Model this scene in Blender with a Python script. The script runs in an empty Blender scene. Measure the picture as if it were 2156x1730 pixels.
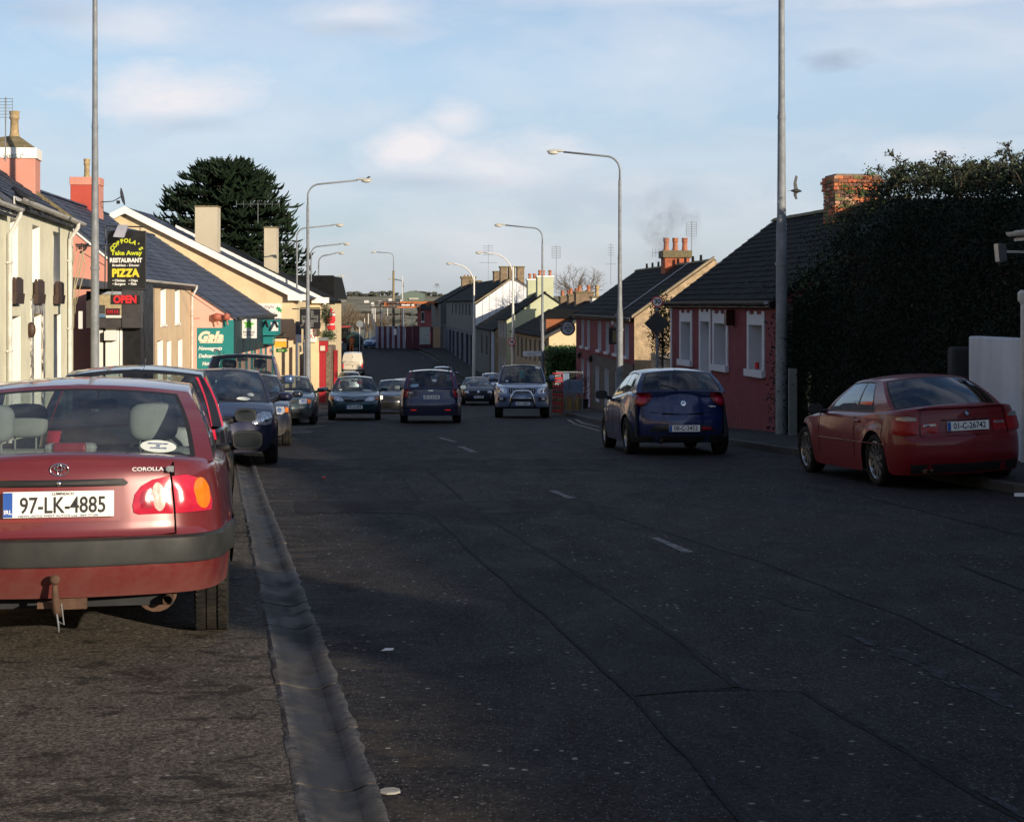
import bpy, bmesh, math, random
from math import sin, cos, pi, sqrt, radians, atan2
from mathutils import Vector, Matrix, noise
random.seed(7)
SC = bpy.context.scene
COL = SC.collection
# ------------------------------------------------------------------ camera, sky, sun, exposure
EYE = 1.5
F = 3450.0                       # focal length in units of a 2156 px wide picture
cam_d = bpy.data.cameras.new('camera'); cam = bpy.data.objects.new('camera', cam_d); COL.objects.link(cam)
cam.location = (0, 0, EYE); cam.rotation_euler = (radians(90), 0, 0)
cam_d.sensor_width = 36; cam_d.lens = 36 * F / 2156; cam_d.shift_y = -(865 - 640) / 2156
cam_d.clip_start = 0.1; cam_d.clip_end = 6000
SC.camera = cam
SUN_EL, SUN_AZ = 13.5, 40.0        # degrees; azimuth measured from straight behind the camera towards the right
sdir = Vector((sin(radians(SUN_AZ)) * cos(radians(SUN_EL)), -cos(radians(SUN_AZ)) * cos(radians(SUN_EL)), sin(radians(SUN_EL))))
sun_d = bpy.data.lights.new('sun', 'SUN'); sun_d.energy = 4.7; sun_d.angle = radians(0.5); sun_d.color = (1.0, 0.86, 0.67)
sun = bpy.data.objects.new('sun', sun_d); COL.objects.link(sun)
sun.rotation_euler = sdir.to_track_quat('Z', 'Y').to_euler(); sun.location = (20, -20, 30)
SC.view_settings.view_transform = 'Standard'; SC.view_settings.look = 'None'; SC.view_settings.gamma = 1
SC.view_settings.exposure = 0.27
SC.view_settings.use_curve_mapping = False
SC.cycles.max_bounces = 6; SC.cycles.diffuse_bounces = 3; SC.cycles.glossy_bounces = 3
SC.cycles.transparent_max_bounces = 12; SC.cycles.transmission_bounces = 4; SC.cycles.volume_bounces = 0
SC.cycles.caustics_reflective = False; SC.cycles.caustics_refractive = False

class NT:
    """small node-tree writer"""
    def __init__(s, tree): s.t = tree; s.n = tree.nodes; s.l = tree.links
    def node(s, typ, **kw):
        nd = s.n.new(typ)
        for k, v in kw.items(): setattr(nd, k, v)
        return nd
    def set(s, nd, **kw):
        for k, v in kw.items():
            sock = nd.inputs[int(k[1:])] if k[0] == 'i' and k[1:].isdigit() else nd.inputs[k.replace('_', ' ')]
            s.put(sock, v)
        return nd
    def put(s, sock, v):
        if hasattr(v, 'is_output'): s.l.new(v, sock)
        else: sock.default_value = v
    def math(s, op, a, b=0.0, clamp=False):
        nd = s.node('ShaderNodeMath', operation=op, use_clamp=clamp); s.put(nd.inputs[0], a); s.put(nd.inputs[1], b); return nd.outputs[0]
    def noise(s, vec, scale, detail=4, rough=.55, dist=0.0):
        nd = s.node('ShaderNodeTexNoise'); s.put(nd.inputs['Vector'], vec); s.put(nd.inputs['Scale'], scale)
        s.put(nd.inputs['Detail'], detail); s.put(nd.inputs['Roughness'], rough); s.put(nd.inputs['Distortion'], dist); return nd.outputs[0]
    def ramp(s, fac, pts):
        nd = s.node('ShaderNodeValToRGB'); s.put(nd.inputs[0], fac); cr = nd.color_ramp
        while len(cr.elements) < len(pts): cr.elements.new(0.5)
        for e, (p, c) in zip(cr.elements, pts): e.position = p; e.color = c if len(c) == 4 else (*c, 1)
        return nd.outputs[0]
    def mapr(s, v, a, b, c=0.0, d=1.0):
        nd = s.node('ShaderNodeMapRange'); nd.clamp = True
        for i, x in enumerate((v, a, b, c, d)): s.put(nd.inputs[i], x)
        return nd.outputs[0]
    def mix(s, fac, a, b, blend='MIX'):
        nd = s.node('ShaderNodeMix', data_type='RGBA', blend_type=blend)
        s.put(nd.inputs[0], fac)
        s.put(nd.inputs[6], a if hasattr(a, 'is_output') or len(a) == 4 else (*a, 1)); s.put(nd.inputs[7], b if hasattr(b, 'is_output') or len(b) == 4 else (*b, 1))
        return nd.outputs[2]
    def vmul(s, vec, k):
        nd = s.node('ShaderNodeVectorMath', operation='MULTIPLY'); s.put(nd.inputs[0], vec); s.put(nd.inputs[1], k); return nd.outputs[0]

world = bpy.data.worlds.new('World'); SC.world = world; world.use_nodes = True
wt = world.node_tree
for nd in list(wt.nodes): wt.nodes.remove(nd)
W = NT(wt)
tc = W.node('ShaderNodeTexCoord'); gen = tc.outputs['Generated']
sky = W.node('ShaderNodeTexSky', sky_type='NISHITA'); sky.sun_disc = False
sky.sun_elevation = radians(SUN_EL); sky.sun_rotation = atan2(sdir.x, sdir.y)
sky.air_density = 1.0; sky.dust_density = 0.6; sky.ozone_density = 2.2; sky.altitude = 100
cloud_n = W.noise(W.vmul(gen, (1, 1, 2.6)), 5.0, 6, .55, .3)
cloud_f = W.noise(W.vmul(gen, (1, 1, 2.2)), 17.0, 5, .6, .2)
base = W.mapr(W.math('ADD', W.math('MULTIPLY', cloud_n, .8), W.math('MULTIPLY', cloud_f, .2)), .44, .72)
def sky_dir(x, y): return Vector(((x - 1078) / F, 1, (640 - y) / F)).normalized()
mask = W.math('MULTIPLY', base, 0.55)
for (cx, cy, rx, ry, amt) in [(370, 195, 185, 72, 1.0), (280, 50, 220, 60, .6), (960, 250, 75, 50, .8), (870, 310, 95, 62, 1.2), (1010, 345, 250, 65, .8),
                              (1200, 390, 330, 55, .3), (760, 30, 200, 50, .7), (1950, 320, 170, 40, .7), (1900, 5, 330, 28, .6), (1500, 340, 260, 60, .25), (560, 400, 300, 70, .3), (1350, 0, 500, 22, .4)]:
    dv = W.node('ShaderNodeVectorMath', operation='SUBTRACT'); W.put(dv.inputs[0], gen); c = sky_dir(cx, cy); dv.inputs[1].default_value = c
    sv = W.vmul(dv.outputs[0], (F / rx, F / rx, F / ry))
    ln = W.node('ShaderNodeVectorMath', operation='LENGTH'); W.put(ln.inputs[0], sv)
    d = W.math('ADD', ln.outputs['Value'], W.math('MULTIPLY', W.math('SUBTRACT', cloud_f, .5), 2.0))
    mask = W.math('MAXIMUM', mask, W.math('MULTIPLY', W.mapr(d, 1.25, .1), amt))
# shaded smudges (undersides, small dark cloud)
dark = 0.0
for (cx, cy, rx, ry, amt) in [(1755, 125, 66, 26, .8), (760, 60, 130, 20, .35), (900, 385, 150, 22, .35), (120, 30, 120, 30, .3), (1330, 420, 260, 55, .25), (420, 265, 120, 22, .3)]:
    dv = W.node('ShaderNodeVectorMath', operation='SUBTRACT'); W.put(dv.inputs[0], gen); dv.inputs[1].default_value = sky_dir(cx, cy)
    sv = W.vmul(dv.outputs[0], (F / rx, F / rx, F / ry))
    ln = W.node('ShaderNodeVectorMath', operation='LENGTH'); W.put(ln.inputs[0], sv)
    d = W.math('ADD', ln.outputs['Value'], W.math('MULTIPLY', W.math('SUBTRACT', cloud_f, .5), 2.4))
    dark = W.math('MAXIMUM', dark, W.math('MULTIPLY', W.mapr(d, 1.2, .1), amt))
SKY_GAIN = (1.0, 1.0, 1.0, 1)
sz = W.node('ShaderNodeSeparateXYZ'); W.put(sz.inputs[0], gen)
grad = W.ramp(W.mapr(sz.outputs['Z'], 0, 1), [(0, (.335, .395, .485)), (.06, (.38, .465, .59)), (.14, (.41, .53, .68)), (.22, (.28, .40, .58)), (.4, (.10, .17, .31)), (1, (.038, .072, .16))])
g10 = W.node('ShaderNodeVectorMath', operation='SCALE'); W.put(g10.inputs[0], grad); g10.inputs['Scale'].default_value = 10.0
skyc = W.mix(.72, sky.outputs[0], g10.outputs[0])
cl = W.mix(W.math('MULTIPLY', mask, .95, True), skyc, (6.7, 6.5, 6.75, 1))
cl = W.mix(dark, cl, (2.9, 3.4, 4.4, 1))
bg = W.node('ShaderNodeBackground'); W.put(bg.inputs[0], cl); bg.inputs[1].default_value = 0.11
wo = W.node('ShaderNodeOutputWorld'); wt.links.new(bg.outputs[0], wo.inputs[0])

# ------------------------------------------------------------------ materials
MATS = {}
def mat(name, col, rough=.8, metal=0.0, var=.18, scale=1.5, bump=0.0, bscale=40.0, coat=0.0, spec=.5, dirt=None, dirt_amt=.5, dirt_scale=.8, streak=0.0, emit=0.0, ior=None, fine=0.0):
    if name in MATS: return MATS[name]
    m = bpy.data.materials.new(name); m.use_nodes = True; t = NT(m.node_tree)
    b = m.node_tree.nodes['Principled BSDF']
    tcn = t.node('ShaderNodeTexCoord'); ob = tcn.outputs['Object']
    col = (*col, 1) if len(col) == 3 else col
    c = col
    if var:
        n = t.noise(ob, scale, 5, .6)
        lo = tuple(x * (1 - var) for x in col[:3]); hi = tuple(min(1, x * (1 + var)) for x in col[:3])
        c = t.mix(t.mapr(n, .3, .7), lo, hi)
    if fine:
        n3 = t.noise(ob, 60, 2, .6)
        c = t.mix(t.mapr(n3, .35, .65), c, t.mix(1.0, c, (1 - fine, 1 - fine, 1 - fine), 'MULTIPLY'))
    if dirt:
        n2 = t.noise(t.vmul(ob, (1, 1, 1 if not streak else streak)), dirt_scale, 6, .65, .3)
        c = t.mix(t.math('MULTIPLY', t.mapr(n2, .45, .75), dirt_amt), c, dirt)
    t.put(b.inputs['Base Color'], c)
    b.inputs['Roughness'].default_value = rough; b.inputs['Metallic'].default_value = metal
    b.inputs['Coat Weight'].default_value = coat; b.inputs['Coat Roughness'].default_value = .04
    b.inputs['Specular IOR Level'].default_value = spec
    if rough > .15 and var:
        t.put(b.inputs['Roughness'], t.mapr(t.noise(ob, scale * 3, 3), .3, .7, max(0, rough - .12), min(1, rough + .1)))
    if bump:
        bn = t.node('ShaderNodeBump'); bn.inputs['Strength'].default_value = 1; bn.inputs['Distance'].default_value = bump
        t.put(bn.inputs['Height'], t.noise(ob, bscale, 4, .7)); t.l.new(bn.outputs[0], b.inputs['Normal'])
    if emit:
        b.inputs['Emission Color'].default_value = col; b.inputs['Emission Strength'].default_value = emit
    MATS[name] = m
    return m

def paint(name, col, dirt_amt=.25, metal=.0, rough=.32, coat=.9):
    """car paint: clear coat over pigment, road dirt gathering low on the body"""
    if name in MATS: return MATS[name]
    m = bpy.data.materials.new(name); m.use_nodes = True; t = NT(m.node_tree); b = m.node_tree.nodes['Principled BSDF']
    tcn = t.node('ShaderNodeTexCoord'); ob = tcn.outputs['Object']
    sep = t.node('ShaderNodeSeparateXYZ'); t.put(sep.inputs[0], ob)
    low = t.mapr(sep.outputs['Z'], .75, .15)
    n = t.noise(ob, 5, 6, .65, .4); n1 = t.noise(ob, 35, 4, .7)
    dm = t.math('MULTIPLY', t.mapr(t.math('ADD', t.math('ADD', low, t.math('MULTIPLY', n, .9)), t.math('MULTIPLY', n1, .25)), .9, 1.7), dirt_amt, True)
    film = t.math('MULTIPLY', t.mapr(n, .35, .8), .12 * dirt_amt)
    base = t.mix(t.math('MAXIMUM', dm, film), (*col, 1), (.14, .115, .085, 1))
    t.put(b.inputs['Base Color'], base); b.inputs['Metallic'].default_value = metal
    t.put(b.inputs['Roughness'], t.mapr(dm, 0, .5, rough, .8))
    t.put(b.inputs['Coat Weight'], t.mapr(dm, 0, .4, coat, .05)); b.inputs['Coat Roughness'].default_value = .06
    if coat < .9: b.inputs['Specular IOR Level'].default_value = .3
    MATS[name] = m
    return m

def glass(name, tint=(.55, .62, .6), rough=.02, dirt=.0):
    if name in MATS: return MATS[name]
    m = bpy.data.materials.new(name); m.use_nodes = True; t = NT(m.node_tree)
    for nd in list(t.n): t.n.remove(nd)
    out = t.node('ShaderNodeOutputMaterial'); tr = t.node('ShaderNodeBsdfTransparent'); tr.inputs[0].default_value = (*tint, 1)
    gl = t.node('ShaderNodeBsdfGlossy'); gl.inputs['Roughness'].default_value = rough; gl.inputs[0].default_value = (.95, .97, 1, 1)
    fr = t.node('ShaderNodeLayerWeight'); sch = t.math('ADD', t.math('MULTIPLY', t.math('POWER', fr.outputs['Facing'], 4.5), .95), .05)
    mx = t.node('ShaderNodeMixShader'); t.put(mx.inputs[0], t.math('MULTIPLY', sch, 1.35, True)); t.l.new(tr.outputs[0], mx.inputs[1]); t.l.new(gl.outputs[0], mx.inputs[2])
    if dirt:
        df = t.node('ShaderNodeBsdfDiffuse'); df.inputs[0].default_value = (.3, .28, .24, 1)
        tcn = t.node('ShaderNodeTexCoord'); n = t.noise(tcn.outputs['Object'], 6, 5, .6)
        m2 = t.node('ShaderNodeMixShader'); t.put(m2.inputs[0], t.mapr(n, .3, .8, dirt * .3, dirt * 1.6)); t.l.new(mx.outputs[0], m2.inputs[1]); t.l.new(df.outputs[0], m2.inputs[2]); mx = m2
    t.l.new(mx.outputs[0], out.inputs[0]); MATS[name] = m
    return m

# ------------------------------------------------------------------ mesh helpers
class MB:
    def __init__(s): s.v = []; s.f = []; s.mi = []; s.m = 0
    def add(s, vs, fs):
        o = len(s.v); s.v += [tuple(v) for v in vs]; s.f += [tuple(o + i for i in f) for f in fs]; s.mi += [s.m] * len(fs); return s
    def quad(s, a, b, c, d): return s.add([a, b, c, d], [(0, 1, 2, 3)])
    def poly(s, pts): return s.add(pts, [tuple(range(len(pts)))])
    def hexa(s, p):  # 8 points: bottom 0-3, top 4-7
        return s.add(p, [(3, 2, 1, 0), (4, 5, 6, 7), (0, 1, 5, 4), (1, 2, 6, 5), (2, 3, 7, 6), (3, 0, 4, 7)])
    def box(s, c, d, M=None):
        x, y, z = (k / 2 for k in d)
        p = [Vector(q) for q in ((-x, -y, -z), (x, -y, -z), (x, y, -z), (-x, y, -z), (-x, -y, z), (x, -y, z), (x, y, z), (-x, y, z))]
        if M is not None: p = [M @ q for q in p]
        return s.hexa([q + Vector(c) for q in p])
    def box2(s, a, b):
        return s.box([(a[i] + b[i]) / 2 for i in range(3)], [abs(b[i] - a[i]) for i in range(3)])
    def ext(s, poly, off):
        """prism: polygon (3d points) extruded by vector off"""
        n = len(poly); p = [Vector(q) for q in poly]; o = Vector(off); q = [a + o for a in p]
        fs = [tuple(range(n))[::-1], tuple(range(n, 2 * n))] + [(i, (i + 1) % n, n + (i + 1) % n, n + i) for i in range(n)]
        return s.add(p + q, fs)
    def tube(s, pts, r, n=8, caps=True):
        pts = [Vector(p) for p in pts]; k = len(pts)
        rs = r if isinstance(r, (list, tuple)) else [r] * k
        rings = []; up = None
        for i, p in enumerate(pts):
            t = (pts[min(i + 1, k - 1)] - pts[max(i - 1, 0)]).normalized()
            if up is None: up = Vector((0, 0, 1)) if abs(t.z) < .9 else Vector((1, 0, 0))
            a = t.cross(up)
            if a.length < 1e-5: a = t.cross(Vector((1, 0, .01)))
            a.normalize(); b = a.cross(t); up = b
            rings.append([p + (a * cos(2 * pi * j / n) + b * sin(2 * pi * j / n)) * rs[i] for j in range(n)])
        vs = [q for g in rings for q in g]
        fs = [(i * n + j, i * n + (j + 1) % n, (i + 1) * n + (j + 1) % n, (i + 1) * n + j) for i in range(k - 1) for j in range(n)]
        if caps: fs += [tuple(range(n))[::-1], tuple(range((k - 1) * n, k * n))]
        return s.add(vs, fs)
    def lathe(s, prof, c=(0, 0, 0), n=16, axis='z', M=None, a0=0, a1=2 * pi):
        """prof: list of (radius, height)"""
        vs = []; full = abs(a1 - a0 - 2 * pi) < 1e-6; m = n if full else n + 1
        for (r, h) in prof:
            for j in range(m):
                a = a0 + (a1 - a0) * j / n
                q = Vector((r * cos(a), r * sin(a), h)) if axis == 'z' else (Vector((h, r * cos(a), r * sin(a))) if axis == 'x' else Vector((r * cos(a), h, r * sin(a))))
                if M is not None: q = M @ q
                vs.append(q + Vector(c))
        fs = []
        for i in range(len(prof) - 1):
            for j in range(n):
                jj = (j + 1) % m if full else j + 1
                fs.append((i * m + j, i * m + jj, (i + 1) * m + jj, (i + 1) * m + j))
        return s.add(vs, fs)
    def grid(s, fn, nu, nv, skip=None):
        vs = [fn(i / nu, j / nv) for j in range(nv + 1) for i in range(nu + 1)]
        fs = [(j * (nu + 1) + i, j * (nu + 1) + i + 1, (j + 1) * (nu + 1) + i + 1, (j + 1) * (nu + 1) + i) for j in range(nv) for i in range(nu) if not (skip and skip(i, j))]
        return s.add(vs, fs)
    def sphere(s, c, r, n=12, m=8):
        r = r if isinstance(r, (tuple, list)) else (r, r, r)
        return s.grid(lambda u, v: (c[0] + r[0] * cos(2 * pi * u) * sin(pi * max(.001, min(.999, v))), c[1] + r[1] * sin(2 * pi * u) * sin(pi * max(.001, min(.999, v))), c[2] - r[2] * cos(pi * v)), n, m)
    def build(s, name, m, parent=None, smooth=False, label=None, sub=0, bevel=0, kind=None, weld=False, loc=None, recalc=False, ang=None):
        me = bpy.data.meshes.new(name); me.from_pydata(s.v, [], s.f)
        ms = m if isinstance(m, (list, tuple)) else [m]
        for q in ms: me.materials.append(q)
        if len(ms) > 1: me.polygons.foreach_set('material_index', s.mi)
        if weld or recalc:
            bm = bmesh.new(); bm.from_mesh(me)
            if weld: bmesh.ops.remove_doubles(bm, verts=bm.verts, dist=weld if isinstance(weld, float) else .0005)
            bmesh.ops.recalc_face_normals(bm, faces=bm.faces); bm.to_mesh(me); bm.free()
        if smooth: me.polygons.foreach_set('use_smooth', [True] * len(me.polygons))
        me.update()
        o = bpy.data.objects.new(name, me); COL.objects.link(o)
        if smooth and ang is not None:
            try: me.set_sharp_from_angle(angle=radians(ang))
            except Exception: pass
        if parent is not None: o.parent = parent
        if loc is not None: o.location = loc
        if label: o['label'] = label
        if kind: o['kind'] = kind
        if bevel:
            b = o.modifiers.new('bevel', 'BEVEL'); b.width = bevel; b.segments = 2; b.limit_method = 'ANGLE'; b.angle_limit = radians(40)
        if sub:
            d = o.modifiers.new('subdivision', 'SUBSURF'); d.levels = sub; d.render_levels = sub
        return o

def thing(name, label, cat, loc=(0, 0, 0), rz=0.0, group=None, rot=None):
    o = bpy.data.objects.new(name, None); COL.objects.link(o); o.location = loc
    o.rotation_euler = rot if rot else (0, 0, rz); o['label'] = label; o['category'] = cat; o.empty_display_size = .2
    if group: o['group'] = group
    return o
def tag(o, label, cat, group=None):
    o['label'] = label; o['category'] = cat
    if group: o['group'] = group
    return o
def dup_child(src, parent, loc=None, rot=None, name=None):
    c = src.copy(); COL.objects.link(c); c.parent = parent
    if loc is not None: c.location = loc
    if rot is not None: c.rotation_euler = rot
    for k in list(src.children):
        g = k.copy(); COL.objects.link(g); g.parent = c
    return c

FONT_CACHE = {}
def text(name, s, h, m, parent, M, bold=.0, w=None, label=None, depth=.002, shear=0.0):
    """flat lettering: capital height h, placed by matrix M (local x = reading direction, local y = up); w squeezes to a width"""
    cu = bpy.data.curves.new(name, 'FONT'); cu.body = s; cu.size = h / .69; cu.align_x = 'CENTER'; cu.align_y = 'CENTER'
    cu.offset = bold * h; cu.extrude = depth / 2; cu.resolution_u = 3; cu.shear = shear
    tmp = bpy.data.objects.new('tmp', cu); COL.objects.link(tmp)
    dg = bpy.context.evaluated_depsgraph_get(); me = bpy.data.meshes.new_from_object(tmp.evaluated_get(dg)); bpy.data.objects.remove(tmp); bpy.data.curves.remove(cu)
    if w and len(me.vertices):
        xs = [v.co.x for v in me.vertices]; k = w / max(1e-6, max(xs) - min(xs)); cx = (max(xs) + min(xs)) / 2
        for v in me.vertices: v.co.x = (v.co.x - cx) * k
    me.transform(M); me.materials.clear(); me.materials.append(m)
    o = bpy.data.objects.new(name, me); COL.objects.link(o); o.parent = parent
    if label: o['label'] = label
    return o
def basis(o, x, y):
    """matrix with origin o, local x, local y"""
    x = Vector(x).normalized(); y = Vector(y).normalized(); z = x.cross(y).normalized(); y = z.cross(x)
    return Matrix(((x.x, y.x, z.x, o[0]), (x.y, y.y, z.y, o[1]), (x.z, y.z, z.z, o[2]), (0, 0, 0, 1)))

# ------------------------------------------------------------------ the lie of the land
_P = [(-400, 6), (-60, 2.3), (-20, .85), (0, 0), (9, -.3), (20, -.75), (28, -1.06), (40, -1.62), (52, -2.17), (57, -2.42), (70, -3.12), (80, -3.52), (90, -3.85), (110, -4.25), (122, -4.3), (135, -4.22), (160, -3.8), (180, -3.42), (210, -3.0), (260, -3.1), (330, -3.4), (420, -3.4), (600, -2.0), (800, 2.0), (1000, 6.5), (1400, 8), (2500, 0), (6000, -30)]
def G(y):
    if y <= _P[0][0]: return _P[0][1]
    for i in range(len(_P) - 1):
        if y <= _P[i + 1][0]:
            (x0, z0), (x1, z1) = _P[i], _P[i + 1]
            m = lambda k: (_P[min(k + 1, len(_P) - 1)][1] - _P[max(k - 1, 0)][1]) / (_P[min(k + 1, len(_P) - 1)][0] - _P[max(k - 1, 0)][0])
            t = (y - x0) / (x1 - x0); h = x1 - x0
            return z0 * (2 * t**3 - 3 * t * t + 1) + h * m(i) * (t**3 - 2 * t * t + t) + z1 * (-2 * t**3 + 3 * t * t) + h * m(i + 1) * (t**3 - t * t)
    return _P[-1][1]
def lerp_pts(pts, x):
    if x <= pts[0][0]: return pts[0][1]
    for (a, b), (c, d) in zip(pts, pts[1:]):
        if x <= c: return b + (d - b) * (x - a) / (c - a)
    return pts[-1][1]
def Xv(x, d): return (x - 1078) * d / F
def Zv(y, d): return EYE - (y - 640) * d / F

black_plastic = mat('black plastic', (.012, .012, .013), .6, var=.2, bump=.0005, bscale=300)
rubber = mat('tyre rubber', (.012, .011, .0105), .9, spec=.25, var=.3, scale=8, dirt=(.07, .06, .045), dirt_amt=.6, dirt_scale=6)
chrome = mat('chrome', (.75, .76, .78), .12, 1.0, var=.03)
alloy = mat('alloy wheel', (.35, .35, .36), .3, .9, var=.12, dirt=(.06, .05, .04), dirt_amt=.5, dirt_scale=9)
galv = mat('galvanised steel', (.23, .245, .26), .7, .25, var=.22, scale=3, dirt=(.12, .125, .13), dirt_amt=.6, dirt_scale=2.5)
dark_in = mat('car interior', (.02, .021, .024), .9, var=.2)
white_paint = mat('white paint', (.78, .77, .74), .6, var=.05, dirt=(.4, .38, .33), dirt_amt=.35)
black_paint = mat('black paint', (.02, .02, .02), .5, var=.2)
wgl = glass('window glass', (.25, .28, .3), .03)
# ------------------------------------------------------------------ ground, road, pavements
def gat(x, y):
    """point of the street seen at picture position x, y"""
    lo, hi = 2.0, 175.0
    for _ in range(50):
        m_ = (lo + hi) / 2
        if 640 + (EYE - G(m_)) * F / m_ > y: lo = m_
        else: hi = m_
    return Vector((Xv(x, lo), lo, G(lo)))
LK = [(-60, 4), (-10, -1.0), (8, -3.75), (27, -6.2), (43.5, -7.75), (46.5, -6.3), (60, -6.7), (84, -9.0), (101, -11.3), (120, -13.0), (135, -14.6), (160, -17.5), (180, -21), (210, -28)]
RK = [(-60, 16.5), (19, 5.92), (31.4, 4.2), (38, 3.3), (50, 2.3), (58, 1.9), (88, .9), (108, -.6), (122, -3.4), (146, -6.0), (165, -8.2), (176, -10), (188, -13), (210, -18)]
lk = lambda d: lerp_pts(LK, d); rk = lambda d: lerp_pts(RK, d)
cc_ = lambda d: .42 - .18 * d
def asphalt(name, base, warm, spec_amt=.5, rough=.8, stain=(.012, .011, .010), scale=1.0, bump=.006, lane=False, chan_brown=False):
    m = bpy.data.materials.new(name); m.use_nodes = True; t = NT(m.node_tree); b = m.node_tree.nodes['Principled BSDF']
    ob = t.node('ShaderNodeTexCoord').outputs['Object']
    agg = t.node('ShaderNodeTexVoronoi'); agg.feature = 'F1'; t.put(agg.inputs['Vector'], ob); agg.inputs['Scale'].default_value = 70
    agg2 = t.node('ShaderNodeTexVoronoi'); t.put(agg2.inputs['Vector'], ob); agg2.inputs['Scale'].default_value = 21
    big = t.noise(ob, .35, 5, .6); mid = t.noise(t.vmul(ob, (1.2, .5, 1)), 2.2, 6, .7, .5); fine = t.noise(ob, 160, 3, .75)
    c = t.mix(t.mapr(big, .35, .65), (*base, 1), (*warm, 1))
    c = t.mix(t.math('MULTIPLY', t.mapr(mid, .5, .78), .75), c, (*stain, 1))
    c = t.mix(t.mapr(t.math('ADD', t.math('MULTIPLY', fine, .5), t.math('MULTIPLY', t.noise(ob, 55, 3, .8), .5)), .38, .64), t.mix(1.0, c, (.30, .30, .30, 1), 'MULTIPLY'), t.mix(1.0, c, (2.1, 2.1, 2.1, 1), 'MULTIPLY'))
    # every stone its own tone, a few of them pale
    sepc = t.node('ShaderNodeSeparateColor'); t.l.new(agg.outputs['Color'], sepc.inputs[0])
    c = t.mix(t.mapr(sepc.outputs[1], .1, .9), t.mix(1.0, c, (.5, .5, .5, 1) if lane else (.25, .25, .25, 1), 'MULTIPLY'), t.mix(1.0, c, (1.4, 1.4, 1.4, 1) if lane else (1.75, 1.75, 1.75, 1), 'MULTIPLY'))
    if chan_brown:   # brown mottled band beside the drain channel
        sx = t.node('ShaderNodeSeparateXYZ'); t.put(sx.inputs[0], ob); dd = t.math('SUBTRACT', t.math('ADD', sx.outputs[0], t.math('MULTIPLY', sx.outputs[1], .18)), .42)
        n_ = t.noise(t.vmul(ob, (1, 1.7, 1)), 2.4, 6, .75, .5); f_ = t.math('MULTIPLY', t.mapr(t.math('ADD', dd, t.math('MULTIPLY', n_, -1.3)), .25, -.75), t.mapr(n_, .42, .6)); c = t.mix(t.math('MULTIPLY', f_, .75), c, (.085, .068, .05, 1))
    chip = t.math('MULTIPLY', t.mapr(agg.outputs['Distance'], .34, .26), t.mapr(sepc.outputs[0], .82, .88))
    c = t.mix(t.math('MULTIPLY', chip, spec_amt), c, (.26, .25, .23, 1))
    sep2 = t.node('ShaderNodeSeparateColor'); t.l.new(agg2.outputs['Color'], sep2.inputs[0])
    blot = t.math('MULTIPLY', t.mapr(agg2.outputs['Distance'], .3, .2), t.mapr(sep2.outputs[0], .935, .945))
    c = t.mix(t.math('MULTIPLY', blot, .8 * spec_amt), c, (.50, .48, .44, 1))
    if lane:   # oil drips and damp patches where cars stand
        st = t.noise(t.vmul(ob, (1.0, 1.6, 1)), 3.2, 7, .72, .8); st2 = t.noise(ob, .7, 3, .5)
        c = t.mix(t.math('MULTIPLY', t.mapr(t.math('ADD', st, t.math('MULTIPLY', st2, .25)), .66, .74), .75), c, (.016, .014, .012, 1))
        gr = t.noise(ob, 80, 4, .75); c = t.mix(t.mapr(gr, .3, .7), t.mix(1.0, c, (.7, .7, .7, 1), 'MULTIPLY'), t.mix(1.0, c, (1.2, 1.2, 1.2, 1), 'MULTIPLY'))
    t.put(b.inputs['Base Color'], c)
    t.put(b.inputs['Roughness'], t.mapr(mid, .3, .7, rough + .1, rough - .14)); b.inputs['Specular IOR Level'].default_value = .14
    bn = t.node('ShaderNodeBump'); bn.inputs['Strength'].default_value = 1; bn.inputs['Distance'].default_value = bump
    h = t.math('ADD', t.math('MULTIPLY', agg.outputs['Distance'], -.6), t.math('ADD', fine, t.math('MULTIPLY', mid, 1.4)))
    t.put(bn.inputs['Height'], h); t.l.new(bn.outputs[0], b.inputs['Normal'])
    MATS[name] = m; return m
road_m = asphalt('road asphalt', (.0125, .0125, .0155), (.024, .020, .018), .7, chan_brown=True)
lane_m = asphalt('parking lane asphalt', (.112, .096, .078), (.078, .069, .058), .6, .85, lane=True, bump=.006)
patch_m = asphalt('trench asphalt', (.014, .0125, .014), (.012, .0115, .0135), .4, .8, bump=.005)
band_m = asphalt('smooth asphalt', (.0135, .0105, .0125), (.011, .0095, .0115), .15, .82, bump=.004)
tar = mat('bitumen seam', (.005, .005, .006), .8, var=.3, scale=12, bump=.006, bscale=60, spec=.15)
pave_m = asphalt('footpath concrete', (.045, .043, .042), (.035, .034, .034), .25, .85, bump=.003)
kerb_m = mat('kerb stone', (.062, .06, .057), .85, var=.25, scale=2.5, dirt=(.035, .033, .03), dirt_amt=.7, dirt_scale=3, bump=.004, bscale=50)
conc_m = mat('wet gutter concrete', (.078, .073, .067), .65, var=.35, scale=6, dirt=(.045, .042, .04), dirt_amt=.8, dirt_scale=9, bump=.003, bscale=70, spec=.25)
t_ = NT(conc_m.node_tree); b_ = conc_m.node_tree.nodes['Principled BSDF']; ob_ = t_.node('ShaderNodeTexCoord').outputs['Object']; old = b_.inputs['Base Color'].links[0].from_socket
wetf = t_.mapr(t_.math('ADD', t_.noise(t_.vmul(ob_, (1.6, 1.1, 1)), 1.5, 5, .65, .4), t_.math('MULTIPLY', t_.noise(ob_, 9, 4, .7), .22)), .56, .68)
sx = t_.node('ShaderNodeSeparateXYZ'); t_.put(sx.inputs[0], ob_); dd = t_.math('SUBTRACT', t_.math('ADD', sx.outputs[0], t_.math('MULTIPLY', sx.outputs[1], .18)), .42)
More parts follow.
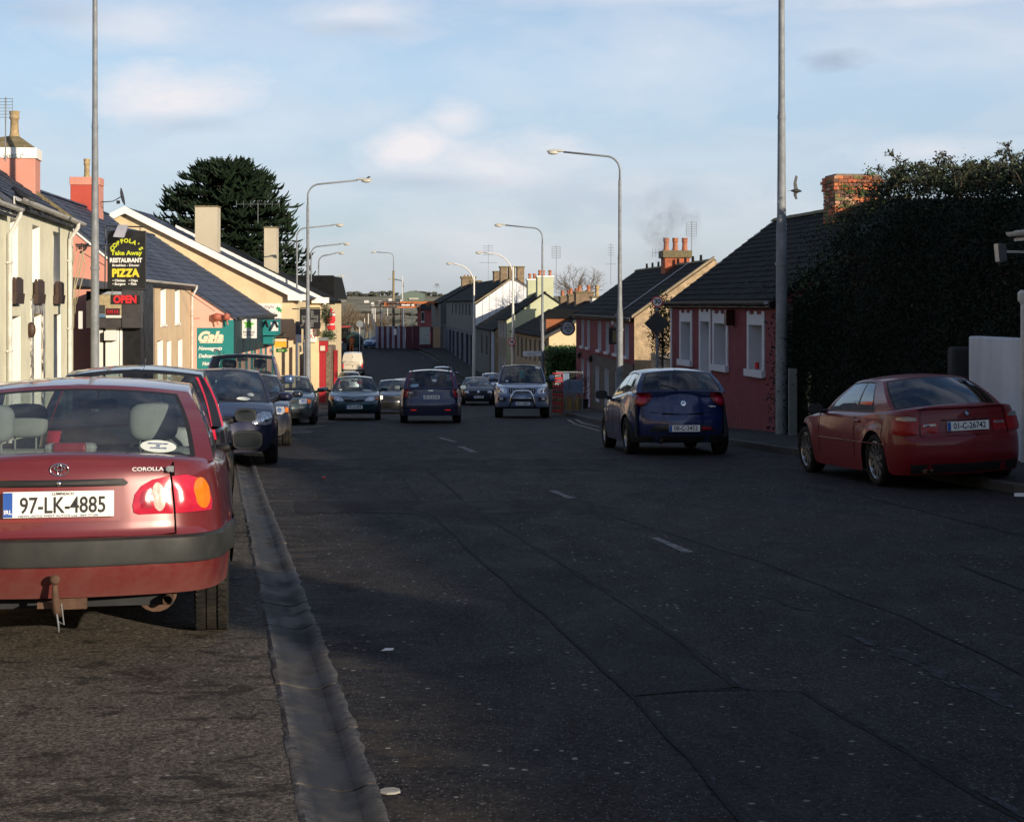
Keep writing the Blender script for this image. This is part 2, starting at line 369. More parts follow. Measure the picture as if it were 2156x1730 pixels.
gro = t_.math('MULTIPLY', t_.mapr(t_.math('ABSOLUTE', t_.math('SUBTRACT', t_.math('ADD', dd, t_.math('MULTIPLY', t_.noise(ob_, 4, 3), .06)), .075)), .085, .03), t_.mapr(t_.noise(t_.vmul(ob_, (1, 1, 1)), 2.1, 4, .6), .36, .5))
c_ = t_.mix(t_.math('MULTIPLY', t_.math('MAXIMUM', wetf, gro), .85), old, (.017, .0165, .018, 1)); rim = t_.math('MULTIPLY', t_.mapr(t_.math('ABSOLUTE', dd), .09, .13), t_.mapr(t_.noise(ob_, 14, 5, .75), .4, .6))
t_.put(b_.inputs['Base Color'], t_.mix(t_.math('MULTIPLY', rim, .8), c_, (.17, .15, .125, 1))); t_.put(b_.inputs['Roughness'], t_.mapr(wetf, 0, 1, .85, .6))
soil = mat('field grass', (.20, .18, .10), .95, var=.45, scale=.02, dirt=(.30, .23, .15), dirt_amt=.8, dirt_scale=.012)

def ribbon(name, ds, La, Ra, nx, m, z=0.0, zf=None):
    mb = MB(); n = len(ds)
    for d in ds:
        for i in range(nx + 1):
            u = i / nx; x = La(d) + (Ra(d) - La(d)) * u; mb.v.append((x, d, G(d) + z + (zf(u, d) if zf else 0)))
    for j in range(n - 1):
        for i in range(nx): a = j * (nx + 1) + i; mb.f.append((a, a + 1, a + nx + 2, a + nx + 1)); mb.mi.append(0)
    o = mb.build(name, m, smooth=True); o['kind'] = 'structure'; return o
def dl(a, b, st):
    n = max(1, round((b - a) / st)); return [a + (b - a) * i / n for i in range(n + 1)]
DC0, DC1 = -12, 27.2
inter = lambda d: cc_(d) if d < DC1 else cc_(DC1) - .1 * (d - DC1)
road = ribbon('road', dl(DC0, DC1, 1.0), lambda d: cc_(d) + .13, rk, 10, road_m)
far_road = ribbon('road', dl(DC1, 205, 1.5), lk, rk, 10, road_m)
back_road = ribbon('road', dl(-60, DC0, 2), lk, rk, 6, road_m)
lane = ribbon('parking_lane', dl(DC0, DC1, 1.0), lk, lambda d: cc_(d) - .13, 6, lane_m)
bay = ribbon('parking_lane', dl(DC1, 60, 1.5), lambda d: lk(d) + .01, lambda d: -4.4 - .05 * (d - DC1) + .3 * sin(d * 1.3), 5, lane_m, z=.004)
# terrain
mb = MB(); xs = [-700, -400, -240, -140, -90, -60, -45, -36, -30, -24, -18, -12, -6, 0, 6, 12, 18, 24, 30, 40, 60, 90, 140, 240, 400, 700]; ys = dl(-80, 210, 5) + [220, 235, 250, 270, 300, 340, 380, 430, 480, 540, 600, 660, 720, 780, 840, 900, 960, 1020, 1100, 1200, 1400, 1800, 2500, 3500, 5500]
for y_ in ys:
    for x_ in xs:
        far = max(0, (y_ - 240) / 600); k = min(1, far)
        z_ = G(y_) - .09 - (0 if y_ < 230 else .2) + k * (3.5 * noise.noise(Vector((x_ * .006, y_ * .004, 3))) + (1.2 if x_ < -100 else 0) + .9 * noise.noise(Vector((x_ * .03, y_ * .01, 1))))
        X = x_ * (1 if y_ < 260 else 1 + (y_ - 260) / 400)
        mb.v.append((X, y_, z_))
nx = len(xs)
for j in range(len(ys) - 1):
    for i in range(nx - 1): a = j * nx + i; mb.f.append((a, a + 1, a + nx + 1, a + nx)); mb.mi.append(0)
mb.build('terrain', soil, smooth=True)['kind'] = 'structure'
# footpaths with kerbs (real step of 12 cm)
def footpath(name, ds, inner, outer, kerb_rng, seg=.9):
    """inner = kerb edge; outer = far edge"""
    sg = 1 if outer(20) > inner(20) else -1
    o = ribbon(name, ds, lambda d: inner(d) + sg * .14, outer, 4, pave_m, z=.12)
    d = kerb_rng[0]; first = None; k = 0
    while d < kerb_rng[1]:
        e = d + seg; x0, x1 = inner(d), inner(e); z0, z1 = G(d), G(e); g = .012; dz = random.uniform(-.006, .006); jx = random.uniform(-.006, .006)
        e2 = e - g; mb = MB(); p = []
        for zz in (-.2, .0):
            for (xx, yy, zq) in ((x0, d, z0), (x0 + sg * .15, d, z0), (x1 + sg * .15, e2, z1), (x1, e2, z1)):
                p.append((xx + jx, yy, zq + (zz if zz < 0 else .118 + dz)))
        mb.hexa(p); mb.build('kerb_stone', kerb_m, o, bevel=.012 if d < 50 else 0); d = e
    return o
foot_r = footpath('footpath', dl(-30, 190, 2), rk, lambda d: rk(d) + (3.6 if d < 45 else 4.2), (13, 112))
foot_l = footpath('footpath', dl(-10, 190, 2), lk, lambda d: min(lk(d) - 2.2, -5.4 - .14 * d if d < 52 else -7.7 - .085 * d), (26, 90))
# drain channel: dished concrete units
chan = thing('drain_channel', 'dished concrete drain channel between the parking lane and the road', 'drain channel', (0, 0, 0))
chan['kind'] = 'structure'; del chan['category']
d = 3.2
rng = random.Random(3)
while d < 27:
    e = d + .86 + rng.uniform(-.03, .03); mb = MB(); prof = [(-.150, -.06), (-.148, -.002), (-.130, .006), (-.05, -.012), (.03, -.024), (.07, -.018), (.12, .005), (.145, .004), (.148, -.06)]
    n = len(prof); jx, jz = rng.uniform(-.004, .004), rng.uniform(-.001, .003); wob = [rng.uniform(-.007, .007) for _ in range(40)]; K = 8
    for j in range(K + 1):
        dd = d + .008 + (e - d - .016) * j / K
        for i, (px, pz) in enumerate(prof):
            ed = wob[(j * 3 + i) % 40] * (1.5 if i in (1, 7) else 0)
            mb.v.append((cc_(dd) + px + jx + ed, dd, G(dd) + pz + jz + .003))
    for j in range(K):
        for i in range(n - 1): a = j * n + i; mb.f.append((a, a + 1, a + n + 1, a + n)); mb.mi.append(0)
    mb.f.append(tuple(range(n))); mb.f.append(tuple(range(K * n, K * n + n))); mb.mi += [0, 0]
    mb.build('channel_stone', conc_m, chan, smooth=True, ang=35); d = e
# bedding under the channel
mb = MB()
for dd in dl(DC0, DC1, 1): mb.v += [(cc_(dd) - .2, dd, G(dd) - .05), (cc_(dd) + .2, dd, G(dd) - .05)]
for j in range(len(mb.v) // 2 - 1): mb.f.append((2 * j, 2 * j + 1, 2 * j + 3, 2 * j + 2)); mb.mi.append(0)
mb.build('channel_bed', tar)['kind'] = 'structure'
# seams, patches, worn paint
def fine_line(pts, st=.25):
    P = [gat(*p) for p in pts]; out = []
    for a, b in zip(P, P[1:]):
        n = max(1, int((b - a).length / st))
        for i in range(n): out.append(a.lerp(b, i / n))
    out.append(P[-1]); return out
def seam_line(name, pts, w, m, z=.005, wob=.03, seed=0):
    P = fine_line(pts); mb = MB(); n = len(P); r = random.Random(seed)
    for i, p in enumerate(P):
        t = (P[min(i + 1, n - 1)] - P[max(0, i - 1)]); nrm = Vector((t.y, -t.x, 0)).normalized()
        o = wob * (noise.noise(Vector((p.y * 1.1, seed, 0))) + .5 * noise.noise(Vector((p.y * 4, seed, 5)))); ww = w * (.6 + .9 * abs(noise.noise(Vector((p.y * 2.3, seed, 9)))) + r.uniform(0, .35))
        for sg in (-1, 1): q = p + nrm * (o + sg * ww / 2); mb.v.append((q.x, q.y, G(q.y) + z))
    for i in range(n - 1): mb.f.append((2 * i, 2 * i + 1, 2 * i + 3, 2 * i + 2)); mb.mi.append(0)
    o = mb.build(name, m); o['kind'] = 'structure'; return o
def strip_patch(name, la, ra, m, z=.0025):
    A, B = fine_line(la), fine_line(ra); n = 40; mb = MB()
    g = lambda P, t: P[min(len(P) - 1, int(t * (len(P) - 1)))]
    for i in range(n + 1):
        for P in (A, B): q = g(P, i / n); mb.v.append((q.x, q.y, G(q.y) + z))
    for i in range(n): mb.f.append((2 * i, 2 * i + 1, 2 * i + 3, 2 * i + 2)); mb.mi.append(0)
    o = mb.build(name, m); o['kind'] = 'structure'; return o
L1 = [(905, 1078), (1010, 1180), (1100, 1255), (1230, 1370), (1330, 1465), (1450, 1600), (1570, 1740)]
R1 = [(1005, 1078), (1120, 1150), (1260, 1235), (1400, 1330), (1550, 1447)]
R2 = [(1690, 1455), (1850, 1550), (2000, 1640), (2160, 1735)]
strip_patch('road_patch', L1[:5], R1, patch_m, .0018)
strip_patch('road_patch', [(1330, 1467), (1450, 1600), (1570, 1740)], [(1680, 1456), (1850, 1550), (2160, 1737)], patch_m, .0018)
def band_patch(x0, x1, y0, y1, m, z):
    mb = MB(); n = 24
    for i in range(n + 1):
        x = x0 + (x1 - x0) * i / n; k = 1.6 * sin(i * .9) + 1.2 * sin(i * 2.3)
        for y_ in (y0 + k * .5, y1 + k): q = gat(x, y_); mb.v.append((q.x, q.y, G(q.y) + z))
    for i in range(n): mb.f.append((2 * i, 2 * i + 1, 2 * i + 3, 2 * i + 2)); mb.mi.append(0)
    o = mb.build('road_patch', m); o['kind'] = 'structure'
band_patch(620, 1250, 1054, 1080, band_m, .003); band_patch(610, 1300, 966, 990, band_m, .003)
for i, (pts, w) in enumerate([(L1, .035), (R1, .05), (R2, .045), ([(1322, 1466), (1430, 1455), (1560, 1450), (1690, 1456)], .03), ([(838, 995), (880, 1052)], .03), ([(900, 990), (938, 1020), (975, 1052)], .05),
        ([(812, 900), (870, 962)], .04), ([(832, 915), (868, 950)], .05), ([(1290, 1090), (1400, 1120), (1620, 1190), (1900, 1300), (2160, 1420)], .02), ([(1800, 1040), (1970, 1083), (2160, 1130)], .03), ([(1420, 975), (1560, 1000), (1760, 1035)], .02), ([(2020, 1190), (2160, 1245)], .05)]):
    seam_line('tar_seam', pts, w * .62, tar, .0042, .035, i)
worn = bpy.data.materials.new('worn white road paint'); worn.use_nodes = True
t_ = NT(worn.node_tree); b_ = worn.node_tree.nodes['Principled BSDF']; ob_ = t_.node('ShaderNodeTexCoord').outputs['Object']
t_.put(b_.inputs['Base Color'], t_.mix(t_.mapr(t_.noise(t_.vmul(ob_, (.8, 3.5, 1)), 16, 5, .85), .46, .52), (.017, .017, .018, 1), (.30, .30, .29, 1))); b_.inputs['Roughness'].default_value = .9; b_.inputs['Specular IOR Level'].default_value = .1
wornf = bpy.data.materials.new('nearly gone road paint'); wornf.use_nodes = True
t_ = NT(wornf.node_tree); b_ = wornf.node_tree.nodes['Principled BSDF']; ob_ = t_.node('ShaderNodeTexCoord').outputs['Object']
t_.put(b_.inputs['Base Color'], t_.mix(t_.mapr(t_.noise(ob_, 11, 6, .85), .50, .60), (.013, .013, .016, 1), (.060, .064, .080, 1))); b_.inputs['Roughness'].default_value = .85; b_.inputs['Specular IOR Level'].default_value = .16
yell = mat('worn yellow road paint', (.20, .16, .07), .7, var=.4, scale=10)
for i, (pts, w) in enumerate([([(1163, 1033), (1203, 1049)], .10), ([(1378, 1132), (1450, 1163)], .10), ([(925, 921), (957, 930)], .12), ([(970, 940), (998, 952)], .12)]): seam_line('lane_dash', pts, w, worn, .0042, .0, 30 + i)
def fragments(name, pts, n, w, m, off=0.0, z=.0026, seed=0):
    P = fine_line(pts, .05); r = random.Random(seed); mb = MB()
    for _ in range(n):
        i = r.randrange(len(P) - 2); p = P[i]; t = (P[i + 1] - p); t.z = 0; t.normalize(); nr_ = Vector((t.y, -t.x, 0)); L = r.uniform(.05, .22); q = p + nr_ * (off + r.gauss(0, w * .35)); k = 7; z += .00002
        mb.poly([(v.x, v.y, G(v.y) + z) for v in [q + t * L * cos(2 * pi * j / k) * r.uniform(.6, 1.1) + nr_ * w * .5 * sin(2 * pi * j / k) * r.uniform(.5, 1.2) for j in range(k)]])
    mb.build(name, m)['kind'] = 'structure'
for i, (pts, n_, w, o_) in enumerate([([(1620, 1255), (1700, 1282)], 7, .07, 0), ([(1790, 1338), (1880, 1368), (1960, 1405)], 12, .07, 0), ([(1960, 1410), (2150, 1500)], 8, .07, 0), ([(1000, 964), (1060, 985)], 8, .08, 0), ([(1235, 1064), (1330, 1097), (1420, 1130)], 16, .05, 0), ([(1300, 990), (1640, 1080)], 22, .05, 0), (R1, 34, .022, -.035), (L1, 28, .020, -.03), (R2, 20, .025, -.03)]): fragments('worn_line', pts, n_, w, wornf, o_, seed=i)
for i, (pts, w) in enumerate([([(1196, 884), (1210, 893), (1262, 908)], .09), ([(1212, 883), (1226, 891), (1262, 900)], .09)]): seam_line('yellow_line', pts, w, yell, .014, .0, 70 + i)
seam_line('edge_line', [(882, 737), (905, 750), (937, 768)], .12, worn, .014, 0, 80); seam_line('lane_dash', [(828, 739), (862, 744)], .12, worn, .014, 0, 81); seam_line('lane_dash', [(884, 752), (893, 755)], .12, worn, .014, 0, 82)
# concrete spill and scraps lying about
p = gat(822, 1668); mb = MB(); mb.ext([(-.035, -.02, 0), (-.01, -.035, 0), (.02, -.03, 0), (.036, -.012, 0), (.03, .022, 0), (.008, .036, 0), (-.02, .03, 0), (-.038, .01, 0)], (0, 0, .008)); o = mb.build('concrete_lump', mat('pale concrete', (.30, .28, .25), .85, var=.25, scale=20), loc=(p.x, p.y, p.z + .002), bevel=.003); tag(o, 'pale lump of spilt concrete on the road beside the drain channel', 'concrete lump')
o = MB().poly([(-.03, -.02, .0), (.03, -.015, .002), (.035, .02, .006), (-.01, .03, .004)]).build('paper_scrap', white_paint, loc=gat(815, 1376) + Vector((0, 0, .02))); tag(o, 'small white scrap of litter on the road right of the drain channel', 'litter')
o = MB().box((0, 0, .012), (.05, .03, .02)).build('red_scrap', mat('red plastic', (.6, .02, .02), .4), loc=gat(682, 1008) + Vector((0, 0, .01))); tag(o, 'tiny red scrap of litter on the dark road', 'litter')
o = MB().ext([(-.09, -.04, 0), (.08, -.05, 0), (.1, .04, 0), (-.05, .05, 0)], (0, .01, .03)).build('paper_scrap', white_paint, loc=gat(2150, 1046) + Vector((0, 0, .01))); tag(o, 'crumpled white paper by the kerb at the right edge', 'litter')
# ------------------------------------------------------------------ vehicles
red_lens = mat('red lamp lens', (.48, .018, .045), .15, var=.15, scale=20, coat=.25)
amber_lens = mat('amber lamp lens', (.75, .17, .012), .15, var=.15, scale=30, coat=.8)
clear_lens = mat('clear lamp lens', (.55, .56, .58), .12, .5, var=.25, scale=25, coat=.9)
pale_lens = mat('ribbed pale lens', (.55, .42, .36), .3, var=.2, scale=30, coat=.4)
plate_white = mat('plate white', (.85, .85, .81), .45, var=.06)
plate_blue = mat('plate blue', (.02, .09, .38), .45, var=.05)
ink = mat('printed black', (.02, .02, .022), .6, var=.1)
grey_cloth = mat('grey seat cloth', (.22, .24, .235), .95, var=.12, scale=8, bump=.001, bscale=300)
dark_cloth = mat('dark seat cloth', (.03, .032, .038), .95, var=.15)
clear_glass = glass('clear car glass', (.76, .82, .81), .03, dirt=.03)
car_glass = glass('car glass', (.55, .62, .62), .03, dirt=.02)
privacy_glass = glass('dark car glass', (.30, .34, .36), .03, dirt=.03)
mirror_m = mat('mirror glass', (.34, .38, .38), .05, 1.0, var=.04)
paper = mat('paper disc', (.68, .72, .66), .7, var=.05)
rust = mat('rusty metal', (.10, .055, .035), .85, .2, var=.4, scale=12, bump=.002, bscale=90)

seam = mat('shut line', (.004, .003, .003), .9, spec=.1, var=0)
class Car:
    def __init__(s, name, label, p, x, y, heading, paintm, face='rear', group=None, detail=1, roll=0.0, dz=0.0, cat='car'):
        """x, y: where the middle of the bumper nearest the camera stands; heading: sideways drift of the line the car points along"""
        s.p = p; s.pm = paintm; L = p['L']; s.W = p['W'] / 2; s.detail = detail
        a = atan2(1, heading) - pi / 2
        if face == 'front': a += pi
        d = Vector((-sin(a), cos(a), 0))
        org = Vector((x, y, 0)) if face == 'rear' else Vector((x, y, 0)) - d * L
        ya = p['oh']; yb = ya + p['wb']
        A = org + d * ya; B = org + d * yb
        A.z = G(A.y); B.z = G(B.y); pitch = atan2(B.z - A.z, p['wb'])
        org.z = A.z - ya * sin(pitch) + dz
        s.e = thing(name, label, cat, org, group=group)
        s.e.rotation_euler = (Matrix.Rotation(a, 4, 'Z') @ Matrix.Rotation(pitch, 4, 'X') @ Matrix.Rotation(roll, 4, 'Y')).to_euler()
        s.org = org; s.face = face
        s.outline(); s.body(); s.cabin(); s.underside(); s.wheels(); s.mirrors()
    # plan outline of the right half, rear centre to front centre
    def outline(s):
        p = s.p; W_ = s.W; L = p['L']; rr = p.get('rr', .28); rf = p.get('rf', .4); br = p.get('bow_r', .08); bf = p.get('bow_f', .14); tr = p.get('tap_r', .05); tf = p.get('tap_f', .06)
        pts = []
        wr = W_ - tr - rr
        for i in range(9): u = i / 9; pts.append((wr * u, br * u * u))
        for i in range(9):
            a = -pi / 2 + (pi / 2) * i / 8; k = pts[-1] if i == 0 else None
            pts.append((wr + rr * cos(a), br + rr * (1 + sin(a))))
        y0 = pts[-1][1]; y1 = L - bf - rf
        for i in range(1, 40):
            u = i / 40; yy = y0 + (y1 - y0) * u
            w = W_ - tr * max(0, 1 - u * 3) ** 2 - tf * max(0, (u - .62) / .38) ** 2
            pts.append((w, yy))
        wf = W_ - tf - rf
        for i in range(9):
            a = (pi / 2) * i / 8
            pts.append((wf + rf * cos(a), y1 + rf * sin(a)))
        for i in range(1, 10): u = 1 - i / 9; pts.append((wf * u, L - bf * u * u))
        s.pl = pts; s.cum = [0]
        for a, b in zip(pts, pts[1:]): s.cum.append(s.cum[-1] + sqrt((a[0] - b[0])**2 + (a[1] - b[1])**2))
        s.S = s.cum[-1]
    def plan(s, q):
        sg = 1 if q >= 0 else -1; q = min(abs(q), s.S)
        lo, hi = 0, len(s.cum) - 1
        while hi - lo > 1:
            m = (lo + hi) // 2
            if s.cum[m] <= q: lo = m
            else: hi = m
        t = (q - s.cum[lo]) / max(1e-9, s.cum[lo + 1] - s.cum[lo]); a, b = s.pl[lo], s.pl[lo + 1]
        return sg * (a[0] + (b[0] - a[0]) * t), a[1] + (b[1] - a[1]) * t, (b[0] - a[0], b[1] - a[1])
    def ztop(s, y): return lerp_pts(s.p['top'], y)
    def surf(s, q, z, off=0.0, front=False):
        """point on the body side at arc position q (from rear centre, or from front centre) and height z"""
        sg = 1 if q >= 0 else -1
        if front: q = sg * (s.S - abs(q))
        x, y, t = s.plan(q); L = s.p['L']
        n = Vector((t[1], -t[0])).normalized(); x = abs(x) + n.x * off; y = y + n.y * off
        k = lerp_pts(s.p['ws'], z)
        fr = max(0, 1 - y / .75) ** 1.3 if y < .75 else 0; ff = max(0, 1 - (L - y) / .9) ** 1.3 if L - y < .9 else 0
        y2 = y + lerp_pts(s.p['rear'], z) * min(1, fr * 1.25) - lerp_pts(s.p['front'], z) * min(1, ff * 1.25)
        # swelling over the wheels
        for yc in (s.p['oh'], s.p['oh'] + s.p['wb']):
            r = sqrt((y - yc) ** 2 + (z - s.p['r']) ** 2); R = s.p['r'] + .055
            if abs(x) > s.W * .75: x += s.p.get('flare', .014) * math.exp(-((r - R) / .06) ** 2)
        return Vector((sg * x * k, y2, z))
    def body(s):
        p = s.p; R = p['r'] + .055; L = p['L']; zs = p['zs']
        qs = [0, .12, .3]; q0 = s.cum[8]; q1 = s.cum[17]
        qs += [q0 * .8, q0, q0 + (q1 - q0) * .3, q0 + (q1 - q0) * .6, q1]
        sideq = lambda y: next(s.cum[i] + (y - s.pl[i][1]) for i in range(17, len(s.pl) - 1) if s.pl[i][1] <= y <= s.pl[i + 1][1] + 1e-9)
        ys = []
        yq1 = s.pl[17][1]; yfe = s.pl[17 + 40][1] if len(s.pl) > 57 else L - .6
        yfe = s.pl[57][1] if True else 0
        for yc in (p['oh'], p['oh'] + p['wb']):
            for f in (-1.0, -.985, -.9, -.72, -.5, -.25, 0, .25, .5, .72, .9, .985, 1.0): ys.append(yc + R * f)
        extra = [p['c0'], p['c3']]
        k = 0
        while k < 60:
            yy = yq1 + (yfe - yq1) * k / 60
            if all(abs(yy - o) > .05 for o in ys) and not any(abs(yy - c) < R for c in (p['oh'], p['oh'] + p['wb'])): ys.append(yy)
            k += 1 if min([abs(yy - o) for o in ys] + [9]) > .1 else 2
        ys = sorted(set(round(y, 4) for y in ys if yq1 + .012 < y < yfe - .012))
        # thin out
        out = [];
        for y in ys:
            if not out or y - out[-1] > .004: out.append(y)
        qs += [s.cum[17] + (y - s.pl[17][1]) * 1.0 for y in out]
        qs = [q for q in qs]
        # side arc lengths: follow true outline
        def q_at(y):
            for i in range(17, 58):
                if s.pl[i][1] <= y <= s.pl[i + 1][1]:
                    return s.cum[i] + (s.cum[i + 1] - s.cum[i]) * (y - s.pl[i][1]) / max(1e-9, s.pl[i + 1][1] - s.pl[i][1])
            return s.cum[57]
        qs = qs[:8] + [q_at(y) for y in out]
        qf0 = s.cum[57]; qf1 = s.cum[min(65, len(s.cum) - 1)]
        qs += [qf0, qf0 + (qf1 - qf0) * .35, qf0 + (qf1 - qf0) * .7, qf1, qf1 + (s.S - qf1) * .3, qf1 + (s.S - qf1) * .6, qf1 + (s.S - qf1) * .85, s.S]
        lv = p['lv']; zt0 = lv[-1]; m = MB(); nr = len(lv); pts = {}
        for j, q in enumerate(qs):
            x, y, _ = s.plan(q); zl = zs
            for yc in (p['oh'], p['oh'] + p['wb']):
                dy = y - yc
                if abs(dy) < R - 1e-4: zl = max(zl, p['r'] + sqrt(max(0, R * R - dy * dy)) )
                elif abs(dy) <= R + 1e-3: zl = max(zl, zs)
            zt = s.ztop(y)
            for i, z in enumerate(lv):
                t = (z - lv[0]) / (lv[-1] - lv[0]); zz = lv[0] + (zt - lv[0]) * t if True else z
                zz = z if zt >= zt0 and False else zz
                if zl > zs: zz = zl + (zt - zl) * max(0, (t if t > 0 else 0))
                for sg in (1, -1):
                    v = s.surf(sg * max(q, 1e-6), zz)
                    if i == nr - 1: v.x *= .985
                    pts[(j, i, sg)] = v
        idx = {}
        def vid(j, i, sg):
            key = (j, i, sg if qs[j] > 0 and j < len(qs) - 1 else 1)
            if key not in idx: idx[key] = len(m.v); m.v.append(tuple(pts[(key[0], key[1], key[2])]) if not (j == 0 or j == len(qs) - 1) else (0, pts[key].y, pts[key].z))
            return idx[key]
        def face(a):
            a2 = []
            for q in a:
                if q not in a2: a2.append(q)
            if len(a2) > 2: m.f.append(tuple(a2)); m.mi.append(0)
        for sg in (1, -1):
            for j in range(len(qs) - 1):
                for i in range(nr - 1):
                    f = (vid(j, i, sg), vid(j + 1, i, sg), vid(j + 1, i + 1, sg), vid(j, i + 1, sg))
                    face(f if sg > 0 else f[::-1])
        # deck
        wb_ = p['wbase']; cr = p.get('crown', .05); fr_in = [1.0, .7, .35, 0]
        di = {}
        def deck(j, k, sg):  # k 0 = edge, 1 = mid shoulder, 2.. inner
            if k == 0: return vid(j, nr - 1, sg)
            key = (j, k, sg if (k < 5 and j > 0) else 1)
            if key in di: return di[key]
            e = Vector(m.v[vid(j, nr - 1, 1)]); xe = abs(e.x); wi = min(wb_, xe * .86)
            x = (xe + wi) / 2 if k == 1 else wi * fr_in[k - 2]
            x *= key[2]
            z = e.z + cr * (1 - (x / max(xe, 1e-4)) ** 2) ** .8 * min(1, xe / (s.W * .5)) if xe > .02 else e.z
            di[key] = len(m.v); m.v.append((x, e.y, z)); return di[key]
        for sg in (1, -1):
            for j in range(1, len(qs) - 2):
                ya = m.v[vid(j, nr - 1, 1)][1]; yb = m.v[vid(j + 1, nr - 1, 1)][1]
                for k in range(5):
                    if k >= 2 and ya > p['c0'] + .03 and yb < p['c3'] - .03: continue
                    f = (deck(j, k, sg), deck(j + 1, k, sg), deck(j + 1, k + 1, sg), deck(j, k + 1, sg))
                    face(f if sg > 0 else f[::-1])
            for jj, kk in ((0, 1), (len(qs) - 1, len(qs) - 2)):
                for k in range(5):
                    pass
        # close the little centre slices
        for (a, b) in ((0, 1), (len(qs) - 1, len(qs) - 2)):
            loop = [deck(b, k, 1) for k in range(6)] + [deck(b, k, -1) for k in (4, 3, 2, 1, 0)]
            loop.append(vid(a, nr - 1, 1)); face(loop)
        s.bodyo = m.build('body', s.pm, s.e, smooth=True, sub=1, recalc=True)
    def cab_pt(s, which, u, t):
        """greenhouse surfaces; which: rear/front (u across -1..1, t up), side (u along 0..1, t up, +-1), roof (u across, t along)"""
        p = s.p; wb_, wt_ = p['wbase'] , p['wroof']; c0, c1, c2, c3 = p['c0'], p['c1'], p['c2'], p['c3']; zr, zrear, zfront = p['H'], p['zr1'], p['zf1']
        b0 = p.get('bulge_r', .1); b1 = p.get('bulge_f', .16); cc = p.get('rcrown', .05)
        edge = lambda q: (zrear - cc) + ((zfront - cc) - (zrear - cc)) * q + (zr - cc - max(zrear - cc, zfront - cc) if False else p.get('arc', .03)) * sin(pi * min(1, max(0, q))) ** .9
        zb = lambda y: s.ztop(y) - .012
        if which in ('rear', 'front'):
            ft = which == 'front'; cA, cB, b = (c3, c2, -b1) if ft else (c0, c1, b0)
            x = (wb_ + (wt_ - wb_) * t + p.get('tum', .02) * sin(pi * t)); xx = x * u
            k = 1 - u * u
            y = cA + (cB - cA) * t - b * k * (1 - .35 * t) - p.get('cv', .0) * sin(pi * t) * (1 if not ft else -1)
            zbot = zb(cA) + (p.get('crown', .05) * .7 * k); ztp = edge(1 if ft else 0) + cc * k
            return Vector((xx, y, zbot + (ztp - zbot) * t + (p.get('cvz', .012)) * sin(pi * t)))
        if which == 'side':
            yb = c0 + (c3 - c0) * u; yt = c1 + (c2 - c1) * u
            x = wb_ + (wt_ - wb_) * t + p.get('tum', .02) * sin(pi * t)
            y = yb + (yt - yb) * t
            if u in (0.0,): pass
            zbot = zb(yb); ztp = edge(u)
            e = min(u, 1 - u); cvz = p.get('cvz', .012) * max(0, 1 - e * 8)
            yc = -p.get('cv', .0) * sin(pi * t) * max(0, 1 - u * 4) + p.get('cv', .0) * sin(pi * t) * max(0, 1 - (1 - u) * 4)
            return Vector((x, y + yc, zbot + (ztp - zbot) * t + cvz * sin(pi * t)))
        k = 1 - u * u; q = t
        return Vector((wt_ * u, c1 + (c2 - c1) * q + (-b0 * (1 - q) ** 3 + b1 * q ** 3) * k * .65, edge(q) + cc * k))
    def cabin(s):
        p = s.p; m = MB(); gl = p.get('glass', car_glass)
        def panes(which, U, T, sgx=1):
            """grid lines U, T with flags of cells that are glass / seal"""
            pass
        def emit(which, us, ts, cell, mir=1):
            for i in range(len(us) - 1):
                for j in range(len(ts) - 1):
                    c = cell((us[i] + us[i + 1]) / 2, (ts[j] + ts[j + 1]) / 2)
                    if c is None: continue
                    P = [s.cab_pt(which, us[a], ts[b]) for a, b in ((i, j), (i + 1, j), (i + 1, j + 1), (i, j + 1))]
                    if mir < 0: P = [Vector((-q.x, q.y, q.z)) for q in P][::-1]
                    c.add(P, [(0, 1, 2, 3)])
        seal = MB()
        def rng(a, b, n): return [a + (b - a) * i / n for i in range(n + 1)]
        for which, gu, (t0, t1), nm in (('rear', p.get('ru', .88), p.get('rt', (.1, .92)), 'rear_window'), ('front', .92, (.06, .95), 'windscreen')):
            g = MB(); e = .035
            us = [-1, -gu - e] + rng(-gu, gu, 10) + [gu + e, 1]; ts = [0, max(.01, t0 - e)] + rng(t0, t1, 6) + [min(.99, t1 + e), 1]
            def cell(u, t, gu=gu, t0=t0, t1=t1, e=e, g=g):
                if abs(u) < gu and t0 < t < t1: return g
                if abs(u) < gu + e and t0 - e < t < t1 + e: return seal
                return m
            emit(which, us, ts, cell)
            g.build(nm, p.get('glass_rear', gl) if which == 'rear' else gl, s.e, smooth=True, weld=True)
        wins = p['side']      # [(u0,u1)] panes, from the rear
        st0, st1 = p.get('st', (.12, .9))
        for mir in (1, -1):
            for (a, b) in wins:
                g = MB(); emit('side', rng(a, b, 8), rng(st0, st1, 4), lambda u, t: g, mir)
                g.build('side_window', gl, s.e, smooth=True, weld=True)
            us = sorted(set([0, .02, .05, .95, .98, 1.0] + [w for ab in wins for w in ab] + [w for (a, b) in wins for w in rng(a, b, 8)]))
            lo, hi = min(a for a, b in wins) - .02, max(b for a, b in wins) + .02
            us = sorted(set(us + [max(0, lo), min(1, hi)]))
            ts = [0, max(.01, st0 - .07)] + rng(st0, st1, 4) + [min(.99, st1 + .05), 1]
            def cell(u, t):
                for a, b in wins:
                    if a < u < b and st0 < t < st1: return None
                if lo < u < hi and st0 - .07 < t < st1 + .05: return seal
                return m
            emit('side', us, ts, cell, mir)
        us = rng(-1, 1, 10); ts = rng(0, 1, 12)
        emit('roof', us, ts, lambda u, t: m)
        m.build('cabin', s.pm, s.e, smooth=True, weld=.003, sub=1, ang=None)
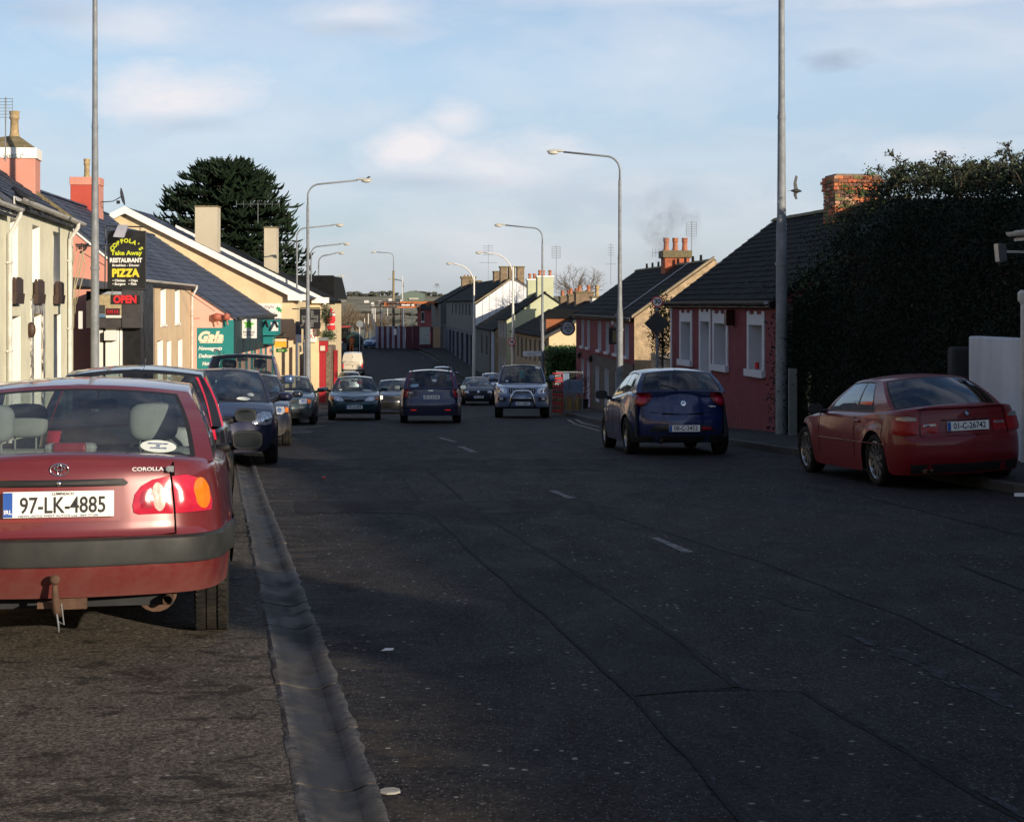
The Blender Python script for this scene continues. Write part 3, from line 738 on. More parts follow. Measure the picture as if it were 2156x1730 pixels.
        seal.build('window_seal', black_plastic, s.e, smooth=False, weld=True)
        # inside
        H = p['H']; zb = .32; c0, c3 = p['c0'], p['c3']
        tub = MB(); w = s.W * .86
        tub.box2((-w, c0 + .05, zb - .02), (w, c3 + .25, zb))
        zbt = min(s.ztop(c0 + .3), s.ztop(c3)) - .05
        for sx in (-1, 1): tub.box2((sx * w, c0 + .05, zb), (sx * (w - .03), c3 + .2, zbt))
        tub.box2((-w, c3 + .0, zb), (w, c3 + .2, zbt + .02)); tub.box2((-w * .95, c3 - .42, zbt - .22), (w * .95, c3 + .02, zbt + .03))
        if p.get('shelf'): tub.box2((-w * .93, c0 + .02, s.ztop(c0) - .05), (w * .93, c0 + p['shelf'], s.ztop(c0) - .035))
        tub.build('interior', p.get('int', dark_in), s.e)
        sm = p.get('seat', dark_cloth)
        ysf = p.get('yseat', c3 - 1.25); ysr = p.get('yrear', c0 + .55 if p.get('shelf') else c0 + .75)
        ht = p.get('zhead', H - .26)
        def seat(x, y, wd, wide=False):
            b = MB(); Mt = Matrix.Rotation(radians(14), 4, 'X')
            b.box((x, y - .03, (zb + ht - .2) / 2 + .02), (wd, .14, ht - .2 - zb), Mt)
            b.box((x, y + .3, zb + .16), (wd, .5, .2))
            o = b.build('seat', sm, s.e, bevel=.05)
            return o
        def head(o, x, y, wd, h=.2):
            b = MB(); se = lambda c, k: math.copysign(abs(c) ** k, c); cy, cz = y - .11, ht - .12 + h / 2
            b.grid(lambda u, v: (x + wd / 2 * se(cos(2 * pi * u), .55) * abs(sin(pi * max(.002, min(.998, v)))) ** .5, cy + .065 * se(sin(2 * pi * u), .8) * abs(sin(pi * max(.002, min(.998, v)))) ** .5, cz - h / 2 * se(cos(pi * v), .6)), 24, 14)
            for k in (-.06, .06): b.tube([(x + k, y - .1, ht - .3), (x + k, y - .1, ht)], .007, 6)
            b.build('headrest', sm, o, smooth=True)
        for x in (-.36, .36):
            o = seat(x, ysf, .5); head(o, x, ysf, .26, .2)
        o = seat(0, ysr, 1.2)
        for x in p.get('rhead', (-.35, .35)): head(o, x, ysr, p.get('rhw', .28), p.get('rhh', .2))
        st = MB(); cx = .36
        st.lathe([(.185 + .015 * cos(a), .015 * sin(a)) for a in [2 * pi * k / 6 for k in range(7)]], (0, 0, 0), 20, 'z', Matrix.Rotation(radians(65), 4, 'X'))
        st.box((0, 0, 0), (.36, .05, .02), Matrix.Rotation(radians(65), 4, 'X'))
        st.build('steering_wheel', dark_in, s.e, loc=(cx, c3 - .62, s.ztop(c3) - .02), smooth=True)
        mm = MB(); ym = p['c2'] + .12; zm = p['zf1'] - .13
        mm.box((0, ym, zm), (.24, .035, .065)); mm.tube([(0, ym, zm), (0, ym + .03, zm + .09)], .008, 6); mm.build('interior_mirror', dark_in, s.e, bevel=.01)
    def underside(s):
        p = s.p; m = MB(); w = s.W; r = p['r']; zs = p.get('zu', p['zs'])
        m.box2((-w + .3, .28, zs), (w - .3, p['L'] - .35, zs + .25))
        m.box2((-w + .1, p['oh'] + r + .12, zs + .01), (w - .1, p['oh'] + p['wb'] - r - .12, zs + .2))
        m.box2((-w + .34, .26, zs + .05), (w - .34, p['oh'] - r - .1, zs + .2)) if p['oh'] - r - .1 > .3 else None
        m.box2((-w + .36, p['oh'] + p['wb'] + r + .1, zs + .03), (w - .36, p['L'] - .3, zs + .2)) if p['L'] - p['oh'] - p['wb'] - r > .5 else None
        for yc in (p['oh'], p['oh'] + p['wb']):   # wheel housings
            for sx in (-1, 1):
                m.lathe([(r + .05, sx * (w - .3)), (r + .05, sx * (w - .045))], (0, yc, r), 16, 'x', a0=0, a1=pi)
                m.box2((sx * (w - .31), yc - r - .04, r), (sx * (w - .29), yc + r + .04, r + r + .05))
        m.build('underside', dark_in, s.e)
    def wheels(s):
        p = s.p; r = p['r']; tw = p.get('tw', .185); W_ = s.W; hub = p.get('hub', alloy); rr = p.get('rimr', r * .62); st = p.get('spokes', 5); first = None
        for yc in (p['oh'], p['oh'] + p['wb']):
            for sx in (1, -1):
                x = sx * (W_ - tw / 2 - .02 - p.get('tuck', .0))
                if first is None:
                    t = MB(); h = tw / 2
                    t.lathe([(rr, -h * .8), (rr + .02, -h * .95), (r - .05, -h), (r - .02, -h * .93), (r - .004, -h * .78), (r, -h * .5), (r, -h * .36), (r - .009, -h * .34), (r - .009, -h * .26), (r, -h * .24), (r, h * .24), (r - .009, h * .26), (r - .009, h * .34), (r, h * .36), (r, h * .5), (r - .004, h * .78), (r - .02, h * .93), (r - .05, h), (rr + .02, h * .95), (rr, h * .8)], n=32, axis='x')
                    first = t.build('wheel', rubber, s.e, smooth=True, ang=40)
                    if p.get('tread'):
                        q = MB()
                        for k in range(58):
                            for jx, cx in enumerate((-.63, 0, .63)):
                                a = 2 * pi * (k + .5 * (jx % 2)) / 58; q.box((h * cx, (r + .001) * cos(a), (r + .001) * sin(a)), (h * .54, .024, .009), Matrix.Rotation(a + pi / 2, 4, 'X') @ Matrix.Rotation(.25 * (jx - 1), 4, 'Z'))
                        q.build('tread', rubber, first, kind='stuff')
                    R = MB()
                    R.lathe([(rr + .005, h * .78), (rr - .01, h * .82), (rr - .03, h * .6), (rr - .035, -h * .7)], n=28, axis='x')
                    if st:
                        for k in range(st):
                            a = 2 * pi * k / st; M4 = Matrix.Rotation(a, 4, 'X')
                            ws2 = .035 if st > 6 else .05
                            R.hexa([M4 @ Vector(q) for q in ((h * .5, -ws2 * .6, .03), (h * .62, -ws2 * .6, .03), (h * .62, ws2 * .6, .03), (h * .5, ws2 * .6, .03), (h * .5, -ws2, rr - .02), (h * .74, -ws2, rr - .02), (h * .74, ws2, rr - .02), (h * .5, ws2, rr - .02))])
                        R.lathe([(0.0005, h * .7), (.06, h * .66), (.07, h * .45)], n=16, axis='x')
                        R.lathe([(0.0005, -h * .2), (rr - .03, -h * .2)], n=16, axis='x'); 
                    else:
                        R.lathe([(.0005, h * .72), (.07, h * .7), (.09, h * .55), (rr - .05, h * .62), (rr - .01, h * .78)], n=28, axis='x')
                        for k in range(8):
                            a = 2 * pi * k / 8; R.box((h * .66, (rr - .045) * cos(a), (rr - .045) * sin(a)), (.012, .03, .03))
                    R.build('rim', hub, first, smooth=True, ang=30)
                    o = first
                else:
                    o = dup_child(first, s.e)
                o.location = (x, yc, r); o.rotation_euler = (0, 0, 0 if sx > 0 else pi)
                for c in o.children: pass
    def mirrors(s):
        p = s.p; y = p.get('ymir', p['c3'] - .42); z = p.get('zmir', s.ztop(p['c3']) + .09); w = p.get('mirw', .21); h = p.get('mirh', .13)
        x0 = s.W * .93; cm = p.get('mirm', s.pm)
        for sx in (1, -1):
            m = MB()
            prof = []
            for k in range(9):
                a = (pi / 2) * k / 8; prof.append((sin(a), cos(a)))
            cx = sx * (x0 + .06 + w / 2)
            sup = lambda c: math.copysign(abs(c) ** .55, c)
            m.grid(lambda u, v: (cx + (w / 2) * sup(cos(2 * pi * u)) * sin(pi / 2 * max(.02, v)) ** .8, y + .1 * cos(pi / 2 * v) * 1.0, z + (h / 2) * sup(sin(2 * pi * u)) * sin(pi / 2 * max(.02, v)) ** .8), 20, 6)
            o = m.build('wing_mirror', cm, s.e, smooth=True)
            MB().tube([(sx * (x0 - .1), y + .12, z - .08), (cx - sx * w * .3, y + .05, z - .03)], [.035, .03], 8).build('mirror_arm', black_plastic, o, smooth=True)
            g = MB(); n = 20
            g.add([(cx + (w / 2 * .97) * sup(cos(2 * pi * k / n)), y - .001, z + (h / 2 * .95) * sup(sin(2 * pi * k / n))) for k in range(n)], [tuple(range(n))])
            g.build('mirror_surround', black_plastic, o)
            g = MB(); g.add([(cx + (w / 2 * .86) * sup(cos(2 * pi * k / n)), y - .004, z + (h / 2 * .82) * sup(sin(2 * pi * k / n))) for k in range(n)], [tuple(range(n))])
            g.build('mirror_glass', p.get('mglass', mirror_m), o)
    # pieces on the surface
    def patch(s, name, poly, m, off=.006, bulge=.0, front=False, parent=None, rings=4, label=None, both=False, smooth=True):
        """filled outline in (arc, height) laid over the body, standing off, with its own rim"""
        res = []
        for sg in ((1, -1) if both else (1,)):
            n0 = len(poly); P = []
            for i in range(n0):
                a, b = poly[i], poly[(i + 1) % n0]; k = max(1, int(sqrt((a[0] - b[0]) ** 2 + (a[1] - b[1]) ** 2) / .05))
                for j in range(k): P.append((a[0] + (b[0] - a[0]) * j / k, a[1] + (b[1] - a[1]) * j / k))
            n = len(P); cx = sum(a for a, b in P) / n; cz = sum(b for a, b in P) / n; vs = []; fs = []
            for k in range(rings + 1):
                t = k / rings; o = off + bulge * (1 - t * t)
                for (a, b) in P:
                    vs.append(s.surf(sg * (cx + (a - cx) * max(t, .001)), cz + (b - cz) * max(t, .001), o, front))
            for (a, b) in P: vs.append(s.surf(sg * (cx + (a - cx) * 1.01), cz + (b - cz) * 1.01, -.012, front))
            for k in range(rings + 1):
                for i in range(n): fs.append((k * n + i, k * n + (i + 1) % n, (k + 1) * n + (i + 1) % n, (k + 1) * n + i))
            mb = MB(); mb.add(vs, fs); res.append(mb.build(name, m, parent or s.e, smooth=smooth, label=label, recalc=True, ang=50))
        return res
    def band(s, name, qa, qb, za, zb, m, off=.02, front=False, n=24, parent=None):
        """strip wrapping the body from arc qa to qb between heights za and zb"""
        mb = MB(); prof = [(za, -.01), (za, off * .8), (za + .012, off), (zb - .012, off), (zb, off * .8), (zb, -.01)]
        mb.grid(lambda u, v: s.surf((qa + (qb - qa) * u) or 1e-6, prof[round(v * 5)][0], prof[round(v * 5)][1], front), n, 5)
        return mb.build(name, m, parent or s.e, smooth=True, ang=30)
    def plate(s, txt, z, front=None, x=0.0, w=.52, h=.11, y=None, county=None, off=.018):
        front = (s.face == 'front') if front is None else front
        if y is None: y = s.surf(1e-6, z, off, front).y
        L = s.p['L']; fy = -1 if not front else 1
        o = thing_part = MB().box((x, y, z), (w, .008, h)).build('number_plate', plate_white, s.e, bevel=.003)
        xd = (1, 0, 0) if not front else (-1, 0, 0); sx = 1 if not front else -1
        MB().box((x - sx * (w / 2 - .024), y + fy * .005, z), (.044, .003, h * .94)).build('plate_band', plate_blue, o)
        M4 = basis((x + sx * .02, y + fy * .0055, z - (h * .06 if county else 0)), xd, (0, 0, 1))
        text('plate_lettering', txt, h * (.60 if county else .64), ink, o, M4, .02, w=(w - .10) * .95)
        if county:
            text('plate_lettering', county, h * .10, ink, o, basis((x + sx * .02, y + fy * .0055, z + h * .40), xd, (0, 0, 1)), .02)
            text('plate_lettering', 'IRL', h * .16, plate_white, o, basis((x - sx * (w / 2 - .024), y + fy * .0072, z - h * .28), xd, (0, 0, 1)), .02)
        return o
    def door_lines(s, ys, z0, z1, sides=(1, -1)):
        for sg in sides:
            for y in ys:
                q = s.cum[17] + (y - s.pl[17][1]); s.patch('door_gap', [(sg * q, z0), (sg * (q + .006), z0), (sg * (q + .006), z1), (sg * q, z1)], seam, .003, rings=1)
    def exhaust(s, x, z=.25, r=.028, n=1):
        m = MB()
        for k in range(n): m.tube([(x + k * .075, .06, z), (x + k * .075, .7, z + .03)], r, 12, caps=False)
        m.tube([(x, .25, z + .03), (x, .75, z + .03)], .08, 14); m.build('exhaust', rust, s.e, smooth=True)
    def antenna(s, x, y, z, l=.5, lean=-.35):
        m = MB(); m.tube([(x, y, z - .01), (x, y, z + .03)], [.014, .01], 8); m.tube([(x, y, z + .03), (x, y + lean, z + .03 + l)], [.004, .0025], 6); m.build('antenna', black_plastic, s.e)

def lerp_levels(zs, zt, n=9): return [zs + (zt - zs) * i / (n - 1) for i in range(n)]
def P_(**k):
    d = dict(ws=[(.1, .93), (.3, .985), (.5, 1.0), (.7, .992), (.9, .955), (1.05, .93)], crown=.05)
    d.update(k); return d
saloon97 = P_(L=4.295, W=1.69, H=1.385, wb=2.465, oh=1.0, r=.292, zs=.315, zu=.24, tap_r=.06, rr=.30, bow_r=.07, tw=.185,
    ws=[(.15, .95), (.33, .985), (.47, 1.0), (.62, 1.0), (.75, .985), (.90, .955), (1.0, .92)],
    rear=[(.15, .15), (.30, .07), (.40, .025), (.47, .0), (.60, .0), (.62, .045), (.70, .05), (.90, .07), (.955, .085), (1.0, .12)],
    front=[(.15, .2), (.3, .05), (.5, 0), (.65, .08), (.8, .2)], lv=[.315, .36, .40, .44, .475, .54, .605, .622, .68, .76, .84, .90, .945, .975],
    top=[(0, .975), (.35, .975), (1.0, .93), (2.8, .90), (3.3, .86), (3.9, .76), (4.3, .68)],
    c0=.42, c1=1.08, c2=2.35, c3=3.08, wbase=.745, wroof=.60, zr1=1.355, zf1=1.35, arc=.045, rcrown=.045, bulge_r=.09, tum=.02, cvz=.015,
    ru=.845, rt=(.06, .90), side=[(.14, .27), (.29, .53), (.56, .90)], glass_rear=clear_glass, shelf=.30, seat=grey_cloth, rhead=(-.47, .41), rhw=.27, rhh=.21, zhead=1.16, yrear=1.16, hub=alloy, spokes=0, mirm=black_plastic, mirw=.20, mirh=.125)
hatch = P_(mirm=black_plastic, L=3.9, W=1.66, H=1.47, wb=2.46, oh=.62, r=.29, zs=.2, rr=.22, bow_r=.08,
    rear=[(.15, .12), (.3, .04), (.45, 0), (.58, .0), (.62, .03), (.9, .05), (1.0, .07)], front=[(.15, .2), (.3, .03), (.5, 0), (.65, .07), (.8, .22)],
    lv=lerp_levels(.2, .93, 10), top=[(0, .93), (1.0, .93), (2.6, .90), (3.0, .84), (3.5, .74), (3.9, .62)],
    c0=.06, c1=.42, c2=1.95, c3=2.85, wbase=.735, wroof=.56, zr1=1.40, zf1=1.40, arc=.045, rcrown=.05, bulge_r=.07, side=[(.07, .2), (.23, .47), (.5, .92)])
def V2(**k): return P_(**k)
# --- the red saloon nearest the camera
maroon = paint('faded red metallic paint', (.150, .018, .020), .55, .15)
saloon97['tread'] = True
c = Car('saloon_car', 'faded red saloon car with tow bar and rear number plate 97-LK-4885, nearest on the left', saloon97, -2.22, 8.0, -.172, maroon, detail=2)
red_saloon = c
c.band('bumper_strip', -1.55, 1.55, .475, .61, mat('bumper rubber', (.018, .020, .020), .6, var=.25, dirt=(.08, .075, .062), dirt_amt=.35, dirt_scale=4), .022, n=40)
for sg in (1, -1):
    A = lambda pts: [(sg * a, b) for a, b in pts]
    o, = c.patch('tail_lamp', A([(.36, .76), (.375, .815), (.41, .855), (.47, .885), (.563, .90), (.563, .715), (.39, .715), (.365, .725)]), red_lens, .006, .008)
    c.patch('reversing_lens', A([(.485 + .036 * cos(t * pi / 8) + .01, .80 + .072 * sin(t * pi / 8)) for t in range(16)]), pale_lens, .013, .004, parent=o)
    c.patch('tail_lamp_inner', A([(.395, .79), (.41, .825), (.46, .845), (.46, .745), (.40, .745)]), mat('deep red lens', (.30, .01, .03), .2, coat=.8), .012, .003, parent=o)
    o, = c.patch('tail_lamp', A([(.575, .90), (.66, .905), (.74, .88), (.80, .83), (.82, .77), (.80, .72), (.575, .715)]), red_lens, .006, .010)
    c.patch('indicator_lens', A([(.735 + .056 * cos(t * pi / 8), .81 + .078 * sin(t * pi / 8)) for t in range(16)]), amber_lens, .015, .006, parent=o)
# shut lines of the boot lid
seam = mat('shut line', (.006, .004, .004), .9, var=0)
for sg in (1, -1):
    c.patch('boot_seam', [(sg * .571, .615), (sg * .574, .615), (sg * .574, .93), (sg * .60, .965), (sg * .597, .968), (sg * .571, .935)], seam, .0035)
c.patch('boot_seam', [(-.57, .6135), (.57, .6135), (.57, .619), (-.57, .619)], seam, .0035)
c.patch('boot_handle_strip', [(-.33, .862), (.33, .862), (.345, .875), (.32, .895), (-.32, .895), (-.345, .875)], black_plastic, .012, .006)
m = MB(); yb = c.surf(1e-6, .878, .02).y; m.lathe([(.0005, -.006), (.011, -.006), (.012, 0)], (0, yb, .878), 14, 'y'); m.build('boot_lock', chrome, c.e, smooth=True)
# recess round the plate
c.patch('plate_recess', [(-.31, .69), (.29, .69), (.315, .72), (.325, .86), (-.325, .86), (-.33, .72)], mat('shaded red paint', (.20, .022, .024), .4, coat=.5), .002)
c.plate('97-LK-4885', .778, x=.0, h=.128, w=.53, county='LUIMNEACH')
text('dealer_line', "NEWCASTLE WEST AUTO'S Ltd.  069-77100", .010, mat('grey blue print', (.15, .17, .26), .6), c.e, basis((0, c.surf(1e-6, .778, .018).y - .0058, .7225), (1, 0, 0), (0, 0, 1)), .02, w=.38)
def emblem3(car, x, z, k, front=False):
    y = car.surf(x or 1e-6, z, .008, front).y; fy = 1 if front else -1
    m = MB()
    def ell(cx, cz, a, b, r): m.tube([(cx + a * cos(t * pi / 14), y, cz + b * sin(t * pi / 14)) for t in range(29)], r, 6, caps=False)
    ell(x, z, .044 * k, .030 * k, .0032 * k); ell(x, z + .008 * k, .026 * k, .011 * k, .0026 * k); ell(x, z + .0, .011 * k, .028 * k, .0026 * k)
    m.build('badge', chrome, car.e, smooth=True)
emblem3(c, .0, .955 - .01, 1)
yb = c.surf(.42, .945, .006).y
text('model_badge', 'COROLLA', .018, mat('bright badge', (.75, .75, .75), .4, var=0), c.e, basis((.425, yb - .006, .938), (1, 0, 0), (0, 0, 1)), .03, w=.155, depth=.003)
m = MB(); m.lathe([(.0005, -.006), (.015, -.004), (.016, 0)], (.528, yb, .937), 14, 'y'); m.box((.545, yb, .937), (.014, .004, .03)); m.build('small_badge', galv, c.e)
# brake light on the parcel shelf, dealer disc on the glass
m = MB(); m.box((.0, .60, 1.03), (.17, .08, .05)); m.build('high_brake_light', mat('dark red lens', (.20, .012, .02), .3), c.e, bevel=.015)
m = MB(); m.box((.0, .64, 1.025), (.27, .12, .055)); m.build('brake_light_housing', grey_cloth, c.e, bevel=.03)
w0 = c.cab_pt('rear', .66, .14); 
def on_glass(car, which, u, t, ru, rt, nm, mt, parent=None):
    mb = MB(); n = 24; pts = []
    for k in range(n):
        q = car.cab_pt(which, u + ru * cos(2 * pi * k / n), t + rt * sin(2 * pi * k / n)); q.y += (-.004 if which == 'rear' else .004); q.z += .003; pts.append(q)
    mb.poly(pts); return mb.build(nm, mt, parent or car.e)
d = on_glass(c, 'rear', .63, .135, .125, .075, 'window_disc', paper)
q = c.cab_pt('rear', .63, .135); up = (c.cab_pt('rear', .63, .3) - c.cab_pt('rear', .63, .0)); rt = c.cab_pt('rear', .8, .13) - c.cab_pt('rear', .5, .13)
blueink = mat('blue print', (.03, .07, .25), .6)
for s_, dz, h_, w_ in (('NEWCASTLE WEST', .021, .008, .105), ('AUTOS LTD', -.021, .009, .085), ('W', 0, .016, .02)):
    text('disc_lettering', s_, h_, blueink, d, basis(q + Vector((0, -.010, .006)) + up.normalized() * dz, rt, up), .03, w=w_)
# tow bar and exhaust
m = MB(); m.tube([(.0, .25, .27), (.0, .02, .245), (0, -.035, .27), (-.005, -.05, .33), (-.008, -.05, .395)], [.022, .022, .021, .018, .014], 10); m.sphere((-.008, -.05, .42), .025); m.box((.06, .12, .285), (.14, .05, .06)); m.box((-.05, .06, .285), (.10, .05, .03))
m.build('tow_ball', rust, c.e, smooth=True, ang=40)
m = MB(); m.tube([(.0, -.04, .26), (.01, -.05, .20), (.012, -.045, .165)], [.004, .004, .002], 5); m.tube([(.02, -.02, .30), (.035, -.04, .2), (.0, -.03, .22)], .003, 5); m.build('tow_cable', galv, c.e)
m = MB(); m.tube([(.46, .30, .305), (.46, .8, .31)], .105, 18); m.build('silencer', rust, c.e, smooth=True, ang=40)
m = MB(); m.tube([(.52, .16, .275), (.52, .34, .29)], .024, 12, caps=False); m.build('exhaust_pipe', rust, c.e, smooth=True)
m = MB()
hang = MB(); q = c.cab_pt('front', .45, .62); hang.tube([q + Vector((0, -.15, .05)), q + Vector((0, -.15, -.02))], .002, 4); hang.add([q + Vector((x, -.15, z)) for x, z in ((-.03, -.10), (.03, -.10), (.012, -.06), (.02, -.055), (0, -.015), (-.02, -.055), (-.012, -.06))], [tuple(range(7))]); hang.build('air_freshener', black_plastic, c.e)

# --- small dark hatchback with tall red lamps
navyblk = paint('blue black paint', (.008, .009, .013), .3, .1)
c = Car('hatchback_car', 'dark blue-black hatchback with tall red tail lamps parked ahead of the red saloon', hatch, -3.12, 13.4, -.165, navyblk, dz=.04)
for sg in (1, -1):
    pts = []
    mb = MB()
    def f(u, v, sg=sg):
        q = c.cab_pt('side', .035 + .06 * u, .0 + .93 * v) if u > .0 else c.cab_pt('rear', 1.0, .93 * v)
        n = Vector((1, -.4, 0)).normalized() * .012
        w = c.cab_pt('rear', .88, .93 * v)
        q = w.lerp(c.cab_pt('side', .06 * (1 - v * .5), .93 * v), u) + Vector((.012 * u + .002, -.014 * (1 - u * .4), 0)); q.x *= sg; return q
    mb.grid(f, 4, 10); mb.build('tail_lamp', red_lens, c.e, smooth=True)
    c.patch('tail_lamp', [(sg * .60, .90), (sg * .72, .90), (sg * .74, .62), (sg * .68, .60), (sg * .61, .74)], red_lens, .01, .01)
c.antenna(-.0, 2.0, 1.48, .42, -.35); c.exhaust(-.4)

def front_kit(c, lamps, grille, plate=None, fog=None, hoodline=None, lamp_mat=clear_lens, gm=black_plastic, lamp_off=.006, ind=None, disc=True, intake=None):
    for sg in (1, -1):
        o, = c.patch('headlight', [(sg * a, b) for a, b in lamps], lamp_mat, lamp_off, .012, front=True)
        cx = sum(a for a, b in lamps) / len(lamps); cz = sum(b for a, b in lamps) / len(lamps)
        hh = (max(b for a, b in lamps) - min(b for a, b in lamps)) * .33
        c.patch('lamp_bowl', [(sg * (cx + hh * cos(t * pi / 6)), cz + hh * sin(t * pi / 6)) for t in range(12)], chrome, lamp_off + .012, .006, front=True, parent=o, rings=2)
        if ind: c.patch('indicator', [(sg * a, b) for a, b in ind], amber_lens, lamp_off + .006, .008, front=True)
        if fog: c.patch('fog_lamp', [(sg * (fog[0] + fog[2] * cos(t * pi / 6)), fog[1] + fog[2] * sin(t * pi / 6)) for t in range(12)], clear_lens, .012, .01, front=True, rings=2)
    if grille: c.patch('grille', grille, gm, .004, front=True, rings=2)
    if intake: c.patch('lower_intake', intake, black_plastic, .004, front=True, rings=2)
    if plate: c.plate(*plate, front=True)
    if disc:
        on_glass(c, 'front', .62, .12, .07, .045, 'tax_disc', paper)
def wipers(c):
    m = MB()
    for x in (-.5, .05):
        a = c.cab_pt('front', x, .0) + Vector((0, .02, .02)); b = c.cab_pt('front', x + .55, .12) + Vector((0, .012, .012)); m.tube([a, b], .008, 5)
    m.build('wiper', black_plastic, c.e)

# --- navy hatchback facing
navy = paint('navy paint', (.009, .012, .042), .3, .0, .4, .6)
golf = P_(L=4.2, W=1.74, H=1.485, wb=2.58, oh=.74, r=.31, zs=.2, rr=.25, rf=.42, bow_f=.16, rear=[(.2, .08), (.45, 0), (.9, .08)], front=[(.15, .10), (.3, .01), (.48, 0), (.6, .03), (.72, .07), (.85, .22)],
    lv=lerp_levels(.2, .95, 11), top=[(0, .95), (1, .95), (2.8, .93), (3.15, .90), (3.6, .82), (4.0, .72), (4.2, .64)], tw=.205,
    c0=.12, c1=.5, c2=1.95, c3=3.0, wbase=.765, wroof=.58, zr1=1.42, zf1=1.435, arc=.04, rcrown=.05, side=[(.07, .2), (.23, .5), (.53, .93)], mirw=.22, mirh=.14)
c = Car('hatchback_car', 'navy blue hatchback parked facing the camera with clear headlamps and two papers on its dashboard', golf, -4.30, 24.2, -.165, navy, face='front')
front_kit(c, [(.50, .63), (.50, .70), (.58, .765), (.70, .80), (.86, .79), (.90, .70), (.84, .62), (.70, .60)], [(-.44, .66), (.44, .66), (.46, .74), (-.46, .74)], fog=(.60, .385, .05), intake=[(-.55, .30), (.55, .30), (.62, .44), (-.62, .44)])
for (u, t, ru, rt_) in ((.44, .10, .14, .05), (.60, .22, .07, .05)): on_glass(c, 'front', -u, t, ru, rt_, 'window_paper', paper)
wipers(c)
c.antenna(0, .35, 1.46, .25, .2)

# --- dark saloon behind it
dnavy = paint('dark blue grey paint', (.014, .02, .036), .6, .1)
sal = P_(L=4.4, W=1.74, H=1.42, wb=2.6, oh=.95, r=.30, zs=.2, rear=[(.2, .08), (.45, 0), (.9, .08)], front=[(.15, .12), (.3, .02), (.48, 0), (.6, .04), (.75, .12), (.85, .25)],
    lv=lerp_levels(.2, .95, 10), top=[(0, .97), (.7, .96), (1.2, .93), (2.8, .91), (3.3, .87), (3.9, .78), (4.4, .66)],
    c0=.45, c1=1.1, c2=2.35, c3=3.15, wbase=.74, wroof=.57, zr1=1.375, zf1=1.37, arc=.03, side=[(.14, .27), (.3, .54), (.57, .92)])
c = Car('saloon_car', 'dark blue-grey saloon with muddy flanks parked between the navy hatchback and the tall blue off-roader', sal, -4.97, 30.6, -.14, dnavy, face='front')
front_kit(c, [(.50, .62), (.50, .72), (.62, .75), (.78, .75), (.82, .66), (.72, .60)], [(-.4, .62), (.4, .62), (.42, .72), (-.42, .72)], ind=[(.84, .64), (.84, .74), (.93, .72), (.92, .64)], intake=[(-.5, .28), (.5, .28), (.55, .38), (-.55, .38)]); wipers(c)

# --- tall blue off-roader
sblue = paint('silver blue paint', (.08, .13, .25), .5, .4)
suv = P_(L=4.5, W=1.84, H=1.92, wb=2.7, oh=.9, r=.37, zs=.34, rr=.22, rf=.3, bow_f=.1, rear=[(.2, .1), (.5, 0), (1.1, .06)], front=[(.25, .08), (.4, 0), (.65, 0), (.8, .04), (1.0, .1), (1.15, .25)],
    lv=lerp_levels(.34, 1.18, 11), top=[(0, 1.18), (2.6, 1.17), (3.2, 1.13), (3.9, 1.08), (4.3, .98), (4.5, .92)], ws=[(.2, .95), (.5, .99), (.7, 1), (1.0, .985), (1.2, .96)], tw=.235, flare=.035,
    c0=.08, c1=.3, c2=2.35, c3=3.1, wbase=.83, wroof=.68, zr1=1.84, zf1=1.85, arc=.03, side=[(.05, .24), (.27, .52), (.55, .92)], mirw=.24, mirh=.2, zmir=1.27, rimr=.22)
c = Car('off_road_car', 'tall silver-blue off-roader with roof rails and big silver mirror parked outside the teal shop', suv, -5.82, 34.8, -.12, sblue, face='front')
front_kit(c, [(.55, .80), (.55, .93), (.70, .98), (.84, .97), (.86, .84), (.78, .78)], [(-.46, .78), (.46, .78), (.48, .93), (-.48, .93)], ind=[(.88, .84), (.88, .96), (.97, .94), (.96, .84)])
m = MB()
for sx in (-1, 1): m.tube([(sx * .62, .5, 1.89), (sx * .62, .6, 1.95), (sx * .62, 2.2, 1.96), (sx * .62, 2.35, 1.89)], .02, 6)
m.build('roof_rail', galv, c.e); wipers(c); c.antenna(.0, 2.3, 1.9, .3, .1)

# --- grey green saloon
gg = paint('grey green paint', (.03, .055, .065), .6, .3)
c = Car('saloon_car', 'grey-green saloon with silver mirror parked beside the tall lamp post, behind the off-roader', sal, -6.28, 45.2, -.10, gg, face='front')
front_kit(c, [(.42, .60), (.42, .70), (.50, .74), (.66, .74), (.66, .60)], [(-.36, .62), (.36, .62), (.36, .70), (-.36, .70)], ind=[(.68, .60), (.68, .73), (.80, .71), (.80, .61)], intake=[(-.5, .28), (.5, .28), (.55, .36), (-.55, .36)])
on_glass(c, 'front', -.1, .05, .5, .035, 'window_paper', paper)

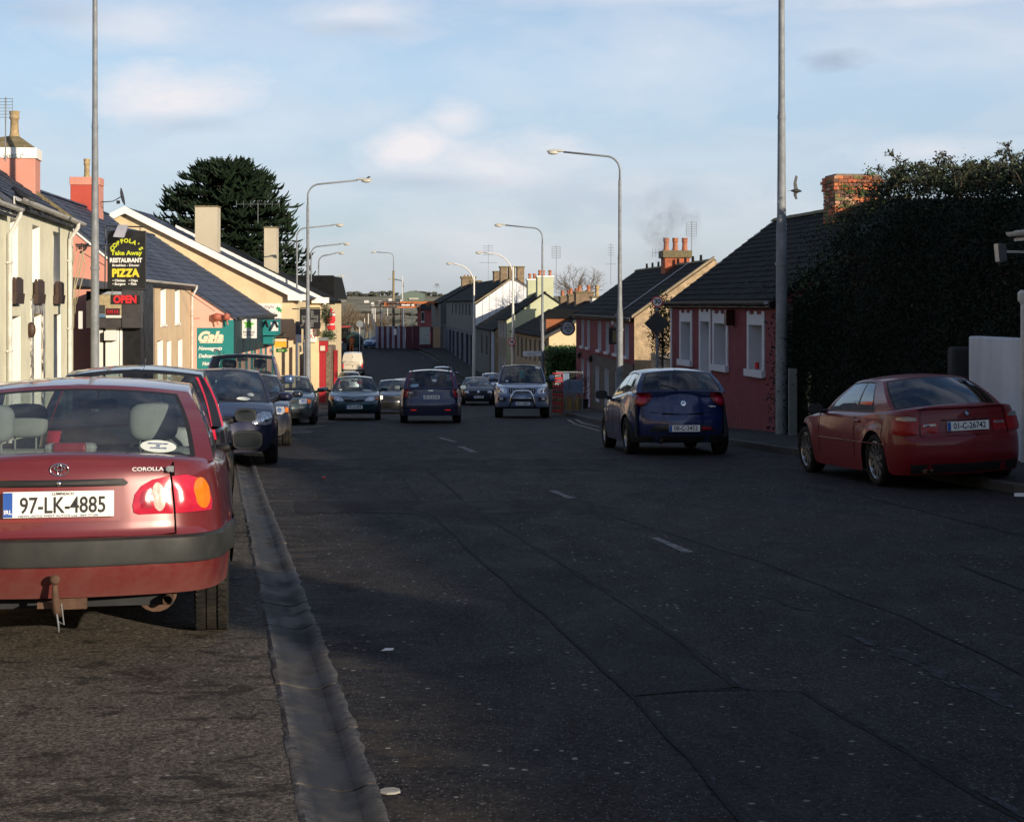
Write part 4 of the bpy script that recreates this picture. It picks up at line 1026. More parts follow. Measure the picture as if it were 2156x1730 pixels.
# --- teal hatch, three dials of light
teal = paint('teal green paint', (.004, .05, .062), .3, .25)
c = Car('saloon_car', 'teal green hatchback with chrome-edged grille and plate 99-G-809 facing the camera', P_(**{**sal, 'L': 4.25, 'W': 1.7, 'H': 1.41, 'c0': .25, 'wroof': .55, 'c3': 3.05, 'top': [(0, .95), (.7, .95), (2.8, .91), (3.15, .87), (3.8, .77), (4.25, .68)]}), -4.93, 51.2, -.085, teal, face='front')
front_kit(c, [(.36, .60), (.37, .68), (.50, .73), (.68, .745), (.72, .66), (.60, .59)], [(-.29, .56), (.29, .56), (.33, .66), (-.33, .66)], plate=('99-G-809', .41), ind=[(.735, .65), (.74, .735), (.86, .72), (.86, .63)], intake=[(-.55, .27), (.55, .27), (.62, .36), (.3, .34), (-.3, .34), (-.62, .36)])
m = MB(); P = [c.surf(q or 1e-6, z, .012, True) for q, z in ((-.33, .665), (-.12, .665), (-.07, .655), (-.0, .625), (.07, .655), (.12, .665), (.33, .665))]; m.tube(P, .012, 6); m.build('chrome_wing', chrome, c.e, smooth=True)
on_glass(c, 'front', -.55, .07, .22, .04, 'window_paper', paper)

# --- oncoming pair behind it
c = Car('saloon_car', 'dark saloon with one bright lit headlamp between the teal car and the blue estate', sal, -4.75, 66, -.07, paint('dark paint', (.010, .012, .016), .12, .1), face='front')
front_kit(c, [(.50, .60), (.50, .71), (.60, .74), (.76, .73), (.78, .64), (.70, .59)], [(-.35, .60), (.35, .60), (.36, .70), (-.36, .70)], lamp_mat=mat('lit headlamp', (1.0, .80, .50), .3, emit=4, var=0))
c = Car('saloon_car', 'blue-grey saloon mostly hidden behind the car with lit headlamp', sal, -5.0, 77, -.08, paint('blue grey paint', (.06, .09, .13), .3, .4), face='front')
front_kit(c, [(.50, .60), (.50, .72), (.70, .74), (.76, .64)], [(-.35, .60), (.35, .60), (.36, .70), (-.36, .70)])
silver = paint('silver paint', (.32, .34, .37), .35, .5)
c = Car('saloon_car', 'silver saloon seen from behind in front of the white van', sal, -10.05, 101, -.08, silver)
for sg in (1, -1): c.patch('tail_lamp', [(sg * .5, .68), (sg * .5, .86), (sg * .8, .86), (sg * .84, .70)], red_lens, .01, .01)
# --- white van
vanw = paint('white van paint', (.62, .55, .43), .35, .0)
van = P_(L=4.2, W=1.72, H=1.93, wb=2.7, oh=.75, r=.3, zs=.24, rr=.16, bow_r=.04, rear=[(.2, .05), (.45, 0), (.6, .03), (1.2, .06)], front=[(.2, .1), (.5, 0), (.9, .2)],
    lv=lerp_levels(.24, 1.12, 11), top=[(0, 1.12), (2.4, 1.1), (3.1, 1.0), (3.6, .9), (4.2, .72)], ws=[(.2, .96), (.6, 1.0), (1.1, .985)],
    c0=.06, c1=.22, c2=2.4, c3=3.2, wbase=.82, wroof=.70, zr1=1.86, zf1=1.86, arc=.03, rcrown=.06, ru=.001, rt=(.5, .501), side=[(.62, .92)], zmir=1.2, hub=black_plastic)
c = Car('delivery_van', 'small white van with faded red lettering driving away towards the striped hoarding', van, -12.75, 131, -.055, vanw, cat='van')
for o in list(c.e.children):
    if o.name.startswith('rear_window'): bpy.data.objects.remove(o)
for sg in (1, -1): c.patch('tail_lamp', [(sg * .72, .62), (sg * .72, .98), (sg * .84, .98), (sg * .86, .62)], mat('lit tail lamp', (.8, .04, .03), .3, emit=.5, var=0), .01, .008)
c.band('bumper_strip', -.95, .95, .40, .56, mat('grey bumper', (.12, .11, .10), .7), .02)
faded = mat('faded red lettering', (.42, .20, .15), .7)
text('lettering', 'CAHIR LTD', .12, faded, c.e, basis((0, .12, 1.52), (1, 0, 0), (0, -.1, 1)), .01, w=1.0)
text('lettering', 'REPAIRS   FITTING', .07, mat('faded black lettering', (.2, .18, .16), .7), c.e, basis((0, .045, .92), (1, 0, 0), (0, 0, 1)), .01, w=1.1)
MB().box((0, .035, .8), (.06, .02, .12)).build('door_handle', black_plastic, c.e); MB().box((0, .06, 1.05), (.012, .01, 1.2)).build('door_gap', seam, c.e)

# --- blue estate driving away
fblue = paint('violet blue paint', (.017, .022, .075), .3, .1)
mpv = P_(L=4.33, W=1.83, H=1.60, wb=2.64, oh=.8, r=.315, zs=.22, rr=.24, bow_r=.06, rear=[(.2, .08), (.35, .02), (.48, 0), (.62, .0), (.66, .035), (1.0, .06)], front=[(.2, .1), (.5, 0), (.9, .2)],
    lv=lerp_levels(.22, 1.0, 12), top=[(0, 1.0), (2.8, .98), (3.2, .93), (3.8, .83), (4.33, .68)], tw=.205,
    c0=.07, c1=.36, c2=2.0, c3=3.05, wbase=.80, wroof=.625, zr1=1.545, zf1=1.55, arc=.035, rcrown=.05, side=[(.06, .26), (.29, .53), (.56, .93)], glass_rear=privacy_glass, ru=.84, mirw=.2, mirh=.14, mirm=silver)
c = Car('estate_car', 'violet-blue estate car with roof rails and plate 05-C-6136 in the middle of the road', mpv, -2.36, 47.6, -.055, fblue)
for sg in (1, -1):
    mb = MB()
    def f(u, v, sg=sg):
        w = c.cab_pt('rear', .86, .95 * v); e_ = c.cab_pt('side', .05 * (1 - v * .5), .95 * v); q = w.lerp(e_, u) + Vector((.01 * u, -.014 * (1 - u * .4), 0)); q.x *= sg; return q
    mb.grid(f, 4, 10); mb.build('tail_lamp', red_lens, c.e, smooth=True)
    o, = c.patch('tail_lamp', [(sg * .66, 1.0), (sg * .84, 1.0), (sg * .86, .78), (sg * .76, .74), (sg * .70, .80)], red_lens, .01, .012)
    c.patch('reflector', [(sg * .42, .375), (sg * .42, .40), (sg * .58, .40), (sg * .58, .375)], mat('glowing reflector', (.8, .03, .01), .3, emit=.25, var=0), .012)  # reflector shine is put into the material as a faint glow
c.patch('plate_recess', [(-.38, .68), (.38, .68), (.38, .90), (-.38, .90)], mat('shaded blue paint', (.03, .04, .13), .4, coat=.5), .003)
c.plate('05-C-6136', .76); text('maker_badge', 'FORD', .035, chrome, c.e, basis((0, c.surf(1e-6, .945, .01).y, .95), (1, 0, 0), (0, 0, 1)), .03, w=.14)
text('model_badge', 'C-MAX', .025, chrome, c.e, basis((-.60, c.surf(.6, .9, .012).y - .01, .89), (1, 0, 0), (0, 0, 1)), .02, w=.16)
c.band('bumper_strip', -.95, .95, .44, .47, black_plastic, .008)
on_glass(c, 'rear', -.60, .16, .16, .08, 'window_disc', mat('pale blue paper', (.35, .5, .62), .6)); on_glass(c, 'rear', .14, .4, .1, .07, 'window_paper', paper)
m = MB()
for sx in (-1, 1): m.tube([(sx * .57, .45, 1.56), (sx * .57, .5, 1.62), (sx * .57, 1.9, 1.64), (sx * .57, 2.0, 1.58)], .018, 6)
m.build('roof_rail', black_plastic, c.e)
c = Car('saloon_car', 'pale blue saloon whose roof shows just beyond the violet-blue estate', sal, -4.75, 113, -.05, paint('pale blue paint', (.2, .28, .4), .3, .4), face='front')
front_kit(c, [(.5, .6), (.5, .72), (.7, .74), (.76, .64)], None)
# --- dark hatch behind the off-roader, silver car behind
c = Car('hatchback_car', 'dark blue hatchback with round badge facing the camera left of the silver off-roader', P_(**{**golf, 'W': 1.73, 'H': 1.44, 'zr1': 1.38, 'zf1': 1.39}), -1.70, 83, -.05, paint('ink blue paint', (.006, .009, .022), .1, .0, .45, .4), face='front')
front_kit(c, [(.52, .60), (.52, .72), (.60, .74), (.78, .73), (.78, .61)], [(-.46, .62), (.46, .62), (.46, .70), (-.46, .70)], plate=('00-C-2880', .42), intake=[(-.5, .27), (.5, .27), (.5, .35), (-.5, .35)])
c.patch('badge', [(.055 * cos(t * pi / 6), .70 + .055 * sin(t * pi / 6)) for t in range(12)], chrome, .014, .004, front=True, rings=2)
c = Car('hatchback_car', 'silver hatchback half hidden behind the left mirror of the silver off-roader', golf, -1.0, 93, -.05, paint('light silver paint', (.45, .47, .48), .2, .3), face='front')
front_kit(c, [(.52, .60), (.52, .72), (.60, .74), (.78, .73), (.78, .61)], [(-.4, .62), (.4, .62), (.4, .70), (-.4, .70)])

# --- big silver off-roader with bull bar
prado = P_(L=4.85, W=1.88, H=1.88, wb=2.79, oh=1.1, r=.385, zs=.36, rr=.22, rf=.34, bow_f=.13, rear=[(.2, .1), (.5, 0), (1.1, .06)], front=[(.25, .10), (.4, .01), (.55, 0), (.78, .0), (.82, .05), (1.05, .09), (1.2, .25)],
    lv=lerp_levels(.36, 1.20, 12), top=[(0, 1.20), (2.8, 1.19), (3.3, 1.15), (4.0, 1.11), (4.5, 1.04), (4.85, .98)], ws=[(.2, .95), (.5, .99), (.7, 1), (1.0, .985), (1.2, .95)], tw=.265, flare=.035,
    c0=.08, c1=.3, c2=2.5, c3=3.35, wbase=.83, wroof=.665, zr1=1.80, zf1=1.80, arc=.035, rcrown=.05, side=[(.05, .24), (.27, .52), (.55, .92)], mirw=.22, mirh=.22, zmir=1.33, rimr=.23)
lblue = paint('ice blue metallic paint', (.17, .23, .34), .35, .4)
c = Car('off_road_car', 'silver-blue off-roader with chrome bull bar and plate 04-C-8843 coming towards the camera', prado, .34, 54.6, .0, lblue, face='front')
front_kit(c, [(.54, .80), (.52, .93), (.60, 1.01), (.80, 1.05), (.90, 1.0), (.88, .86), (.78, .80)], [(-.42, .80), (.42, .80), (.46, .86), (.45, 1.0), (-.45, 1.0), (-.46, .86)], plate=('04-C-8843', .48), intake=[(-.40, .52), (.40, .52), (.40, .62), (-.40, .62)])
m = MB()
for k in range(11):
    x = -.39 + .078 * k
    if abs(x) < .06: continue
    a = c.surf(x, .83, .014, True); b = c.surf(x, .97, .014, True); m.tube([a, b], .011, 6)
a = [c.surf(q or 1e-6, .995, .016, True) for q in (-.45, -.2, 0, .2, .45)]; m.tube(a, .012, 6); a = [c.surf(q or 1e-6, .815, .016, True) for q in (-.42, -.2, 0, .2, .42)]; m.tube(a, .010, 6)
m.build('grille_bar', chrome, c.e, smooth=True); emblem3(c, 0, .905, 1.7, True)
for sg in (1, -1):
    c.patch('fog_lamp_recess', [(sg * .56, .55), (sg * .54, .68), (sg * .88, .70), (sg * .90, .60), (sg * .80, .55)], black_plastic, .006, front=True)
    c.patch('fog_lamp', [(sg * .66, .58), (sg * .66, .67), (sg * .80, .67), (sg * .80, .58)], clear_lens, .012, .008, front=True)
    c.patch('indicator', [(sg * .80, .95), (sg * .80, 1.0), (sg * .88, .97), (sg * .88, .92)], mat('pink orange lens', (.5, .12, .08), .3, coat=.5), .022, .0, front=True, rings=2)
yf = 4.95
m = MB(); m.tube([(-.42, yf - .1, .38), (-.40, yf, .45), (-.36, yf + .02, .72), (-.28, yf, .86), (-.2, yf - .01, .90), (.2, yf - .01, .90), (.28, yf, .86), (.36, yf + .02, .72), (.40, yf, .45), (.42, yf - .1, .38)], .032, 10)
m.tube([(-.36, yf + .01, .66), (.36, yf + .01, .66)], .02, 8); m.build('bull_bar', chrome, c.e, smooth=True)
for o in list(c.e.children):
    if o.name.startswith('number_plate'): o.location.y += .15
m = MB()
for sx in (-1, 1): m.tube([(sx * .62, .5, 1.85), (sx * .62, .6, 1.91), (sx * .62, 2.3, 1.92), (sx * .62, 2.45, 1.85)], .02, 6)
m.build('roof_rail', galv, c.e); wipers(c)
m = MB(); q = c.cab_pt('front', 0, .62) + Vector((0, -.12, -.02)); m.add([q + Vector((x, 0, z)) for x, z in ((-.06, -.2), (.06, -.2), (.05, -.08), (.11, -.05), (.05, .02), (0, .07), (-.05, .02), (-.11, -.05), (-.05, -.08))], [tuple(range(9))]); m.build('hanging_pennant', mat('teal cloth', (.15, .5, .45), .8), c.e)
on_glass(c, 'front', -.78, .88, .13, .05, 'window_paper', paper)

# --- blue hatchback parked on the right
bravo = P_(L=4.34, W=1.79, H=1.50, wb=2.6, oh=.83, r=.32, zs=.21, rr=.42, bow_r=.15, tap_r=.05, bow_f=.2, rf=.5, tw=.215,
    ws=[(.15, .95), (.35, .985), (.55, 1.0), (.8, .985), (1.0, .93), (1.1, .90)],
    rear=[(.15, .18), (.3, .05), (.45, .0), (.60, .0), (.68, .035), (.9, .09), (1.05, .16)], front=[(.15, .15), (.45, 0), (.6, .03), (.9, .3)],
    lv=lerp_levels(.21, 1.06, 13), top=[(0, 1.06), (1.0, 1.06), (2.2, .98), (3.0, .93), (3.3, .89), (3.9, .76), (4.34, .62)],
    c0=.26, c1=.66, c2=2.05, c3=3.2, wbase=.765, wroof=.595, zr1=1.43, zf1=1.42, arc=.055, rcrown=.05, bulge_r=.15, ru=.86, rt=(.08, .90), side=[(.16, .24), (.26, .52), (.55, .93)], st=(.12, .86), glass_rear=privacy_glass, mirw=.22, mirh=.15, mirm=black_plastic, yrear=1.35)
bravo['mglass'] = black_plastic
bb = paint('deep blue paint', (.007, .018, .095), .2, .1)
c = Car('hatchback_car', 'deep blue rounded hatchback with plate 08-C-2452 parked by the right kerb', bravo, 2.88, 27.35, -.085, bb)
deep_red = mat('deep red lamp', (.22, .006, .008), .3, coat=.35, spec=.3)
for sg in (1, -1):
    o, = c.patch('tail_lamp', [(sg * (.76 + .19 * cos(t * pi / 10)), .955 + .13 * sin(t * pi / 10) - .03 * cos(t * pi / 10)) for t in range(20)], deep_red, .008, .03)
    c.patch('lamp_ring', [(sg * (.74 + .10 * cos(t * pi / 8)), .935 + .07 * sin(t * pi / 8)) for t in range(16)], red_lens, .03, .012, parent=o)
c.patch('rear_diffuser', [(-.62, .40), (-.48, .51), (.48, .51), (.62, .40)], mat('dark grey plastic', (.03, .03, .032), .5), .012, .006)
c.patch('reflector', [(.32, .43), (.32, .475), (.5, .475), (.54, .43)], red_lens, .026)
c.plate('08-C-2452', .455, x=.0, off=.03)
c.patch('badge', [(.045 * cos(t * pi / 6), .875 + .045 * sin(t * pi / 6)) for t in range(12)], chrome, .014, .004, rings=2)
c.patch('badge_centre', [(-.02, .857), (.02, .857), (.024, .893), (-.024, .893)], mat('badge silver', (.5, .5, .52), .4, .5), .022, rings=1)
text('model_badge', 'Bravo', .03, chrome, c.e, basis((.50, c.surf(.5, .83, .012).y, .82), (1, -.1, 0), (0, 0, 1)), .0, w=.16, shear=.3)
pt = [(-.58, .72), (-.45, .685), (.45, .685), (.58, .72), (.575, .725), (.45, .692), (-.45, .692), (-.575, .725)]
c.patch('tailgate_seam', pt, seam, .004); c.antenna(0, .85, 1.49, .38, -.1)
m = MB(); q = c.cab_pt('rear', -.1, .05); m.tube([q + Vector((0, -.02, .0)), q + Vector((-.3, -.02, .08))], .012, 6); m.build('wiper', black_plastic, c.e)
c.band('underbody_skirt', -1.2, 1.2, .21, .33, black_plastic, .006, n=30)
c.door_lines((1.35, 2.2, 3.12), .36, .93, (-1,))
for y_ in (1.6, 2.45):
    m = MB(); q = c.surf(-(c.cum[17] + y_ - c.pl[17][1]), .90, .012); m.box(q, (.03, .15, .035)); m.build('door_handle', black_plastic, c.e, bevel=.01)
c.exhaust(-.35, .24)

# --- crimson coupe half on the pavement
coupe = P_(L=4.49, W=1.757, H=1.37, wb=2.725, oh=.98, r=.325, zs=.17, rr=.34, bow_r=.12, tap_r=.06, bow_f=.2, rf=.45, tw=.225,
    ws=[(.12, .96), (.3, .99), (.5, 1.0), (.7, .99), (.85, .955), (.97, .92)],
    rear=[(.12, .14), (.25, .05), (.38, .0), (.60, .0), (.64, .045), (.75, .06), (.92, .07), (.97, .09)], front=[(.15, .12), (.45, 0), (.6, .05), (.8, .25)],
    lv=[.17, .24, .31, .38, .45, .52, .59, .635, .70, .77, .84, .90, .94, .965], top=[(0, .965), (.3, .96), (1.2, .90), (2.8, .88), (3.3, .84), (4.0, .74), (4.49, .62)],
    c0=.62, c1=1.32, c2=2.25, c3=3.2, wbase=.725, wroof=.545, zr1=1.335, zf1=1.325, arc=.03, rcrown=.045, bulge_r=.13, ru=.90, rt=(.08, .93), side=[(.24, .47), (.50, .93)], st=(.14, .88), tum=.03, shelf=.3, glass_rear=glass('tinted rear glass', (.2, .26, .3), .02), mirw=.2, mirh=.13, mirm=None, rimr=.24, spokes=10)
coupe['mglass'] = bravo['mglass'] = black_plastic
coupe['mirm'] = coupe.get('mirm') or paint('crimson paint', (.165, .004, .009), .05, .0, .45, .5)
crim = paint('crimson paint', (.165, .004, .009), .05, .0, .45, .5)
c = Car('coupe_car', 'crimson two-door coupe with plate 01-C-26742 parked half on the right pavement', coupe, 5.53, 19.65, -.142, crim, roll=-radians(2.6), dz=.035)
for sg in (1, -1):
    o, = c.patch('tail_lamp', [(sg * .60, .66), (sg * .585, .80), (sg * .60, .86), (sg * .74, .885), (sg * .97, .86), (sg * 1.02, .80), (sg * 1.0, .68), (sg * .84, .655)], mat('crimson lamp', (.34, .006, .010), .4, coat=.25, spec=.3), .006, .012)
    c.patch('indicator_lens', [(sg * .62, .825), (sg * .63, .862), (sg * .74, .885), (sg * .90, .87), (sg * .91, .84), (sg * .76, .825)], mat('smoked clear lens', (.26, .25, .25), .15, .4, coat=.9), .020, .0, parent=o, rings=2)
    o, = c.patch('lid_lamp', [(sg * .36, .67), (sg * .355, .78), (sg * .375, .80), (sg * .565, .79), (sg * .57, .66)], mat('crimson lamp', (.34, .006, .010), .4, coat=.25, spec=.3), .006, .008)
    c.patch('reversing_lens', [(sg * .38, .755), (sg * .385, .785), (sg * .54, .78), (sg * .545, .75)], mat('smoked clear lens', (.42, .40, .38), .15, .4, coat=.9), .016, .0, parent=o, rings=1)
c.plate('01-C-26742', .745, x=0, w=.53)
c.patch('plate_hood', [(-.33, .815), (.33, .815), (.31, .835), (-.31, .835)], mat('dark crimson paint', (.08, .004, .008), .3, coat=.5), .012, .006)
c.patch('badge', [(.034 * cos(t * pi / 8), .895 + .034 * sin(t * pi / 8)) for t in range(16)], mat('badge black', (.02, .02, .025), .3, coat=.5), .010, .002, rings=2)
for k, mm_ in enumerate((mat('badge blue', (.05, .22, .55), .3), mat('badge white', (.7, .7, .72), .3)) * 2):
    c.patch('badge_quarter', [(0.001, .895)] + [(.023 * cos(k * pi / 2 + t * pi / 8), .895 + .023 * sin(k * pi / 2 + t * pi / 8)) for t in range(5)], mm_, .0135, rings=1)
c.band('rear_valance', -.72, .72, .19, .30, black_plastic, .006, n=30); c.exhaust(-.52, .21, .03, 2)
c.patch('boot_seam', [(-.575, .632), (.575, .632), (.575, .637), (-.575, .637)], seam, .004)
for sg in (1, -1): c.patch('boot_seam', [(sg * .574, .632), (sg * .579, .632), (sg * .59, .95), (sg * .585, .95)], seam, .004)
c.band('side_strip', -(c.cum[17] + .15), -(c.cum[17] + 2.6), .53, .545, mat('dark crimson paint', (.08, .004, .008), .3, coat=.5), .010, n=30)
c.band('side_strip', c.cum[17] + .15, c.cum[17] + 2.6, .53, .55, mat('dark crimson paint', (.08, .004, .008), .3, coat=.5), .010, n=30)
m = MB()
mb = MB(); mb.grid(lambda u, v: c.surf((-.62 + 1.24 * u) or 1e-6, .958, 0) + Vector((0, .02 - .05 * v + .045 * (1 - abs(2 * u - 1) ** 3) * 0, .012 + .028 * sin(pi * min(1, v * 1.1)) * (1 - abs(2 * u - 1) ** 6))), 20, 5); mb.build('boot_spoiler', crim, c.e, smooth=True)
m = MB(); q = c.surf(-(c.cum[17] + 1.05), .80, .012); m.box(q, (.03, .16, .03)); m.build('door_handle', crim, c.e, bevel=.01)
c.door_lines((1.62, 3.02), .33, .86, (-1,)); c.door_lines((.72,), .50, .80, (-1,))
# --- far blue car and red car on the left beyond the bend
c = Car('saloon_car', 'blue saloon standing by the round sign post beyond the bend', sal, -15.9, 181, .45, paint('mid blue paint', (.07, .12, .26), .3, .4), face='front')
front_kit(c, [(.5, .6), (.5, .72), (.7, .74), (.76, .64)], [(-.35, .60), (.35, .60), (.36, .70), (-.36, .70)])
c = Car('hatchback_car', 'dark red hatchback half hidden behind the striped hoarding', golf, -15.4, 186, .3, paint('dark red paint', (.15, .01, .02), .3, .3), face='front')
front_kit(c, [(.5, .6), (.5, .72), (.7, .74), (.76, .64)], None)
# ------------------------------------------------------------------ buildings
slate = mat('blue grey slate', (.036, .047, .075), .62, var=.35, scale=6, dirt=(.09, .09, .09), dirt_amt=.3, dirt_scale=2)
slate_d = mat('dark slate', (.008, .0085, .009), .9, spec=.2, var=.4, scale=6, dirt=(.018, .018, .011), dirt_amt=.6, dirt_scale=1.5)
frame_w = mat('white window frame', (.70, .70, .68), .45, var=.05)
brown_wood = mat('brown stained wood', (.045, .022, .014), .6, var=.25, scale=9)
pot_clay = mat('clay chimney pot', (.42, .15, .07), .8, var=.25, scale=9, dirt=(.12, .08, .05), dirt_amt=.5, dirt_scale=5)
pot_buff = mat('buff chimney pot', (.42, .30, .15), .85, var=.25, scale=9, dirt=(.10, .07, .04), dirt_amt=.7, dirt_scale=6, bump=.004, bscale=40)
gutter_w = mat('white gutter', (.62, .60, .56), .45, var=.1, dirt=(.25, .22, .17), dirt_amt=.5, dirt_scale=4)
curtain = mat('net curtain', (.45, .43, .38), .9, var=.2, scale=7)

for m_ in (slate, slate_d):   # every slate weathers a little differently
    t_ = NT(m_.node_tree); b_ = m_.node_tree.nodes['Principled BSDF']; old = b_.inputs['Base Color'].links[0].from_socket; gi = t_.node('ShaderNodeNewGeometry')
    t_.put(b_.inputs['Base Color'], t_.mix(t_.mapr(gi.outputs['Random Per Island'], 0, 1), t_.mix(1.0, old, (.55, .56, .58, 1), 'MULTIPLY'), t_.mix(1.0, old, (1.55, 1.5, 1.45, 1), 'MULTIPLY')))
class Bld:
    def __init__(s, name, label, x, y, m, side, cat='house', group=None):
        """x, y: near corner on the street line; m: sideways drift of the street front per metre; side: +1 on the left of the road, -1 on the right"""
        s.m = m; s.side = side; s.z0 = G(y); s.x = x; s.y = y
        a = atan2(1, m); s.e = thing(name, label, cat, (x, y, s.z0), a, group)
    def P(s, u, i, Z): return Vector((u, s.side * i, Z - s.z0))
    def part(s, name, mb, mt, **k):
        return mb.build(name, mt, s.e, **k)
    def ulen(s, d): return (d - s.y) * sqrt(1 + s.m * s.m)
    def wall(s, u0, u1, Zb, Zt, ops, mt, i0=0.0, depth=.2, name='wall', reveal=None, du=None):
        """street wall in the plane i = i0 with openings (u0, u1, z0, z1) cut through it"""
        us = sorted({u0, u1} | {q for o in ops for q in o[:2]}); zs = sorted({Zb, Zt} | {q for o in ops for q in o[2:4]}); mb = MB()
        for a, b in zip(us, us[1:]):
            for c, d in zip(zs, zs[1:]):
                if any(o[0] - 1e-6 <= a and b <= o[1] + 1e-6 and o[2] - 1e-6 <= c and d <= o[3] + 1e-6 for o in ops): continue
                mb.quad(s.P(a, i0, c), s.P(b, i0, c), s.P(b, i0, d), s.P(a, i0, d))
        w = s.part(name, mb, mt)
        for o in ops:
            a, b, c, d = o[:4]; j = i0 + depth; rv = MB()
            rv.quad(s.P(a, i0, c), s.P(a, j, c), s.P(a, j, d), s.P(a, i0, d)); rv.quad(s.P(b, i0, c), s.P(b, j, c), s.P(b, j, d), s.P(b, i0, d))
            rv.quad(s.P(a, i0, d), s.P(b, i0, d), s.P(b, j, d), s.P(a, j, d)); rv.quad(s.P(a, i0, c), s.P(b, i0, c), s.P(b, j, c), s.P(a, j, c)); rv.build('reveal', reveal or mt, w)
        return w
    def window(s, u0, u1, z0, z1, i=.17, style='sash', fm=None, sill=None, sill_out=.06, sill_h=.09, cur=True):
        fm = fm or frame_w; f = .06; fr = MB()
        def bar(a, b, c, d, t=.05): fr.hexa([s.P(a, i, c), s.P(b, i, c), s.P(b, i + t, c), s.P(a, i + t, c), s.P(a, i, d), s.P(b, i, d), s.P(b, i + t, d), s.P(a, i + t, d)])
        bar(u0, u0 + f, z0, z1); bar(u1 - f, u1, z0, z1); bar(u0 + f, u1 - f, z0, z0 + f); bar(u0 + f, u1 - f, z1 - f, z1)
        zm = z0 + (z1 - z0) * (.55 if style == 'sash' else .7)
        if style in ('sash', 'top'): bar(u0 + f, u1 - f, zm - .025, zm + .025)
        if style == 'cas': bar((u0 + u1) / 2 - .025, (u0 + u1) / 2 + .025, z0 + f, z1 - f)
        o = s.part('window', fr, fm)
        p = MB(); p.quad(s.P(u0 + f, i + .03, z0 + f), s.P(u1 - f, i + .03, z0 + f), s.P(u1 - f, i + .03, z1 - f), s.P(u0 + f, i + .03, z1 - f)); p.build('pane', wgl, o)
        q = MB(); q.quad(s.P(u0, i + .2, z0), s.P(u1, i + .2, z0), s.P(u1, i + .2, z1), s.P(u0, i + .2, z1)); q.build('room_shade', dark_in, o)
        if cur:
            q = MB(); n = 8
            for (a, b) in ((u0 + f, u0 + (u1 - u0) * .3), (u1 - (u1 - u0) * .3, u1 - f)):
                q.grid(lambda u, v: s.P(a + (b - a) * u, i + .1 + .02 * sin(u * 16), z0 + f + (z1 - z0 - 2 * f) * v), n, 1)
            q.build('curtain', curtain, o)
        if sill is not None:
            q = MB(); q.hexa([s.P(u0 - .06, -sill_out, z0 - sill_h), s.P(u1 + .06, -sill_out, z0 - sill_h), s.P(u1 + .06, i, z0 - sill_h), s.P(u0 - .06, i, z0 - sill_h), s.P(u0 - .06, -sill_out, z0 - .01), s.P(u1 + .06, -sill_out, z0 - .01), s.P(u1 + .06, i, z0 + .004), s.P(u0 - .06, i, z0 + .004)]); q.build('sill', sill, o, bevel=.01)
        return o
    def door(s, u0, u1, z0, z1, dm, i=.16, fan=True):
        o = MB(); zt = z1 - (.35 if fan else 0)
        o.hexa([s.P(u0, i, z0), s.P(u1, i, z0), s.P(u1, i + .05, z0), s.P(u0, i + .05, z0), s.P(u0, i, zt), s.P(u1, i, zt), s.P(u1, i + .05, zt), s.P(u0, i + .05, zt)]); o = s.part('door', o, dm)
        p = MB(); w = u1 - u0
        for a, b in ((.14, .46), (.54, .86)):
            for c, d in ((.1, .42), (.5, .92)):
                p.hexa([s.P(u0 + w * a, i - .012, z0 + (zt - z0) * c), s.P(u0 + w * b, i - .012, z0 + (zt - z0) * c), s.P(u0 + w * b, i, z0 + (zt - z0) * c), s.P(u0 + w * a, i, z0 + (zt - z0) * c), s.P(u0 + w * a, i - .012, z0 + (zt - z0) * d), s.P(u0 + w * b, i - .012, z0 + (zt - z0) * d), s.P(u0 + w * b, i, z0 + (zt - z0) * d), s.P(u0 + w * a, i, z0 + (zt - z0) * d)])
        p.build('door_panel', dm, o)
        h = MB(); h.sphere(s.P(u0 + w * .88, i - .05, z0 + (zt - z0) * .48), .03, 8, 6); h.build('handle', chrome, o)
        if fan:
            p = MB(); p.quad(s.P(u0, i + .03, zt), s.P(u1, i + .03, zt), s.P(u1, i + .03, z1), s.P(u0, i + .03, z1)); p.build('fanlight', wgl, o)
            q = MB(); q.quad(s.P(u0, i + .2, z0), s.P(u1, i + .2, z0), s.P(u1, i + .2, z1), s.P(u0, i + .2, z1)); q.build('hall_shade', dark_in, o)
        return o
    def gable(s, u, D, Zb, Ze, Zr, mt, name='gable_wall', i0=0.0, Dr=None, Zeb=None):
        Dr = Dr or D / 2; Zeb = Zeb if Zeb is not None else Ze
        mb = MB(); mb.poly([s.P(u, i0, Zb), s.P(u, i0, Ze), s.P(u, Dr, Zr), s.P(u, D, Zeb), s.P(u, D, Zb)]); return s.part(name, mb, mt)
    def back(s, u0, u1, D, Zb, Ze, mt):
        s.part('back_wall', MB().quad(s.P(u0, D, Zb), s.P(u1, D, Zb), s.P(u1, D, Ze), s.P(u0, D, Ze)), mt)
